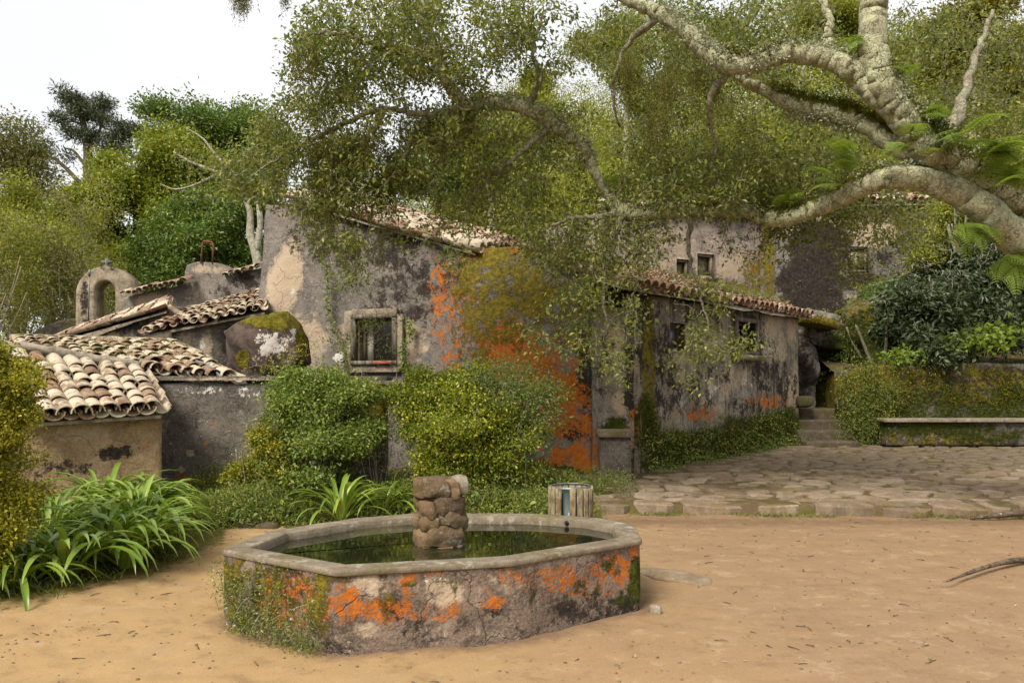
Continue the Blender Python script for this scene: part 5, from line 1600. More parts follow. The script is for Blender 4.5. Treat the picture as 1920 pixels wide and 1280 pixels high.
# pale-trunked tree by the corner of the grey house
pt_ = P(478, 620, 22)
plant('pale_trunk_tree', pt_, 'pale forked trunk of a half-bare tree beside the corner of the grey house', 'tree',
      [L3(440, 330, 22, 60, 40), L3(380, 320, 22, 50, 40), L3(490, 330, 22, 50, 46), L3(400, 380, 22, 50, 26), L3(350, 300, 22, 30, 30)], 150, 5, .2, .12, L_oak, M_palebark,
      trunk_pts=[(tr(*[P(*q) for q in ((482, 620, 22), (484, 500, 22), (470, 440, 22), (468, 395, 22), (450, 350, 22), (430, 310, 22))]), [.16, .13, .115, .09, .06, .03]),
                 (tr(*[P(*q) for q in ((481, 470, 22), (488, 420, 22), (484, 370, 22), (490, 320, 22))]), [.1, .085, .06, .03]),
                 (tr(*[P(*q) for q in ((452, 352, 22), (410, 325, 22), (360, 305, 22), (325, 285, 22))]), [.07, .05, .04, .02]),
                 (tr(*[P(*q) for q in ((440, 335, 22), (400, 285, 22), (380, 260, 22), (350, 240, 22))]), [.05, .035, .025, .012]),
                 (tr(*[P(*q) for q in ((410, 325, 22), (370, 345, 22), (330, 355, 22), (300, 345, 22))]), [.045, .03, .025, .012])],
      gap=.3, gfreq=1., crown='crown', trunk='trunk', rmax=.035, lo=.1, up=-1, seed=7)
plant('yellowing_tree', P(1830, 300, 27) * [1, 1, 0] + [0, 0, gz(1830, 27)], 'tree with yellow and orange autumn leaves at the top of the slope', 'tree',
      [L3(1800, 70, 27, 90, 50), L3(1880, 60, 27, 80, 60), L3(1740, 100, 27, 50, 50), L3(1860, 140, 27, 80, 50), L3(1930, 120, 27, 50, 60)], 900, 24, .24, .16, L_yellow, M_palebark,
      trunk_pts=[(tr(P(1830, 300, 27) * [1, 1, 0] + [0, 0, gz(1830, 27)], P(1830, 200, 27), P(1845, 60, 27)), [.25, .18, .06]), (tr(P(1832, 210, 27), P(1870, 130, 27), P(1890, 40, 27)), [.12, .09, .04])], gap=.4, gfreq=.8, crown='crown', trunk='trunk', rmax=.05, seed=8, sub=9, up=-.25, lo=.7)
for q, (px, py, Y, sc_, lm, lab) in enumerate(((1010, 200, 34, 80, L_wood, 'olive tree on the slope straight above the mossy flank of the grey house'), (1180, 130, 36, 90, L_wood, 'taller olive tree on the slope above the upper house'),
        (1360, 110, 33, 90, L_oak, 'dark olive tree on the skyline above the two small square windows'), (1530, 60, 34, 90, L_wood, 'pale olive tree on the skyline behind the thick upright oak limb'), (830, 290, 30, 70, L_deep, 'dark green tree right behind the tiled roof of the grey house'),
        (1700, 180, 29, 80, L_oak, 'dense olive tree behind the ferny fork of the oak'), (640, 330, 32, 60, L_wood, 'small olive tree behind the high corner of the grey house'), (930, 260, 27, 60, L_wood, 'brown-trunked olive tree standing just behind the verge tiles'))):
    b0 = np.array([(px - CX) / F * Y, Y, gz(px, Y)])
    top = P(px, py, Y)
    plant('hillside_tree', b0, lab, 'tree', [L3(px + rng.normal() * sc_ * .5, py + sc_ * rng.uniform(-.5, .9), Y + rng.normal() * .6, sc_ * rng.uniform(.5, .75), sc_ * rng.uniform(.35, .55)) for _ in range(6)], 850, 26, .26, .13, lm, M_palebark if q % 2 else M_brownbark,
          trunk_pts=[(tr(b0, lerp(b0, top, .5) + [rng.normal() * .3, 0, 0], top), [.2, .15, .06])], group='trees on the slope behind the houses', gap=.4, gfreq=.8, crown='crown', trunk='trunk', rmax=.05, seed=20 + q, sub=8, up=-.25, lo=.7)

# ------------------------------------------------------------ the big oak
oak = thing('oak_tree', (7.3, 9.1, 0), 'huge old oak with lichened corky limbs and mossy hanging twigs reaching over the houses', 'tree')
def limb(pts):
    return np.array([P(*p[:3]) for p in pts]), [p[3] for p in pts]
LIMBS = {}
trunk_top = [np.array([7.3, 9.1, -.1]), np.array([7.15, 9.05, 1.0]), np.array([6.75, 8.9, 2.1])]
tA, rA_ = limb([(1985, 520, 8.7, .25), (1900, 440, 8.6, .20), (1830, 382, 8.5, .175), (1760, 345, 8.5, .155), (1690, 332, 8.5, .13), (1630, 345, 8.7, .115), (1575, 370, 9.0, .13), (1510, 398, 9.3, .115), (1455, 410, 9.6, .115), (1390, 396, 9.8, .095), (1300, 396, 10.0, .085), (1215, 402, 10.1, .08), (1165, 398, 10.1, .115), (1140, 365, 10.1, .075), (1110, 310, 10.0, .07), (1085, 268, 9.9, .08), (1035, 232, 9.8, .09), (985, 203, 9.7, .095), (930, 192, 9.7, .085), (880, 198, 9.6, .075), (845, 165, 9.5, .075), (818, 110, 9.4, .075), (800, 50, 9.3, .065), (790, -40, 9.2, .05)])
LIMBS['A'] = (np.concatenate([trunk_top, tA]), [.46, .40, .33] + rA_)
LIMBS['B'] = limb([(2010, 470, 9.0, .30), (1920, 395, 8.8, .27), (1830, 330, 8.6, .25), (1760, 285, 8.5, .235), (1715, 240, 8.4, .20), (1672, 190, 8.35, .18), (1645, 130, 8.3, .17), (1634, 60, 8.3, .16), (1642, -20, 8.3, .155), (1650, -120, 8.3, .15)])
LIMBS['B'] = (np.concatenate([[trunk_top[2] + [.05, .05, -.7], trunk_top[2] + [-.1, .1, -.05]], LIMBS['B'][0]]), [.36, .34] + LIMBS['B'][1])
LIMBS['C'] = limb([(1690, 215, 8.4, .16), (1640, 170, 8.4, .15), (1590, 128, 8.4, .13), (1540, 108, 8.45, .115), (1480, 99, 8.5, .11), (1425, 116, 8.6, .115), (1370, 122, 8.6, .12), (1325, 98, 8.7, .10), (1290, 62, 8.7, .09), (1240, 28, 8.8, .085), (1180, 0, 8.9, .08), (1100, -50, 9.0, .07)])
LIMBS['D'] = limb([(1755, 300, 8.6, .15), (1690, 276, 8.6, .14), (1620, 232, 8.7, .12), (1560, 208, 8.8, .115), (1495, 196, 8.9, .11), (1435, 168, 9.0, .09), (1390, 145, 9.0, .07), (1350, 112, 9.1, .05), (1310, 60, 9.2, .035)])
LIMBS['E'] = limb([(1562, 118, 8.45, .07), (1552, 75, 8.5, .055), (1556, 40, 8.5, .05), (1538, -10, 8.6, .04), (1520, -60, 8.7, .03)])
for nm, pts in (('F', [(880, 198, 9.6, .05), (800, 215, 9.5, .04), (720, 205, 9.4, .035), (640, 235, 9.4, .028), (560, 275, 9.4, .02), (470, 330, 9.4, .012)]),
                ('G', [(818, 110, 9.4, .05), (760, 95, 9.3, .04), (690, 80, 9.2, .032), (620, 60, 9.1, .022), (560, 70, 9.1, .012)]),
                ('H', [(800, 215, 9.5, .035), (770, 270, 9.6, .03), (735, 330, 9.6, .025), (700, 390, 9.7, .018), (690, 450, 9.7, .010)]),
                ('I', [(720, 205, 9.4, .03), (690, 260, 9.4, .025), (640, 300, 9.4, .018), (600, 350, 9.5, .012)]),
                ('J', [(1165, 398, 10.1, .05), (1120, 408, 10.0, .035), (1060, 412, 10.0, .022), (1000, 440, 10.0, .012)]),
                ('K', [(1165, 400, 10.1, .05), (1150, 460, 10.0, .03), (1130, 540, 9.9, .02), (1140, 620, 9.8, .012)]),
                ('L', [(1300, 400, 10.0, .04), (1290, 470, 10.0, .025), (1310, 540, 10.0, .018), (1330, 620, 10.0, .010)]),
                ('M', [(985, 203, 9.7, .05), (1010, 150, 9.6, .035), (1000, 90, 9.5, .025), (1020, 30, 9.4, .015)]),
                ('N', [(1035, 232, 9.8, .05), (960, 300, 9.9, .03), (900, 350, 10.0, .02), (860, 410, 10.0, .012)]),
                ('O', [(1240, 28, 8.8, .05), (1180, 80, 9.1, .03), (1150, 160, 9.3, .02), (1160, 240, 9.5, .014)]),
                ('Q', [(1370, 122, 8.6, .05), (1330, 200, 9.0, .03), (1340, 290, 9.3, .02), (1300, 350, 9.5, .012)]),
                ('R', [(1760, 285, 8.5, .10), (1800, 200, 8.9, .06), (1830, 110, 9.2, .04), (1860, 20, 9.4, .02)])):
    LIMBS[nm] = limb(pts)
SK, SKR = [], []
LD = {}
for nm, (pts, rr) in LIMBS.items():
    big = nm in 'ABCDE'
    s, r_ = spline(pts, 12 if big else 8, rr)
    s = s + (rng.normal(size=s.shape) * (.008 if big else .012))
    if big: r_ = r_ * .88
    LD[nm] = (s, r_)
    V, fs = tube(s, r_, 26 if big else 9, True, .17 if big else .3, 3, 6.0 if big else 9.0)
    px, py = pix(V)
    T = unit(np.gradient(s, axis=0))
    moss = np.zeros(len(V))
    sd = 26 if big else 9
    c = np.repeat(s, sd, 0)
    upw = np.zeros(len(V)); upw[:len(c)] = (V[:len(c), 2] - c[:, 2]) / np.maximum(np.repeat(r_, sd), .01)
    if nm == 'D': moss = np.clip(upw * .9 + .35, 0, 1) * (px < 1720)
    if nm == 'C': moss = np.clip(upw * .8 + .1, 0, 1) * ((px < 1500) & (px > 1340))
    if nm == 'A': moss = np.clip(upw * .9, 0, 1) * (((px > 1380) & (px < 1620)) | (px < 1330)) * .85
    if nm == 'B': moss = np.clip((V[:, 0] - np.concatenate([c, s[:1], s[-1:]])[:, 0]) / .22 + upw * .6 + .35, 0, 1) * (px > 1700)
    obj('trunk' if nm == 'A' else 'limb' if big else 'branch', V, fs, M_oakbark if big else M_twig, oak, {'moss': moss})
    sel = s[4:] if nm == 'A' else s
    m = np.ones(len(s), bool)
    if nm in 'AB': m = pix(np.maximum(s, [-99, .1, -99]))[0] < 1760
    SK.append(s[m][::2]); SKR.append(np.asarray(r_)[m][::2])
SK = np.concatenate(SK); SKR = np.concatenate(SKR)

OV = [(700, 60, 150, 80, 8.6, 10.5, 250), (850, 60, 150, 90, 8.6, 10.5, 260), (610, 140, 80, 90, 9, 10.5, 110), (770, 190, 170, 80, 9, 10.6, 230), (560, 235, 90, 60, 9, 10.5, 110), (560, 330, 150, 66, 9, 11, 190), (690, 330, 100, 70, 9, 10.5, 110),
      (470, 318, 66, 50, 9.3, 10.6, 70), (620, 425, 70, 50, 9, 10, 40), (655, 500, 26, 60, 9, 9.6, 14), (770, 440, 50, 40, 9.3, 10, 20), (850, 440, 40, 60, 9.5, 10, 16), (1000, 70, 110, 90, 8.6, 10, 130), (900, 320, 150, 120, 9.5, 12, 300), (1050, 350, 120, 150, 9.5, 11.7, 330),
      (1070, 510, 66, 110, 9.3, 10.6, 90), (1120, 600, 80, 100, 9, 10.3, 80), (1150, 690, 40, 50, 9, 10, 16), (1180, 320, 110, 100, 9.5, 12, 230), (1330, 335, 160, 66, 9.2, 12, 380), (1480, 345, 130, 60, 9.2, 11.5, 260), (1620, 330, 100, 50, 9.4, 11.5, 90), (1350, 200, 180, 110, 9.2, 12.5, 330),
      (1240, 80, 140, 90, 9.2, 12, 250), (1480, 40, 110, 60, 9.2, 12, 110), (1340, 640, 60, 36, 9.5, 10.4, 34), (1320, 560, 50, 50, 9.5, 10.6, 20), (1290, 690, 34, 36, 9.5, 10.4, 12), (1400, 650, 34, 26, 9.5, 10.2, 14), (1560, 440, 34, 80, 9.6, 10.4, 14), (1600, 470, 40, 70, 9.8, 10.6, 24), (1680, 430, 70, 40, 10, 11.5, 34), (1500, 420, 60, 30, 9.8, 10.6, 24),
      (1590, 250, 80, 60, 9.4, 12, 70), (1800, 120, 130, 120, 9.6, 12, 240), (1890, 220, 60, 70, 9.6, 11.5, 70), (1720, 60, 60, 70, 9.6, 12, 60), (1640, 400, 120, 20, 9.4, 11, 50), (1220, 440, 60, 40, 9.5, 10.8, 22), (1420, 450, 100, 40, 9.5, 10.6, 20),
      (1010, 620, 30, 50, 9.6, 10.2, 10), (1170, 490, 56, 60, 9.5, 10.6, 34)]
an = np.concatenate([oval(*q) for q in OV])
above = np.concatenate([np.stack([rng.uniform(-2.5, 8, 170), rng.uniform(6.5, 12, 170), rng.uniform(6.6, 9.5, 170)], -1)])
keepm = vnoise(an, 1.7, 21) > .34
an = an[keepm]
up_ok = pix(above)[1] < -60
above = above[up_ok & (vnoise(above, .8, 5) > .40)]
an_all = np.concatenate([an, above])
gb, dirs = grow(SK, SKR, an_all, tip=.0042, sag=.05, sides=4, wig=.10, rmax=.02, per=5)
V, fs, _ = gb.data()
obj('twig', V, fs, M_twig, oak, {'moss': np.zeros(len(V))}, kind='stuff')
dn_ = dirs * 2.2
V, fs, A = leafset(an_all, 25, .08, .068, .46, .8, .25, .6, .7, dirs=dn_, cl=.35)
obj('crown', V, fs, L_oak, oak, A, False, kind='stuff')

# hanging moss, lichen tufts and moss cushions on the oak
def strands(pts, n, length, spread, L):
    C = []
    for p in pts:
        for _ in range(n):
            l = length * rng.uniform(.3, 1.1)
            q = np.asarray(p) + rng.normal(size=3) * spread
            m = max(4, int(l / .014))
            wv = np.cumsum(rng.normal(size=(m, 2)) * .004, 0)
            C.append(np.stack([q[0] + wv[:, 0], q[1] + wv[:, 1], q[2] - np.linspace(0, l, m)], -1))
    C = np.concatenate(C)
    return leafset(C, 2, .010, L, .35, 1.2, 1.3, .4, .1, cl=.4)
hp = []
for px, py, Y, k in ((610, 350, 9.5, 4), (640, 330, 9.4, 4), (715, 335, 9.5, 4), (690, 250, 9.4, 4), (770, 230, 9.5, 3), (660, 260, 9.4, 4), (620, 270, 9.4, 3), (740, 290, 9.6, 4), (820, 240, 9.6, 3), (600, 100, 9.1, 3), (590, 200, 9.2, 3), (860, 210, 9.6, 3), (680, 440, 9.6, 2), (725, 350, 9.6, 4), (600, 300, 9.4, 3), (1250, 120, 8.9, 3), (1330, 150, 9.0, 3), (1180, 110, 9.0, 3), (1240, 200, 9.2, 3), (1130, 420, 10, 3), (1060, 430, 10, 2), (910, 300, 9.8, 2)):
    for _ in range(k):
        hp.append(P(px + rng.normal() * 16, py + rng.normal() * 14, Y + rng.normal() * .1))
V, fs, A = strands(hp, 13, .52, .045, .028)
obj('hanging_moss', V, fs, L_hang, oak, A, False, kind='stuff')
dl = []
for px, py, Y in ((455, -5, 7.2), (470, -20, 7.2), (440, -12, 7.2), (535, -15, 7.3)):
    dl += [P(px + rng.normal() * 5, py + rng.normal() * 5, Y) for _ in range(5)]
V, fs, A = strands(dl, 8, .17, .02, .02)
obj('hanging_moss', V, fs, L_hang, oak, A, False, kind='stuff')
b = Bag()
b.add(*tube(spline([P(560, -160, 7.4), P(520, -70, 7.25), P(490, -40, 7.2), P(455, -8, 7.2)], 6, [.03, .02, .015, .008])[0], .012, 6)); b.add(*tube(spline([P(520, -70, 7.25), P(535, -40, 7.3), P(535, 10, 7.3)], 6), .007, 5))
b.add(*tube(spline([P(560, -160, 7.4), P(680, -260, 8.2), P(790, -60, 9.2)], 8), .03, 6))
b.build('branch', M_twig, oak)

def on_top(nm, x0, x1, n, side=0.0, lift=.8, width=.7):
    s, r_ = LD[nm]
    px, _ = pix(s)
    idx = np.where((px > x0) & (px < x1))[0]
    k = rng.choice(idx, n)
    a = rng.normal(size=n) * width + side
    T = unit(np.gradient(s, axis=0))[k]
    S = unit(np.cross(T, [0, 0, 1.0])); U = np.cross(S, T)
    return s[k] + rng.normal(size=(n, 3)) * .03 + (U * np.cos(a)[:, None] + S * np.sin(a)[:, None]) * (np.asarray(r_)[k] * lift)[:, None]
c1 = np.concatenate([on_top('D', 1440, 1700, 520, 0, 1.02), on_top('A', 1400, 1530, 160, 0, 1.0), on_top('A', 1290, 1350, 60, 0, 1.0), on_top('C', 1350, 1490, 160, 0, 1.0, .5), on_top('A', 1580, 1660, 90, 0, 1.02), on_top('B', 1710, 1960, 1500, -.3, 1.0, 1.1), on_top('B', 1640, 1720, 80, -1.2, 1.0, .4)])
V, fs, A = leafset(c1, 16, .022, .030, .4, .6, -.4, .7, .4, cl=.5)
obj('moss_cushion', V, fs, L_gmoss, oak, A, False, kind='stuff')
c1 = np.concatenate([on_top('C', 1350, 1480, 170, 0, 1.05, .5), on_top('A', 1290, 1350, 70, 0, 1.05), on_top('D', 1560, 1640, 90, 0, 1.05, .4), on_top('A', 1590, 1640, 60, 0, 1.05)])
V, fs, A = leafset(c1, 16, .018, .026, .4, .6, -.5, .7, .4, cl=.5)
obj('moss_cushion', V, fs, L_moss, oak, A, False, kind='stuff')
c1 = np.concatenate([on_top('C', 1240, 1500, 420, 0, 1.02, 1.2), on_top('A', 900, 1110, 260, 0, 1.02, 1.3), on_top('A', 1170, 1420, 170, 0, 1.0, 1.2), on_top('D', 1480, 1620, 200, 2.6, 1.0, .7), on_top('A', 1590, 1720, 150, .6, 1.0, .7), on_top('C', 1500, 1600, 120, .3, 1.0, .8), on_top('A', 790, 900, 90, 0, 1.0, 1.3), on_top('B', 1650, 1800, 160, -.9, 1.05, .5), on_top('A', 1700, 1900, 120, 1.1, .98, .6)])
V, fs, A = leafset(c1, 12, .024, .030, .75, .8, .1, .7, .3, cl=.5)
obj('lichen', V, fs, L_lichen, oak, A, False, kind='stuff')

# ------------------------------------------------------------ ferns on the limbs
def frond_mesh(name, L=.40, n=13):
    bag = Bag()
    s = np.linspace(0, 1, n + 3)
    rx = np.stack([s * L * .9, 0 * s, .22 * L * np.sin(s * 2.4) - .16 * L * s ** 2], -1)
    bag.add(*tube(rx, np.linspace(.003, .001, len(rx)), 3, False), attrs={'rnd': np.full(len(rx) * 3, .3)})
    for i in range(2, n + 3):
        t = i / (n + 2)
        l = L * .46 * (1 - t) ** .75 * min(1, t * 5) + .008
        for sd in (-1, 1):
            d = unit(np.array([.55, sd, -.12]))
            p = rx[i]
            m = 5
            for j in range(m):
                u = (j + .4) / m
                q = p + d * l * u
                ll = l * .30 * (1 - u * .75) + .004
                for s2 in (-1, 1):
                    dd = unit(d * .75 + s2 * np.array([d[1], -d[0], 0]) * .65)
                    e = q + dd * ll; w_ = np.cross(dd, [0, 0, 1]) * ll * .28
                    bag.add(np.array([q, (q + e) / 2 + w_ + [0, 0, .002], e, (q + e) / 2 - w_]), np.array([[0, 1, 2], [0, 2, 3]]), {'rnd': np.full(4, float(np.clip(rng.normal(.5, .2), 0, 1)))})
    V, fs, A = bag.data()
    return np_mesh(name, V, fs, A, False)
FR = [frond_mesh('frond', .40), frond_mesh('frond', .46, 15)]
for f in FR: f.materials.append(L_fern)
def fern(px, py, Y, n, size, label, az=None, el=(-.5, .15)):
    base = P(px, py, Y)
    t = thing('fern', base, label, 'fern', 'ferns growing on the oak limbs')
    for k in range(n):
        a = rng.uniform(0, 2 * math.pi) if az is None else rng.normal(az, .7)
        e = rng.uniform(*el)
        x = np.array([math.cos(a) * math.cos(e), math.sin(a) * math.cos(e), math.sin(e)])
        y = unit(np.cross([0, 0, 1], x)); z = np.cross(x, y)
        tw_ = rng.normal() * .35
        y, z = y * math.cos(tw_) + z * math.sin(tw_), z * math.cos(tw_) - y * math.sin(tw_)
        s = size * 1.3 * rng.uniform(.75, 1.2)
        inst('frond', FR[k % 2], t, base + rng.normal(size=3) * .05, np.stack([x, y, z], 1), (s, s, s))
W_ = math.pi
fern(1845, 300, 8.25, 8, .95, 'largest bright fern, fanning over the thick arching oak limb', -1.2)
fern(1780, 268, 8.2, 7, .85, 'bright fern in the crook where the two thickest oak limbs part', -1.2)
fern(1700, 278, 8.2, 6, .75, 'fern hanging over the front of the upright oak limb at the fork', -1.7, (-.6, .2))
fern(1880, 335, 8.2, 6, .8, 'fern lowest on the upper side of the arching limb', -1.2, (-.5, .2))
fern(1735, 215, 8.2, 5, .6, 'small fern behind the upright limb just above the fork', .2)
fern(1675, 135, 8.25, 5, .55, 'small fern high on the shady side of the upright limb', 0.0)
fern(1600, 300, 8.5, 5, .7, 'fern above the thin end of the arching limb, pointing at the cottage', W_, (-.1, .4))
fern(1575, 340, 8.8, 5, .6, 'yellow-green flat fern on the mossy bend of the arching limb', W_, (-.2, .2))
fern(1470, 392, 9.4, 5, .55, 'small fern sitting on the low limb above the black stain', -1.5, (.1, .8))
fern(1145, 352, 10.0, 4, .45, 'tiny fern above the gnarled knot of the long limb', -1.5, (.1, .8))
fern(1585, 90, 8.35, 4, .5, 'small yellowish fern beside the upright side branch', 0, (-.2, .3))
fern(1815, 425, 8.6, 7, .85, 'dark fern hanging below the arching limb', -1.4, (-1.1, -.3))
fern(1880, 480, 8.6, 7, .8, 'pale green fern drooping under the thick end of the arching limb', -1.4, (-1.2, -.4))

# ------------------------------------------------------------ shrubs and plants near the basin
def gp(px, Y, zfn=None):
    x = (px - CX) / F * Y
    z = bank_z(np.array([x]), np.array([float(Y)]))[0] if zfn is None else zfn
    return np.array([x, Y, z])
st6 = tuple((math.cos(a) * .25, math.sin(a) * .2, .7) for a in np.arange(6) * 1.05)
b0 = np.array([-4.15, 6.35, .0])
plant('box_bush', b0, 'yellow-green clipped box bush in front of the tiled shed roof', 'bush', [L3(-4, 720, 6.0, 48, 60), L3(-44, 800, 6.0, 80, 110), L3(16, 800, 6.0, 36, 50), L3(1, 890, 6.0, 44, 60), L3(-14, 960, 6.0, 34, 50), L3(-84, 700, 6.1, 60, 60), L3(-24, 670, 6.05, 26, 30), L3(-20, 865, 6.2, 70, 60), L3(-10, 930, 6.2, 60, 60), L3(6, 1000, 6.0, 30, 40), L3(-24, 1040, 6.0, 40, 50), L3(21, 940, 6.0, 26, 40), L3(26, 850, 6.0, 34, 44)], 2300, 24, .055, .031, L_box, M_twig, st6, .02, gap=.36, gfreq=4, upn=.6, ratio=.6, tip=.002, rmax=.01, seed=31, lo=.7, sub=8)
plant('box_bush', gp(480, 9.9), 'small yellow-green box bush at the foot of the blackened garden wall', 'bush', [L3(480, 870, 9.9, 48, 40), L3(450, 895, 9.85, 26, 30), L3(510, 850, 9.9, 36, 34), L3(495, 900, 9.8, 50, 34)], 560, 22, .06, .040, L_box, M_twig, st6, .015, gap=.34, gfreq=4, upn=.6, ratio=.6, tip=.002, rmax=.01, seed=32, lo=.6, sub=8)
plant('evergreen_shrub', gp(600, 10.1), 'upright fresh green shrub in front of the blackened garden wall', 'bush', [L3(600, 790, 10.1, 80, 70), L3(555, 760, 10.1, 46, 50), L3(650, 770, 10.1, 46, 50), L3(545, 715, 10.1, 22, 26), L3(620, 720, 10.1, 26, 26), L3(680, 740, 10.1, 22, 26), L3(560, 840, 10.0, 50, 44), L3(640, 850, 10.0, 56, 40), L3(690, 800, 10.1, 22, 40), L3(600, 890, 9.9, 80, 30), L3(520, 870, 10.0, 40, 30), L3(650, 860, 9.9, 50, 40), L3(600, 830, 9.95, 60, 50)], 1700, 20, .08, .050, L_shrub, M_twig,
      tuple((math.cos(a) * .3, math.sin(a) * .2, 1.0) for a in np.arange(8) * .8), .015, gap=.36, gfreq=3, upn=.6, ratio=.55, tip=.002, rmax=.01, seed=33, lo=.4, sub=7)
plant('dense_bush', gp(850, 10.4), 'big rounded bright green bush between the house window and the orange wall', 'bush', [L3(830, 770, 10.4, 84, 70), L3(800, 765, 10.4, 46, 44), L3(790, 715, 10.5, 20, 24), L3(870, 765, 10.4, 66, 45), L3(900, 820, 10.4, 90, 70), L3(800, 830, 10.3, 50, 50), L3(960, 800, 10.5, 60, 70), L3(860, 860, 10.2, 90, 34), L3(780, 780, 10.35, 34, 50), L3(830, 890, 10.1, 80, 24), L3(940, 880, 10.2, 80, 30), L3(850, 830, 10.1, 90, 60), L3(930, 830, 10.2, 70, 60), L3(820, 735, 10.4, 50, 26)], 3600, 22, .07, .043, L_center, M_twig, st6, .02, gap=.36, gfreq=3, upn=.6, ratio=.6, tip=.002, rmax=.01, seed=34, lo=.7, sub=9)
t, an = plant('fuchsia_bush', gp(985, 10.2), 'loose fuchsia bush with thin reddish stems and pink flowers against the orange wall', 'bush', [L3(960, 740, 10.2, 80, 50), L3(1010, 770, 10.1, 56, 60), L3(920, 720, 10.2, 50, 34), L3(1030, 730, 10.2, 36, 30), L3(990, 840, 10.0, 40, 40), L3(960, 690, 10.4, 60, 26)], 460, 15, .085, .042, L_fuchsia, M_twig,
      tuple((rng.uniform(-.3, .12), rng.normal() * .15, rng.uniform(.5, .9)) for _ in range(9)), .007, gap=.25, gfreq=3, upn=.5, ratio=.48, tip=.002, rmax=.008, seed=35, lo=.2, droop=.3)
fp = an[rng.choice(len(an), 26, replace=False)] + [0, -.05, -.05]
V, fs, A = leafset(fp, 5, .008, .032, .35, 1, 1.4, .3, .1)
obj('flower', V, fs, L_flower, t, A, False, kind='stuff')
plant('thin_shrub', gp(690, 11.6), 'wispy half-bare shrub with lime green leaf tips in front of the open window', 'bush', [L3(715, 605, 11.6, 40, 16), L3(660, 640, 11.6, 66, 26), L3(690, 620, 11.6, 50, 24), L3(640, 690, 11.5, 50, 26), L3(720, 650, 11.6, 30, 30), L3(615, 640, 11.7, 20, 20)], 80, 9, .07, .048, L_grass, M_drytwig,
      tuple((rng.normal() * .3, rng.normal() * .1, rng.uniform(.9, 1.7)) for _ in range(8)), .010, gap=.2, gfreq=3, tip=.002, rmax=.007, seed=36, lo=.1, up=-1)
plant('thin_shrub', P(520, 705, 12.2), 'small lime-leaved bramble scrambling below the lichened boulder', 'bush', [L3(545, 665, 12.1, 34, 20), L3(510, 690, 12.1, 40, 14), L3(570, 650, 12.2, 20, 14)], 40, 9, .06, .045, L_box, M_drytwig, ((-.1, 0, .3), (.2, 0, .4)), .008, gap=.2, gfreq=3, tip=.002, rmax=.006, seed=37, lo=.1, up=-1)
plant('dry_shrub', gp(715, 10.3), 'dry brown twiggy shrub between the two green bushes', 'bush', [L3(715, 850, 10.3, 34, 60), L3(730, 800, 10.4, 24, 34)], 170, 4, .05, .025, L_thin, M_drytwig, tuple((rng.normal() * .15, rng.normal() * .1, rng.uniform(.4, .9)) for _ in range(8)), .009, gap=.2, gfreq=4, tip=.002, rmax=.006, seed=38, lo=.1, up=-1)
# climbing ivy on the grey house
iv = []
for x0, y0, x1, y1 in ((605, 470, 650, 690), (770, 600, 765, 720), (760, 690, 800, 730)):
    for t_ in np.linspace(0, 1, 60):
        px, py = x0 + (x1 - x0) * t_ + math.sin(t_ * 9) * 7, y0 + (y1 - y0) * t_
        u, z, xy = hitp(px, py, A := np.array([-4.72, 15.1]), np.array([1.34, 12.95]))
        iv.append([xy[0] + H['n'][0] * .13, xy[1] + H['n'][1] * .13, z])
iv = np.array(iv)
cb = Bag()
for k in range(3): cb.add(*tube(iv[k * 60:(k + 1) * 60:3] - [0, -.03, 0], .006, 4))
t = thing('ivy', iv[59], 'thin strands of ivy creeping down the grey house around its window', 'climber')
cb.build('stem', M_twig, t)
V, fs, A = leafset(iv, 5, .03, .055, .8, 1, .4, .3, .1)
obj('foliage', V, fs, L_shrub, t, A, False)
# glaucous shrub over the retaining wall
vb = np.array([8.6, 18.6, 2.0])
plant('grey_green_shrub', vb, 'large glossy grey-green shrub spilling over the top of the retaining wall', 'bush', [L3(1754, 628, 18.0, 90, 60), L3(1724, 568, 18.6, 90, 60), L3(1814, 548, 18.8, 100, 80), L3(1894, 568, 18.4, 90, 80), L3(1934, 628, 18.2, 80, 56), L3(1674, 618, 18.4, 40, 30), L3(1824, 648, 17.9, 90, 40), L3(1734, 668, 17.6, 46, 36), L3(1924, 500, 19, 70, 50), L3(2014, 568, 18.5, 90, 90)], 1500, 20, .15, .15, L_visc, M_twig,
      tuple((math.cos(a) * .8, math.sin(a) * .6, 1.0) for a in np.arange(7) * .9), .05, gap=.36, gfreq=1.6, upn=.6, ratio=.42, tip=.004, rmax=.02, seed=41, lo=.6, sub=7)
plant('leafy_plant', np.array([8.9, 17.75, 1.98]), 'bright lime green broad-leaved plants under the glossy shrub', 'plant', [L3(1830, 640, 17.5, 50, 24), L3(1880, 630, 17.5, 40, 26), L3(1690, 672, 17.5, 40, 12), L3(1780, 650, 17.5, 30, 14)], 130, 8, .1, .13, L_fern, M_twig, ((0, 0, .3), (.4, 0, .3), (.9, 0, .3)), .012, gap=.2, gfreq=2, seed=42, lo=.2, ratio=.8)
plant('twiggy_climber', np.array([9.2, 18.3, 2.0]), 'tangle of pale bare twigs hanging over the glossy grey-green shrub', 'climber', [L3(1790, 500, 17.8, 80, 60), L3(1740, 540, 17.6, 60, 50), L3(1840, 480, 17.8, 60, 60)], 200, 3, .12, .07, L_visc, M_palebark, ((0, 0, 2.0), (.5, -.3, 2.2), (-.6, -.3, 1.8)), .02, gap=.2, gfreq=2, seed=43, lo=.1, up=-1, rmax=.012)
rc = [L3(1640, 610, 19.3, 44, 36), L3(1600, 650, 19.4, 60, 40), L3(1560, 690, 19.7, 44, 40), L3(1680, 570, 19.4, 50, 40), L3(1620, 560, 19.9, 40, 30)]
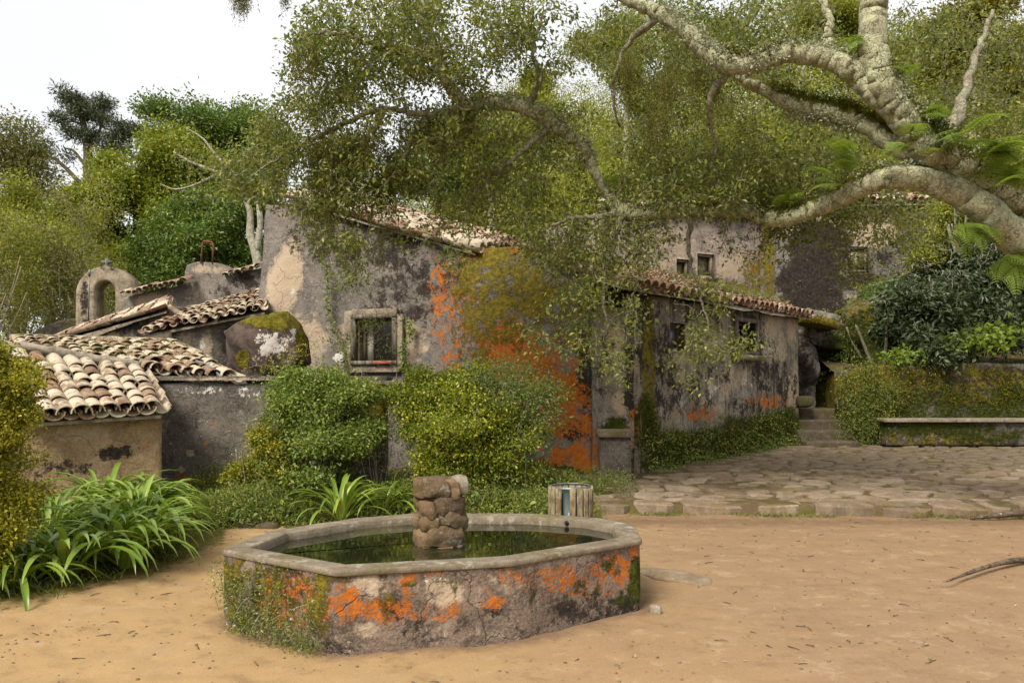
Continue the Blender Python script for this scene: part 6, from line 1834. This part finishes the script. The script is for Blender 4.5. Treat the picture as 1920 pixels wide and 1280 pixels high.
plant('rock_ivy', P(1600, 700, 19.2), 'dark green ivy and moss over the rocks above the stone steps', 'climber', rc, 900, 20, .12, .06, L_deep, M_twig, ((0, 0, .6), (.3, 0, 1)), .015, gap=.42, gfreq=1.8, seed=44, lo=.5)

# strap-leaved clumps
def strap_mesh(name, L, w0, rise, fallx, seed):
    n = 11
    s = np.linspace(0, 1, n)
    a0, a1 = rise, fallx
    ang = a0 + (a1 - a0) * s ** 1.5
    x = np.concatenate([[0], np.cumsum(np.cos(ang[:-1]))]) * L / (n - 1)
    z = np.concatenate([[0], np.cumsum(np.sin(ang[:-1]))]) * L / (n - 1)
    y = .05 * L * np.sin(s * 2 + seed)
    wd_ = w0 * np.minimum(1, .55 + s * 1.6) * np.minimum(1, (1 - s) * 3.2 + .06)
    V, at = [], []
    for i in range(n):
        nx_, nz_ = -math.sin(ang[i]), math.cos(ang[i])
        for k in (-1, -.5, 0, .5, 1):
            h = .22 * wd_[i] * abs(k)
            V.append((x[i] + nx_ * h, y[i] + k * wd_[i] / 2, z[i] + nz_ * h)); at.append(s[i])
    Q = np.array([[i * 5 + k, (i + 1) * 5 + k, (i + 1) * 5 + k + 1, i * 5 + k + 1] for i in range(n - 1) for k in range(4)])
    me = np_mesh(name, np.array(V), [Q], {'along': np.array(at)}, True)
    me.materials.append(M_strap)
    return me
SM = [strap_mesh('strap_leaf', L, w_, r_, f_, q) for q, (L, w_, r_, f_) in enumerate(((.75, .046, 1.3, -1.0), (.85, .050, 1.1, -1.4), (.65, .044, 1.4, -.3), (.9, .050, .95, -1.5), (.72, .052, 1.2, -.7), (.8, .044, .85, -1.4)))]
def strap_plant(base, n, scale, label, group=None, az=None):
    t = thing('strap_leaf_plant', base, label, 'plant', group)
    for k in range(n):
        a = k / n * 2 * math.pi * 2.4 + rng.normal() * .3
        e = rng.normal() * .12
        x = np.array([math.cos(a), math.sin(a), 0]); y = np.array([-math.sin(a), math.cos(a), 0]); z = np.array([0, 0, 1.])
        x, z = x * math.cos(e) + z * math.sin(e), z * math.cos(e) - x * math.sin(e)
        s = scale * rng.uniform(.75, 1.15)
        inst('strap_leaf', SM[int(rng.integers(6))], t, np.asarray(base) + [math.cos(a) * .05, math.sin(a) * .05, 0], np.stack([x, y, z], 1), (s, s * rng.uniform(.85, 1.2), s))
bed = [(-4.0, 6.55, .02), (-3.62, 6.5, .06), (-3.55, 6.95, .12), (-4.1, 7.1, .15), (-3.3, 7.2, .14), (-3.75, 7.5, .2), (-3.2, 7.65, .18), (-3.45, 8.0, .24), (-3.9, 8.05, .26), (-4.35, 7.6, .24), (-4.3, 8.4, .28), (-3.3, 8.35, .2), (-4.6, 6.9, .1), (-3.05, 7.95, .1), (-4.5, 6.35, .02), (-4.2, 6.15, .0), (-3.85, 6.25, .02), (-4.9, 6.6, .05), (-3.3, 6.85, .08)]
for q, p in enumerate(bed):
    p = (min(p[0], -.462 * p[1]), p[1], p[2])
    row = 0 if p[1] < 6.9 else 1 if p[1] < 7.7 else 2
    mates = sorted([b_ for b_ in bed if (0 if b_[1] < 6.9 else 1 if b_[1] < 7.7 else 2) == row])
    ordn = ('first', 'second', 'third', 'fourth', 'fifth', 'sixth', 'seventh', 'eighth', 'ninth')[[m_ for m_ in mates].index(bed[q])]
    strap_plant(p, 48, rng.uniform(.85, 1.05), 'arching strap-leaved clump, %s from the box bush in the %s row of the bed' % (ordn, ('path-side', 'middle', 'shed-side')[row]), 'strap-leaved clumps in the bed below the shed')
strap_plant(gp(640, 9.15) + [0, 0, .17], 46, 1.0, 'single clump of glossy strap leaves on the bank directly behind the basin')
strap_plant(gp(722, 9.5) + [0, 0, .14], 18, .72, 'smaller upright strap-leaved clump beside the dry twigs on the bank')
# earth and edging stones of that bed
X, Y, Q = grid_xy(-5.8, -2.3, 60, 5.6, 9.6, 60)
pxx, pyy = CX + X / Y * F, None
edge = np.interp(pxx, [-200, 0, 130, 340, 420], [1125, 1118, 1092, 1038, 990])
yf = EYE * F / (edge - HY)
z = sstep(Y - yf, 0, .25) * .10 + np.clip(Y - yf, 0, 3) * .07 - .04
z = z * sstep(pxx, 370, 335) - .03
obj('planted_bed', np.stack([X, Y, z + (fbm(np.stack([X, Y, 0 * X], -1), 3, 3, 6) - .5) * .05], -1), Q, M_soil, kind='structure')
for q, (px, py, s_) in enumerate(((20, 1090, .30), (75, 1085, .24), (150, 1068, .26), (205, 1058, .22), (245, 1040, .26), (290, 1030, .18), (322, 1022, .16))):
    Y_ = EYE * F / (py - HY)
    V, Q = blob_rock(((px - CX) / F * Y_, Y_ + .08, .07), (s_, s_ * .8, s_ * .85), 60 + q, 8, .03, 4)
    tag(obj('edging_stone', V, Q, M_rock), 'brown edging stone under the strap leaves, %s from the box bush along the path' % ('first', 'second', 'third', 'fourth', 'fifth', 'sixth', 'seventh')[q], 'stone', 'edging stones of the strap-leaved bed')

# ground cover on the bank, weeds, moss on walls
def bank_pts(n, x0=345, x1=1110, ya=.0, yb=1.9):
    px = rng.uniform(x0, x1, n)
    yf = EYE * F / (bank_front(px) - HY)
    Y = yf + ya + (yb - ya) * rng.uniform(0, 1, n) ** 1.2
    x = (px - CX) / F * Y
    return np.stack([x, Y, bank_z(x, Y)], -1)
bp = bank_pts(11000)
bp = bp[vnoise(bp, 2.2, 33) > .30]
bp[:, 2] += rng.uniform(0, 1, len(bp)) ** 2 * .45 * vnoise(bp, 1.3, 8) + .02
V, fs, A = leafset(bp, 16, .07, .036, .5, .6, 0, .6, .6, cl=.6)
tag(obj('ground_cover', V, fs, L_ground, None, A, False, kind='stuff'), 'low green creeping plants covering the bank behind the basin', 'ground cover')
def blades(pts, k, h, w_, lean=.5, r=.05):
    n = len(pts) * k
    c = np.repeat(pts, k, 0) + rng.normal(size=(n, 3)) * [r, r, 0]
    d = unit(np.stack([rng.normal(size=n) * lean, rng.normal(size=n) * lean, np.ones(n)], -1))
    hh = h * rng.uniform(.4, 1.2, n)[:, None]
    sd = unit(np.cross(d, rng.normal(size=(n, 3))))
    bend = unit(d * [1, 1, 0]) * .35
    m = c + d * hh * .55; e = c + (d + bend) * hh * .95
    V = np.stack([c - sd * w_, c + sd * w_, m + sd * w_ * .8, m - sd * w_ * .8, e], 1).reshape(-1, 3)
    i = np.arange(n) * 5
    return V, [np.stack([i, i + 1, i + 2, i + 3], -1), np.stack([i + 3, i + 2, i + 4], -1)], {'rnd': np.repeat(rng.uniform(0, 1, n), 5)}
gp_ = bank_pts(520, 350, 900, .2, 1.2)
gp_ = gp_[vnoise(gp_, 1.1, 6) > .48]
tp_ = []
for _ in range(260):       # grass at the kerb's foot and between its stones
    x = rng.uniform(1.2, 9.5)
    if vnoise(np.array([[x, 0, 0.]]), 1.6, 12)[0] > .5: tp_.append((x, terrace_front(x) - .06 + rng.normal() * .03, -.01))
for _ in range(240):       # along the strap-leaved bed's edge
    px = rng.uniform(-40, 345); py = np.interp(px, [-200, 0, 130, 340, 420], [1130, 1122, 1096, 1042, 1000]) + rng.normal() * 9
    Y_ = EYE * F / (py - HY); tp_.append(((px - CX) / F * Y_, Y_, plaza_z(np.array([(px - CX) / F * Y_]), np.array([Y_]))[0]))
tp_ = np.array(tp_)
bag = Bag()
V, fs, A = blades(gp_, 9, .22, .005); bag.add(V, fs, A)
V, fs, A = blades(tp_, 10, .085, .004, .7); bag.add(V, fs, A)
V, fs, A = leafset(tp_ + [0, 0, .02], 5, .035, .026, .6, .4, 0, .6, .8); bag.add(V, fs, A)
tag(bag.build('grass', L_grass, None, False, 'stuff'), 'grass and small weeds along the kerb, the bed edge and the bank', 'grass')
# low stones peeping out of the bank
for q, (px, py, s_, lab) in enumerate(((500, 965, .3, 'mossy yellowish rock in the ground cover nearest the basin corner'), (545, 935, .26, 'dark rock just under the strap-leaved clump on the bank'), (460, 985, .24, 'low mossy rock at the front edge of the ground cover'), (575, 950, .2, 'small brown rock between ground cover and strap leaves'))):
    Y_ = 9.0
    p = P(px, py, Y_)
    p[2] = bank_z(p[:1], p[1:2])[0] + .05
    V, Q = blob_rock(p, (s_ * .9, s_ * .7, s_ * .55), 80 + q, 9, .05, 3.5)
    tag(obj('bank_rock', V, Q, M_mossrock), lab, 'rock')

def wall_tufts(wd, mask, n, thr, k, r, L, lm, name, parent, off=.02, droop=.2, zmax=99):
    """little tufts standing out of a wall where its moss mask is strong"""
    m = wd['masks'][mask]; V0 = wd['V']
    idx = np.where((m > thr) & (V0[:, 2] < zmax))[0]
    if not len(idx): return
    c = V0[rng.choice(idx, n)] + rng.normal(size=(n, 3)) * .03
    c[:, :2] += wd['n'] * off
    c = c[fbm(c, 3.0, 3, 6) > .42]
    V, fs, A = leafset(c, k, r, L, .45, 1, droop, .4, .2, cl=.5)
    o = obj(name, V, fs, lm, parent, A, False, kind='stuff')
    return o
wall_tufts(H, 'moss', 420, .50, 5, .03, .026, L_moss, 'moss', house)
wall_tufts(CW, 'green', 2600, .42, 12, .035, .036, L_gmoss, 'moss', cot)
wall_tufts(RW, 'moss', 900, .5, 10, .035, .04, L_moss, 'moss', ret)
wall_tufts(RW, 'green', 900, .6, 8, .035, .045, L_gmoss, 'moss', ret)
V, fs, A = leafset(lt, 10, .03, .04, .45, .6, 0, .6, .5)
tag(obj('lintel_moss', V, fs, L_moss, None, A, False, kind='stuff'), 'yellow-green moss on the stone slab jutting from the cottage corner', 'moss')
wall_tufts(EW, 'green', 700, .5, 12, .05, .06, L_gmoss, 'moss', end)
wall_tufts(GW, 'moss', 260, .5, 9, .02, .026, L_moss, 'moss', gar)
# leafy weeds along the cottage foot and hanging over the retaining wall's end
wp_ = []
for _ in range(330):
    u = rng.uniform(0, CW['L'] - .15)
    zz = terrace_z(C_A[1] + CW['d'][1] * u) + rng.uniform(0, 1) ** 1.6 * .62 * (.5 + vnoise(np.array([[u, 0, 0.]]), 1.4, 4)[0])
    p = C_A + CW['d'] * u + CW['n'] * (.06 + rng.uniform(0, .28) * (1 if zz < .5 else .3))
    wp_.append((p[0], p[1], zz))
V, fs, A = leafset(np.array(wp_), 15, .07, .048, .5, .8, .3, .6, .5, cl=.6)
tag(obj('wall_weeds', V, fs, L_ground, None, A, False, kind='stuff'), 'ferny green weeds and moss crowding the foot of the cottage wall', 'weeds')
wp_ = []
for _ in range(420):
    px, py = 1578 + abs(rng.normal()) * 60, rng.uniform(684, 835)
    if px > 1770: continue
    wp_.append(P(px, py, 17.32 - rng.uniform(0, .14)))
V, fs, A = leafset(np.array(wp_), 14, .09, .05, .4, 1, .5, .5, .4, cl=.6)
tag(obj('trailing_plants', V, fs, L_ground, None, A, False, kind='stuff'), 'trailing green plants hanging over the end of the retaining wall by the steps', 'plants')
wp_ = np.array([P(px, py, Y_) for px, py, Y_ in zip(rng.normal(1130, 34, 170), rng.uniform(870, 950, 170), rng.uniform(10.6, 11.8, 170))])
wp_[:, 2] = np.maximum(terrace_z(wp_[:, 1]) - .02 + rng.uniform(0, .22, 170), .1)
V, fs, A = leafset(wp_, 15, .07, .04, .4, .9, .2, .6, .4, cl=.5)
tag(obj('post_weeds', V, fs, L_ground, None, A, False, kind='stuff'), 'feathery green weeds growing round the foot of the stone post', 'weeds')
# daisies' greenery on the basin side
fp = []
e0, e1 = BASIN[0], BASIN[1]
en = np.array([e1[1] - e0[1], -(e1[0] - e0[0])]); en = en / np.linalg.norm(en)
if en @ (bc - e0) > 0: en = -en
for _ in range(330):
    u = rng.uniform(-.04, .98); zz = rng.uniform(0, 1) ** 1.5 * .46
    lim = np.interp(u, [0, .3, .6, 1], [.42, .36, .40, .22])
    if zz > lim and rng.uniform() > .25: continue
    if vnoise(np.array([[u * 1.2, zz, 0.]]), 6, 3)[0] < .36: continue
    p = e0 + (e1 - e0) * u + en * (rng.uniform(.005, .03) + .09 * (1 - zz / .46) * rng.uniform(0, 1))
    fp.append((p[0], p[1], zz + plaza_z(np.array([p[0]]), np.array([p[1]]))[0]))
fp = np.array(fp)
dz = thing('trailing_daisy', (fp[:, 0].mean(), fp[:, 1].mean(), .03), 'feathery trailing daisy plant climbing the shaded end of the basin', 'plant')
V, fs, A = leafset(fp, 17, .032, .026, .32, 1, .2, .5, .4, cl=.5)
obj('foliage', V, fs, L_ground, dz, A, False)
cb = Bag()
for p in fp[rng.choice(len(fp), 90)]:
    q = p + rng.normal(size=3) * [.06, .03, .03] - [0, 0, .12]
    cb.add(*tube(np.stack([q, (p + q) / 2 + rng.normal(size=3) * .015, p]), .0022, 3, False))
cb.build('stem', M_twig, dz)
V, fs, A = leafset(fp[rng.choice(len(fp), 16)] + [en[0] * .04, en[1] * .04, .02], 9, .001, .011, .4, .2, 0, 1.5, 1.2)
obj('daisy', V, fs, L_daisy, dz, A, False, kind='stuff')

# weeds and dry leaves on the old roofs
rp = []
for _ in range(420):
    u, v = rng.uniform(.12, .98), rng.uniform(.15, 1)
    p = lerp(lerp(q0, q1, u), lerp(q3, q2, u), v)
    if vnoise(p[None], 1.6, 4)[0] > .44: rp.append(p + [0, 0, .06])
rp = np.array(rp)
bag = Bag()
V, fs, A = leafset(rp, 12, .06, .035, .45, .6, 0, .6, .6, cl=.6); bag.add(V, fs, A)
V, fs, A = blades(rp[::2], 7, .14, .004, .6); bag.add(V, fs, A)
tag(bag.build('roof_weeds', L_grass, None, False, 'stuff'), 'dry and green weeds growing over the old tiles of the annex roof', 'weeds')
rp = []
for _ in range(1500):
    u, v = rng.uniform(0, .98), rng.uniform(.10, 1.0)
    p = lerp(lerp(ce0, ce1, u), lerp(cr0, cr1, u), v)
    rp.append(p + [0, 0, .10 + .06 * vnoise(p[None], 3.0, 4)[0]])
V, fs, A = leafset(np.array(rp), 11, .09, .07, .5, .12, 0, .8, 1.2, cl=.3)
tag(obj('fallen_leaves', V, fs, L_dry, None, A, False, kind='stuff'), 'thick drift of dry brown oak leaves lying on the cottage roof', 'leaf litter')
rp2 = np.array([p for p in rp if vnoise(p[None], .9, 9)[0] > .52 and rng.uniform() < .5])
V, fs, A = blades(rp2, 7, .2, .005, .5, .08)
tag(obj('roof_grass', V, fs, L_grass, None, A, False, kind='stuff'), 'tufts of yellow-green grass sprouting from the cottage roof', 'grass')
# crumbs of leaf and stone on the sand
n = 2600
x = rng.uniform(-5, 7.5, n); y = rng.uniform(3.0, 10, n)
ok = np.array([vnoise(np.array([[a, b_, 0.]]), .7, 14)[0] > .36 for a, b_ in zip(x, y)])
inside = np.zeros(n, bool)
from mathutils.geometry import intersect_point_tri_2d
cxy = BASIN.mean(0)
for a, b_ in zip(BASIN, np.roll(BASIN, -1, 0)):
    for i in range(n):
        if intersect_point_tri_2d((x[i], y[i]), tuple(cxy), tuple(a), tuple(b_)): inside[i] = True
ok &= ~inside
x, y = x[ok], y[ok]
lp = np.stack([x, y, plaza_z(x, y) + .004], -1)
V, fs, A = leafset(lp, 1, .0, .030, .45, .1, 0, 1, 6.0, spread=(.25, 1.25))
V[:, 2] = np.maximum(V[:, 2], np.repeat(lp[:, 2], 4) + .001)
tag(obj('fallen_leaves', V, fs, L_dry, None, A, False, kind='stuff'), 'scattered dry leaf crumbs lying on the sandy ground around the basin', 'leaf litter')
n = 1500
x = rng.uniform(-5, 7, n); y = 3.0 + 6.8 * rng.uniform(0, 1, n) ** 1.4
bag = Bag()
for a, b_ in zip(x, y):
    if np.hypot((a - bc[0]) / 1.7, (b_ - bc[1]) / 1.3) < 1: continue
    s_ = rng.uniform(.003, .010)
    V, Q = rough_box((a, b_, plaza_z(np.array([a]), np.array([b_]))[0] + s_ * .3), (s_ * 2, s_ * 1.6, s_ * 1.2), None, 3, s_ * .3, int(rng.integers(999)), 60, .6)
    bag.add(V, Q)
tag(bag.build('pebble', M_paving, None, True, 'stuff'), 'tiny pebbles and grit scattered over the sandy ground', 'pebbles')

plant('hanging_shrub', P(1800, 470, 18.0), 'olive twiggy shrub hanging in front of the end house, under the arching limb', 'bush', [L3(1790, 430, 18.6, 66, 50), L3(1850, 420, 18.4, 66, 56), L3(1900, 460, 18.2, 60, 50), L3(1760, 490, 18.6, 50, 30), L3(1950, 400, 18.4, 70, 70), L3(1740, 410, 19.2, 24, 30)], 900, 18, .13, .085, L_wood, M_twig, tuple((rng.normal() * .5, rng.normal() * .2, rng.uniform(.4, 1.2)) for _ in range(8)), .03, gap=.4, gfreq=1.6, tip=.004, rmax=.015, seed=51, lo=.3, sub=6)
bag = Bag()
for _ in range(230):
    px, Y_ = rng.uniform(-60, 2000), 3.1 + 6.6 * rng.uniform() ** 1.3
    x_ = (px - CX) / F * Y_
    if np.hypot((x_ - bc[0]) / 1.75, (Y_ - bc[1]) / 1.35) < 1: continue
    a_ = rng.uniform(0, 6.28); l_ = rng.uniform(.02, .10)
    p0 = np.array([x_, Y_, plaza_z(np.array([x_]), np.array([Y_]))[0] + .006]); d_ = np.array([math.cos(a_), math.sin(a_), 0])
    bag.add(*tube(np.stack([p0, p0 + d_ * l_ * .5 + [rng.normal() * .006, rng.normal() * .006, .003], p0 + d_ * l_]), [.0035, .003, .0015], 4, False))
tag(bag.build('fallen_twig', M_brownbark, None, True, 'stuff'), 'small broken twigs strewn over the sandy ground', 'twigs')

bp = bank_pts(900, 350, 1100, .1, 1.7)
bp = bp[vnoise(bp, 1.4, 55) > .5]
bp[:, 2] += rng.uniform(.05, .22, len(bp))
V, fs, A = leafset(bp, 7, .09, .085, .62, .5, .2, .7, .8, cl=.5)
tag(obj('ground_cover', V, fs, L_shrub, None, A, False, kind='stuff'), 'broader green leaves standing in patches above the creeping plants of the bank', 'ground cover')
V, fs, A = blades(bp[::3], 5, .30, .006, .4, .08)
tag(obj('grass', V, fs, L_grass, None, A, False, kind='stuff'), 'long grass blades standing in the planted bank behind the basin', 'grass')
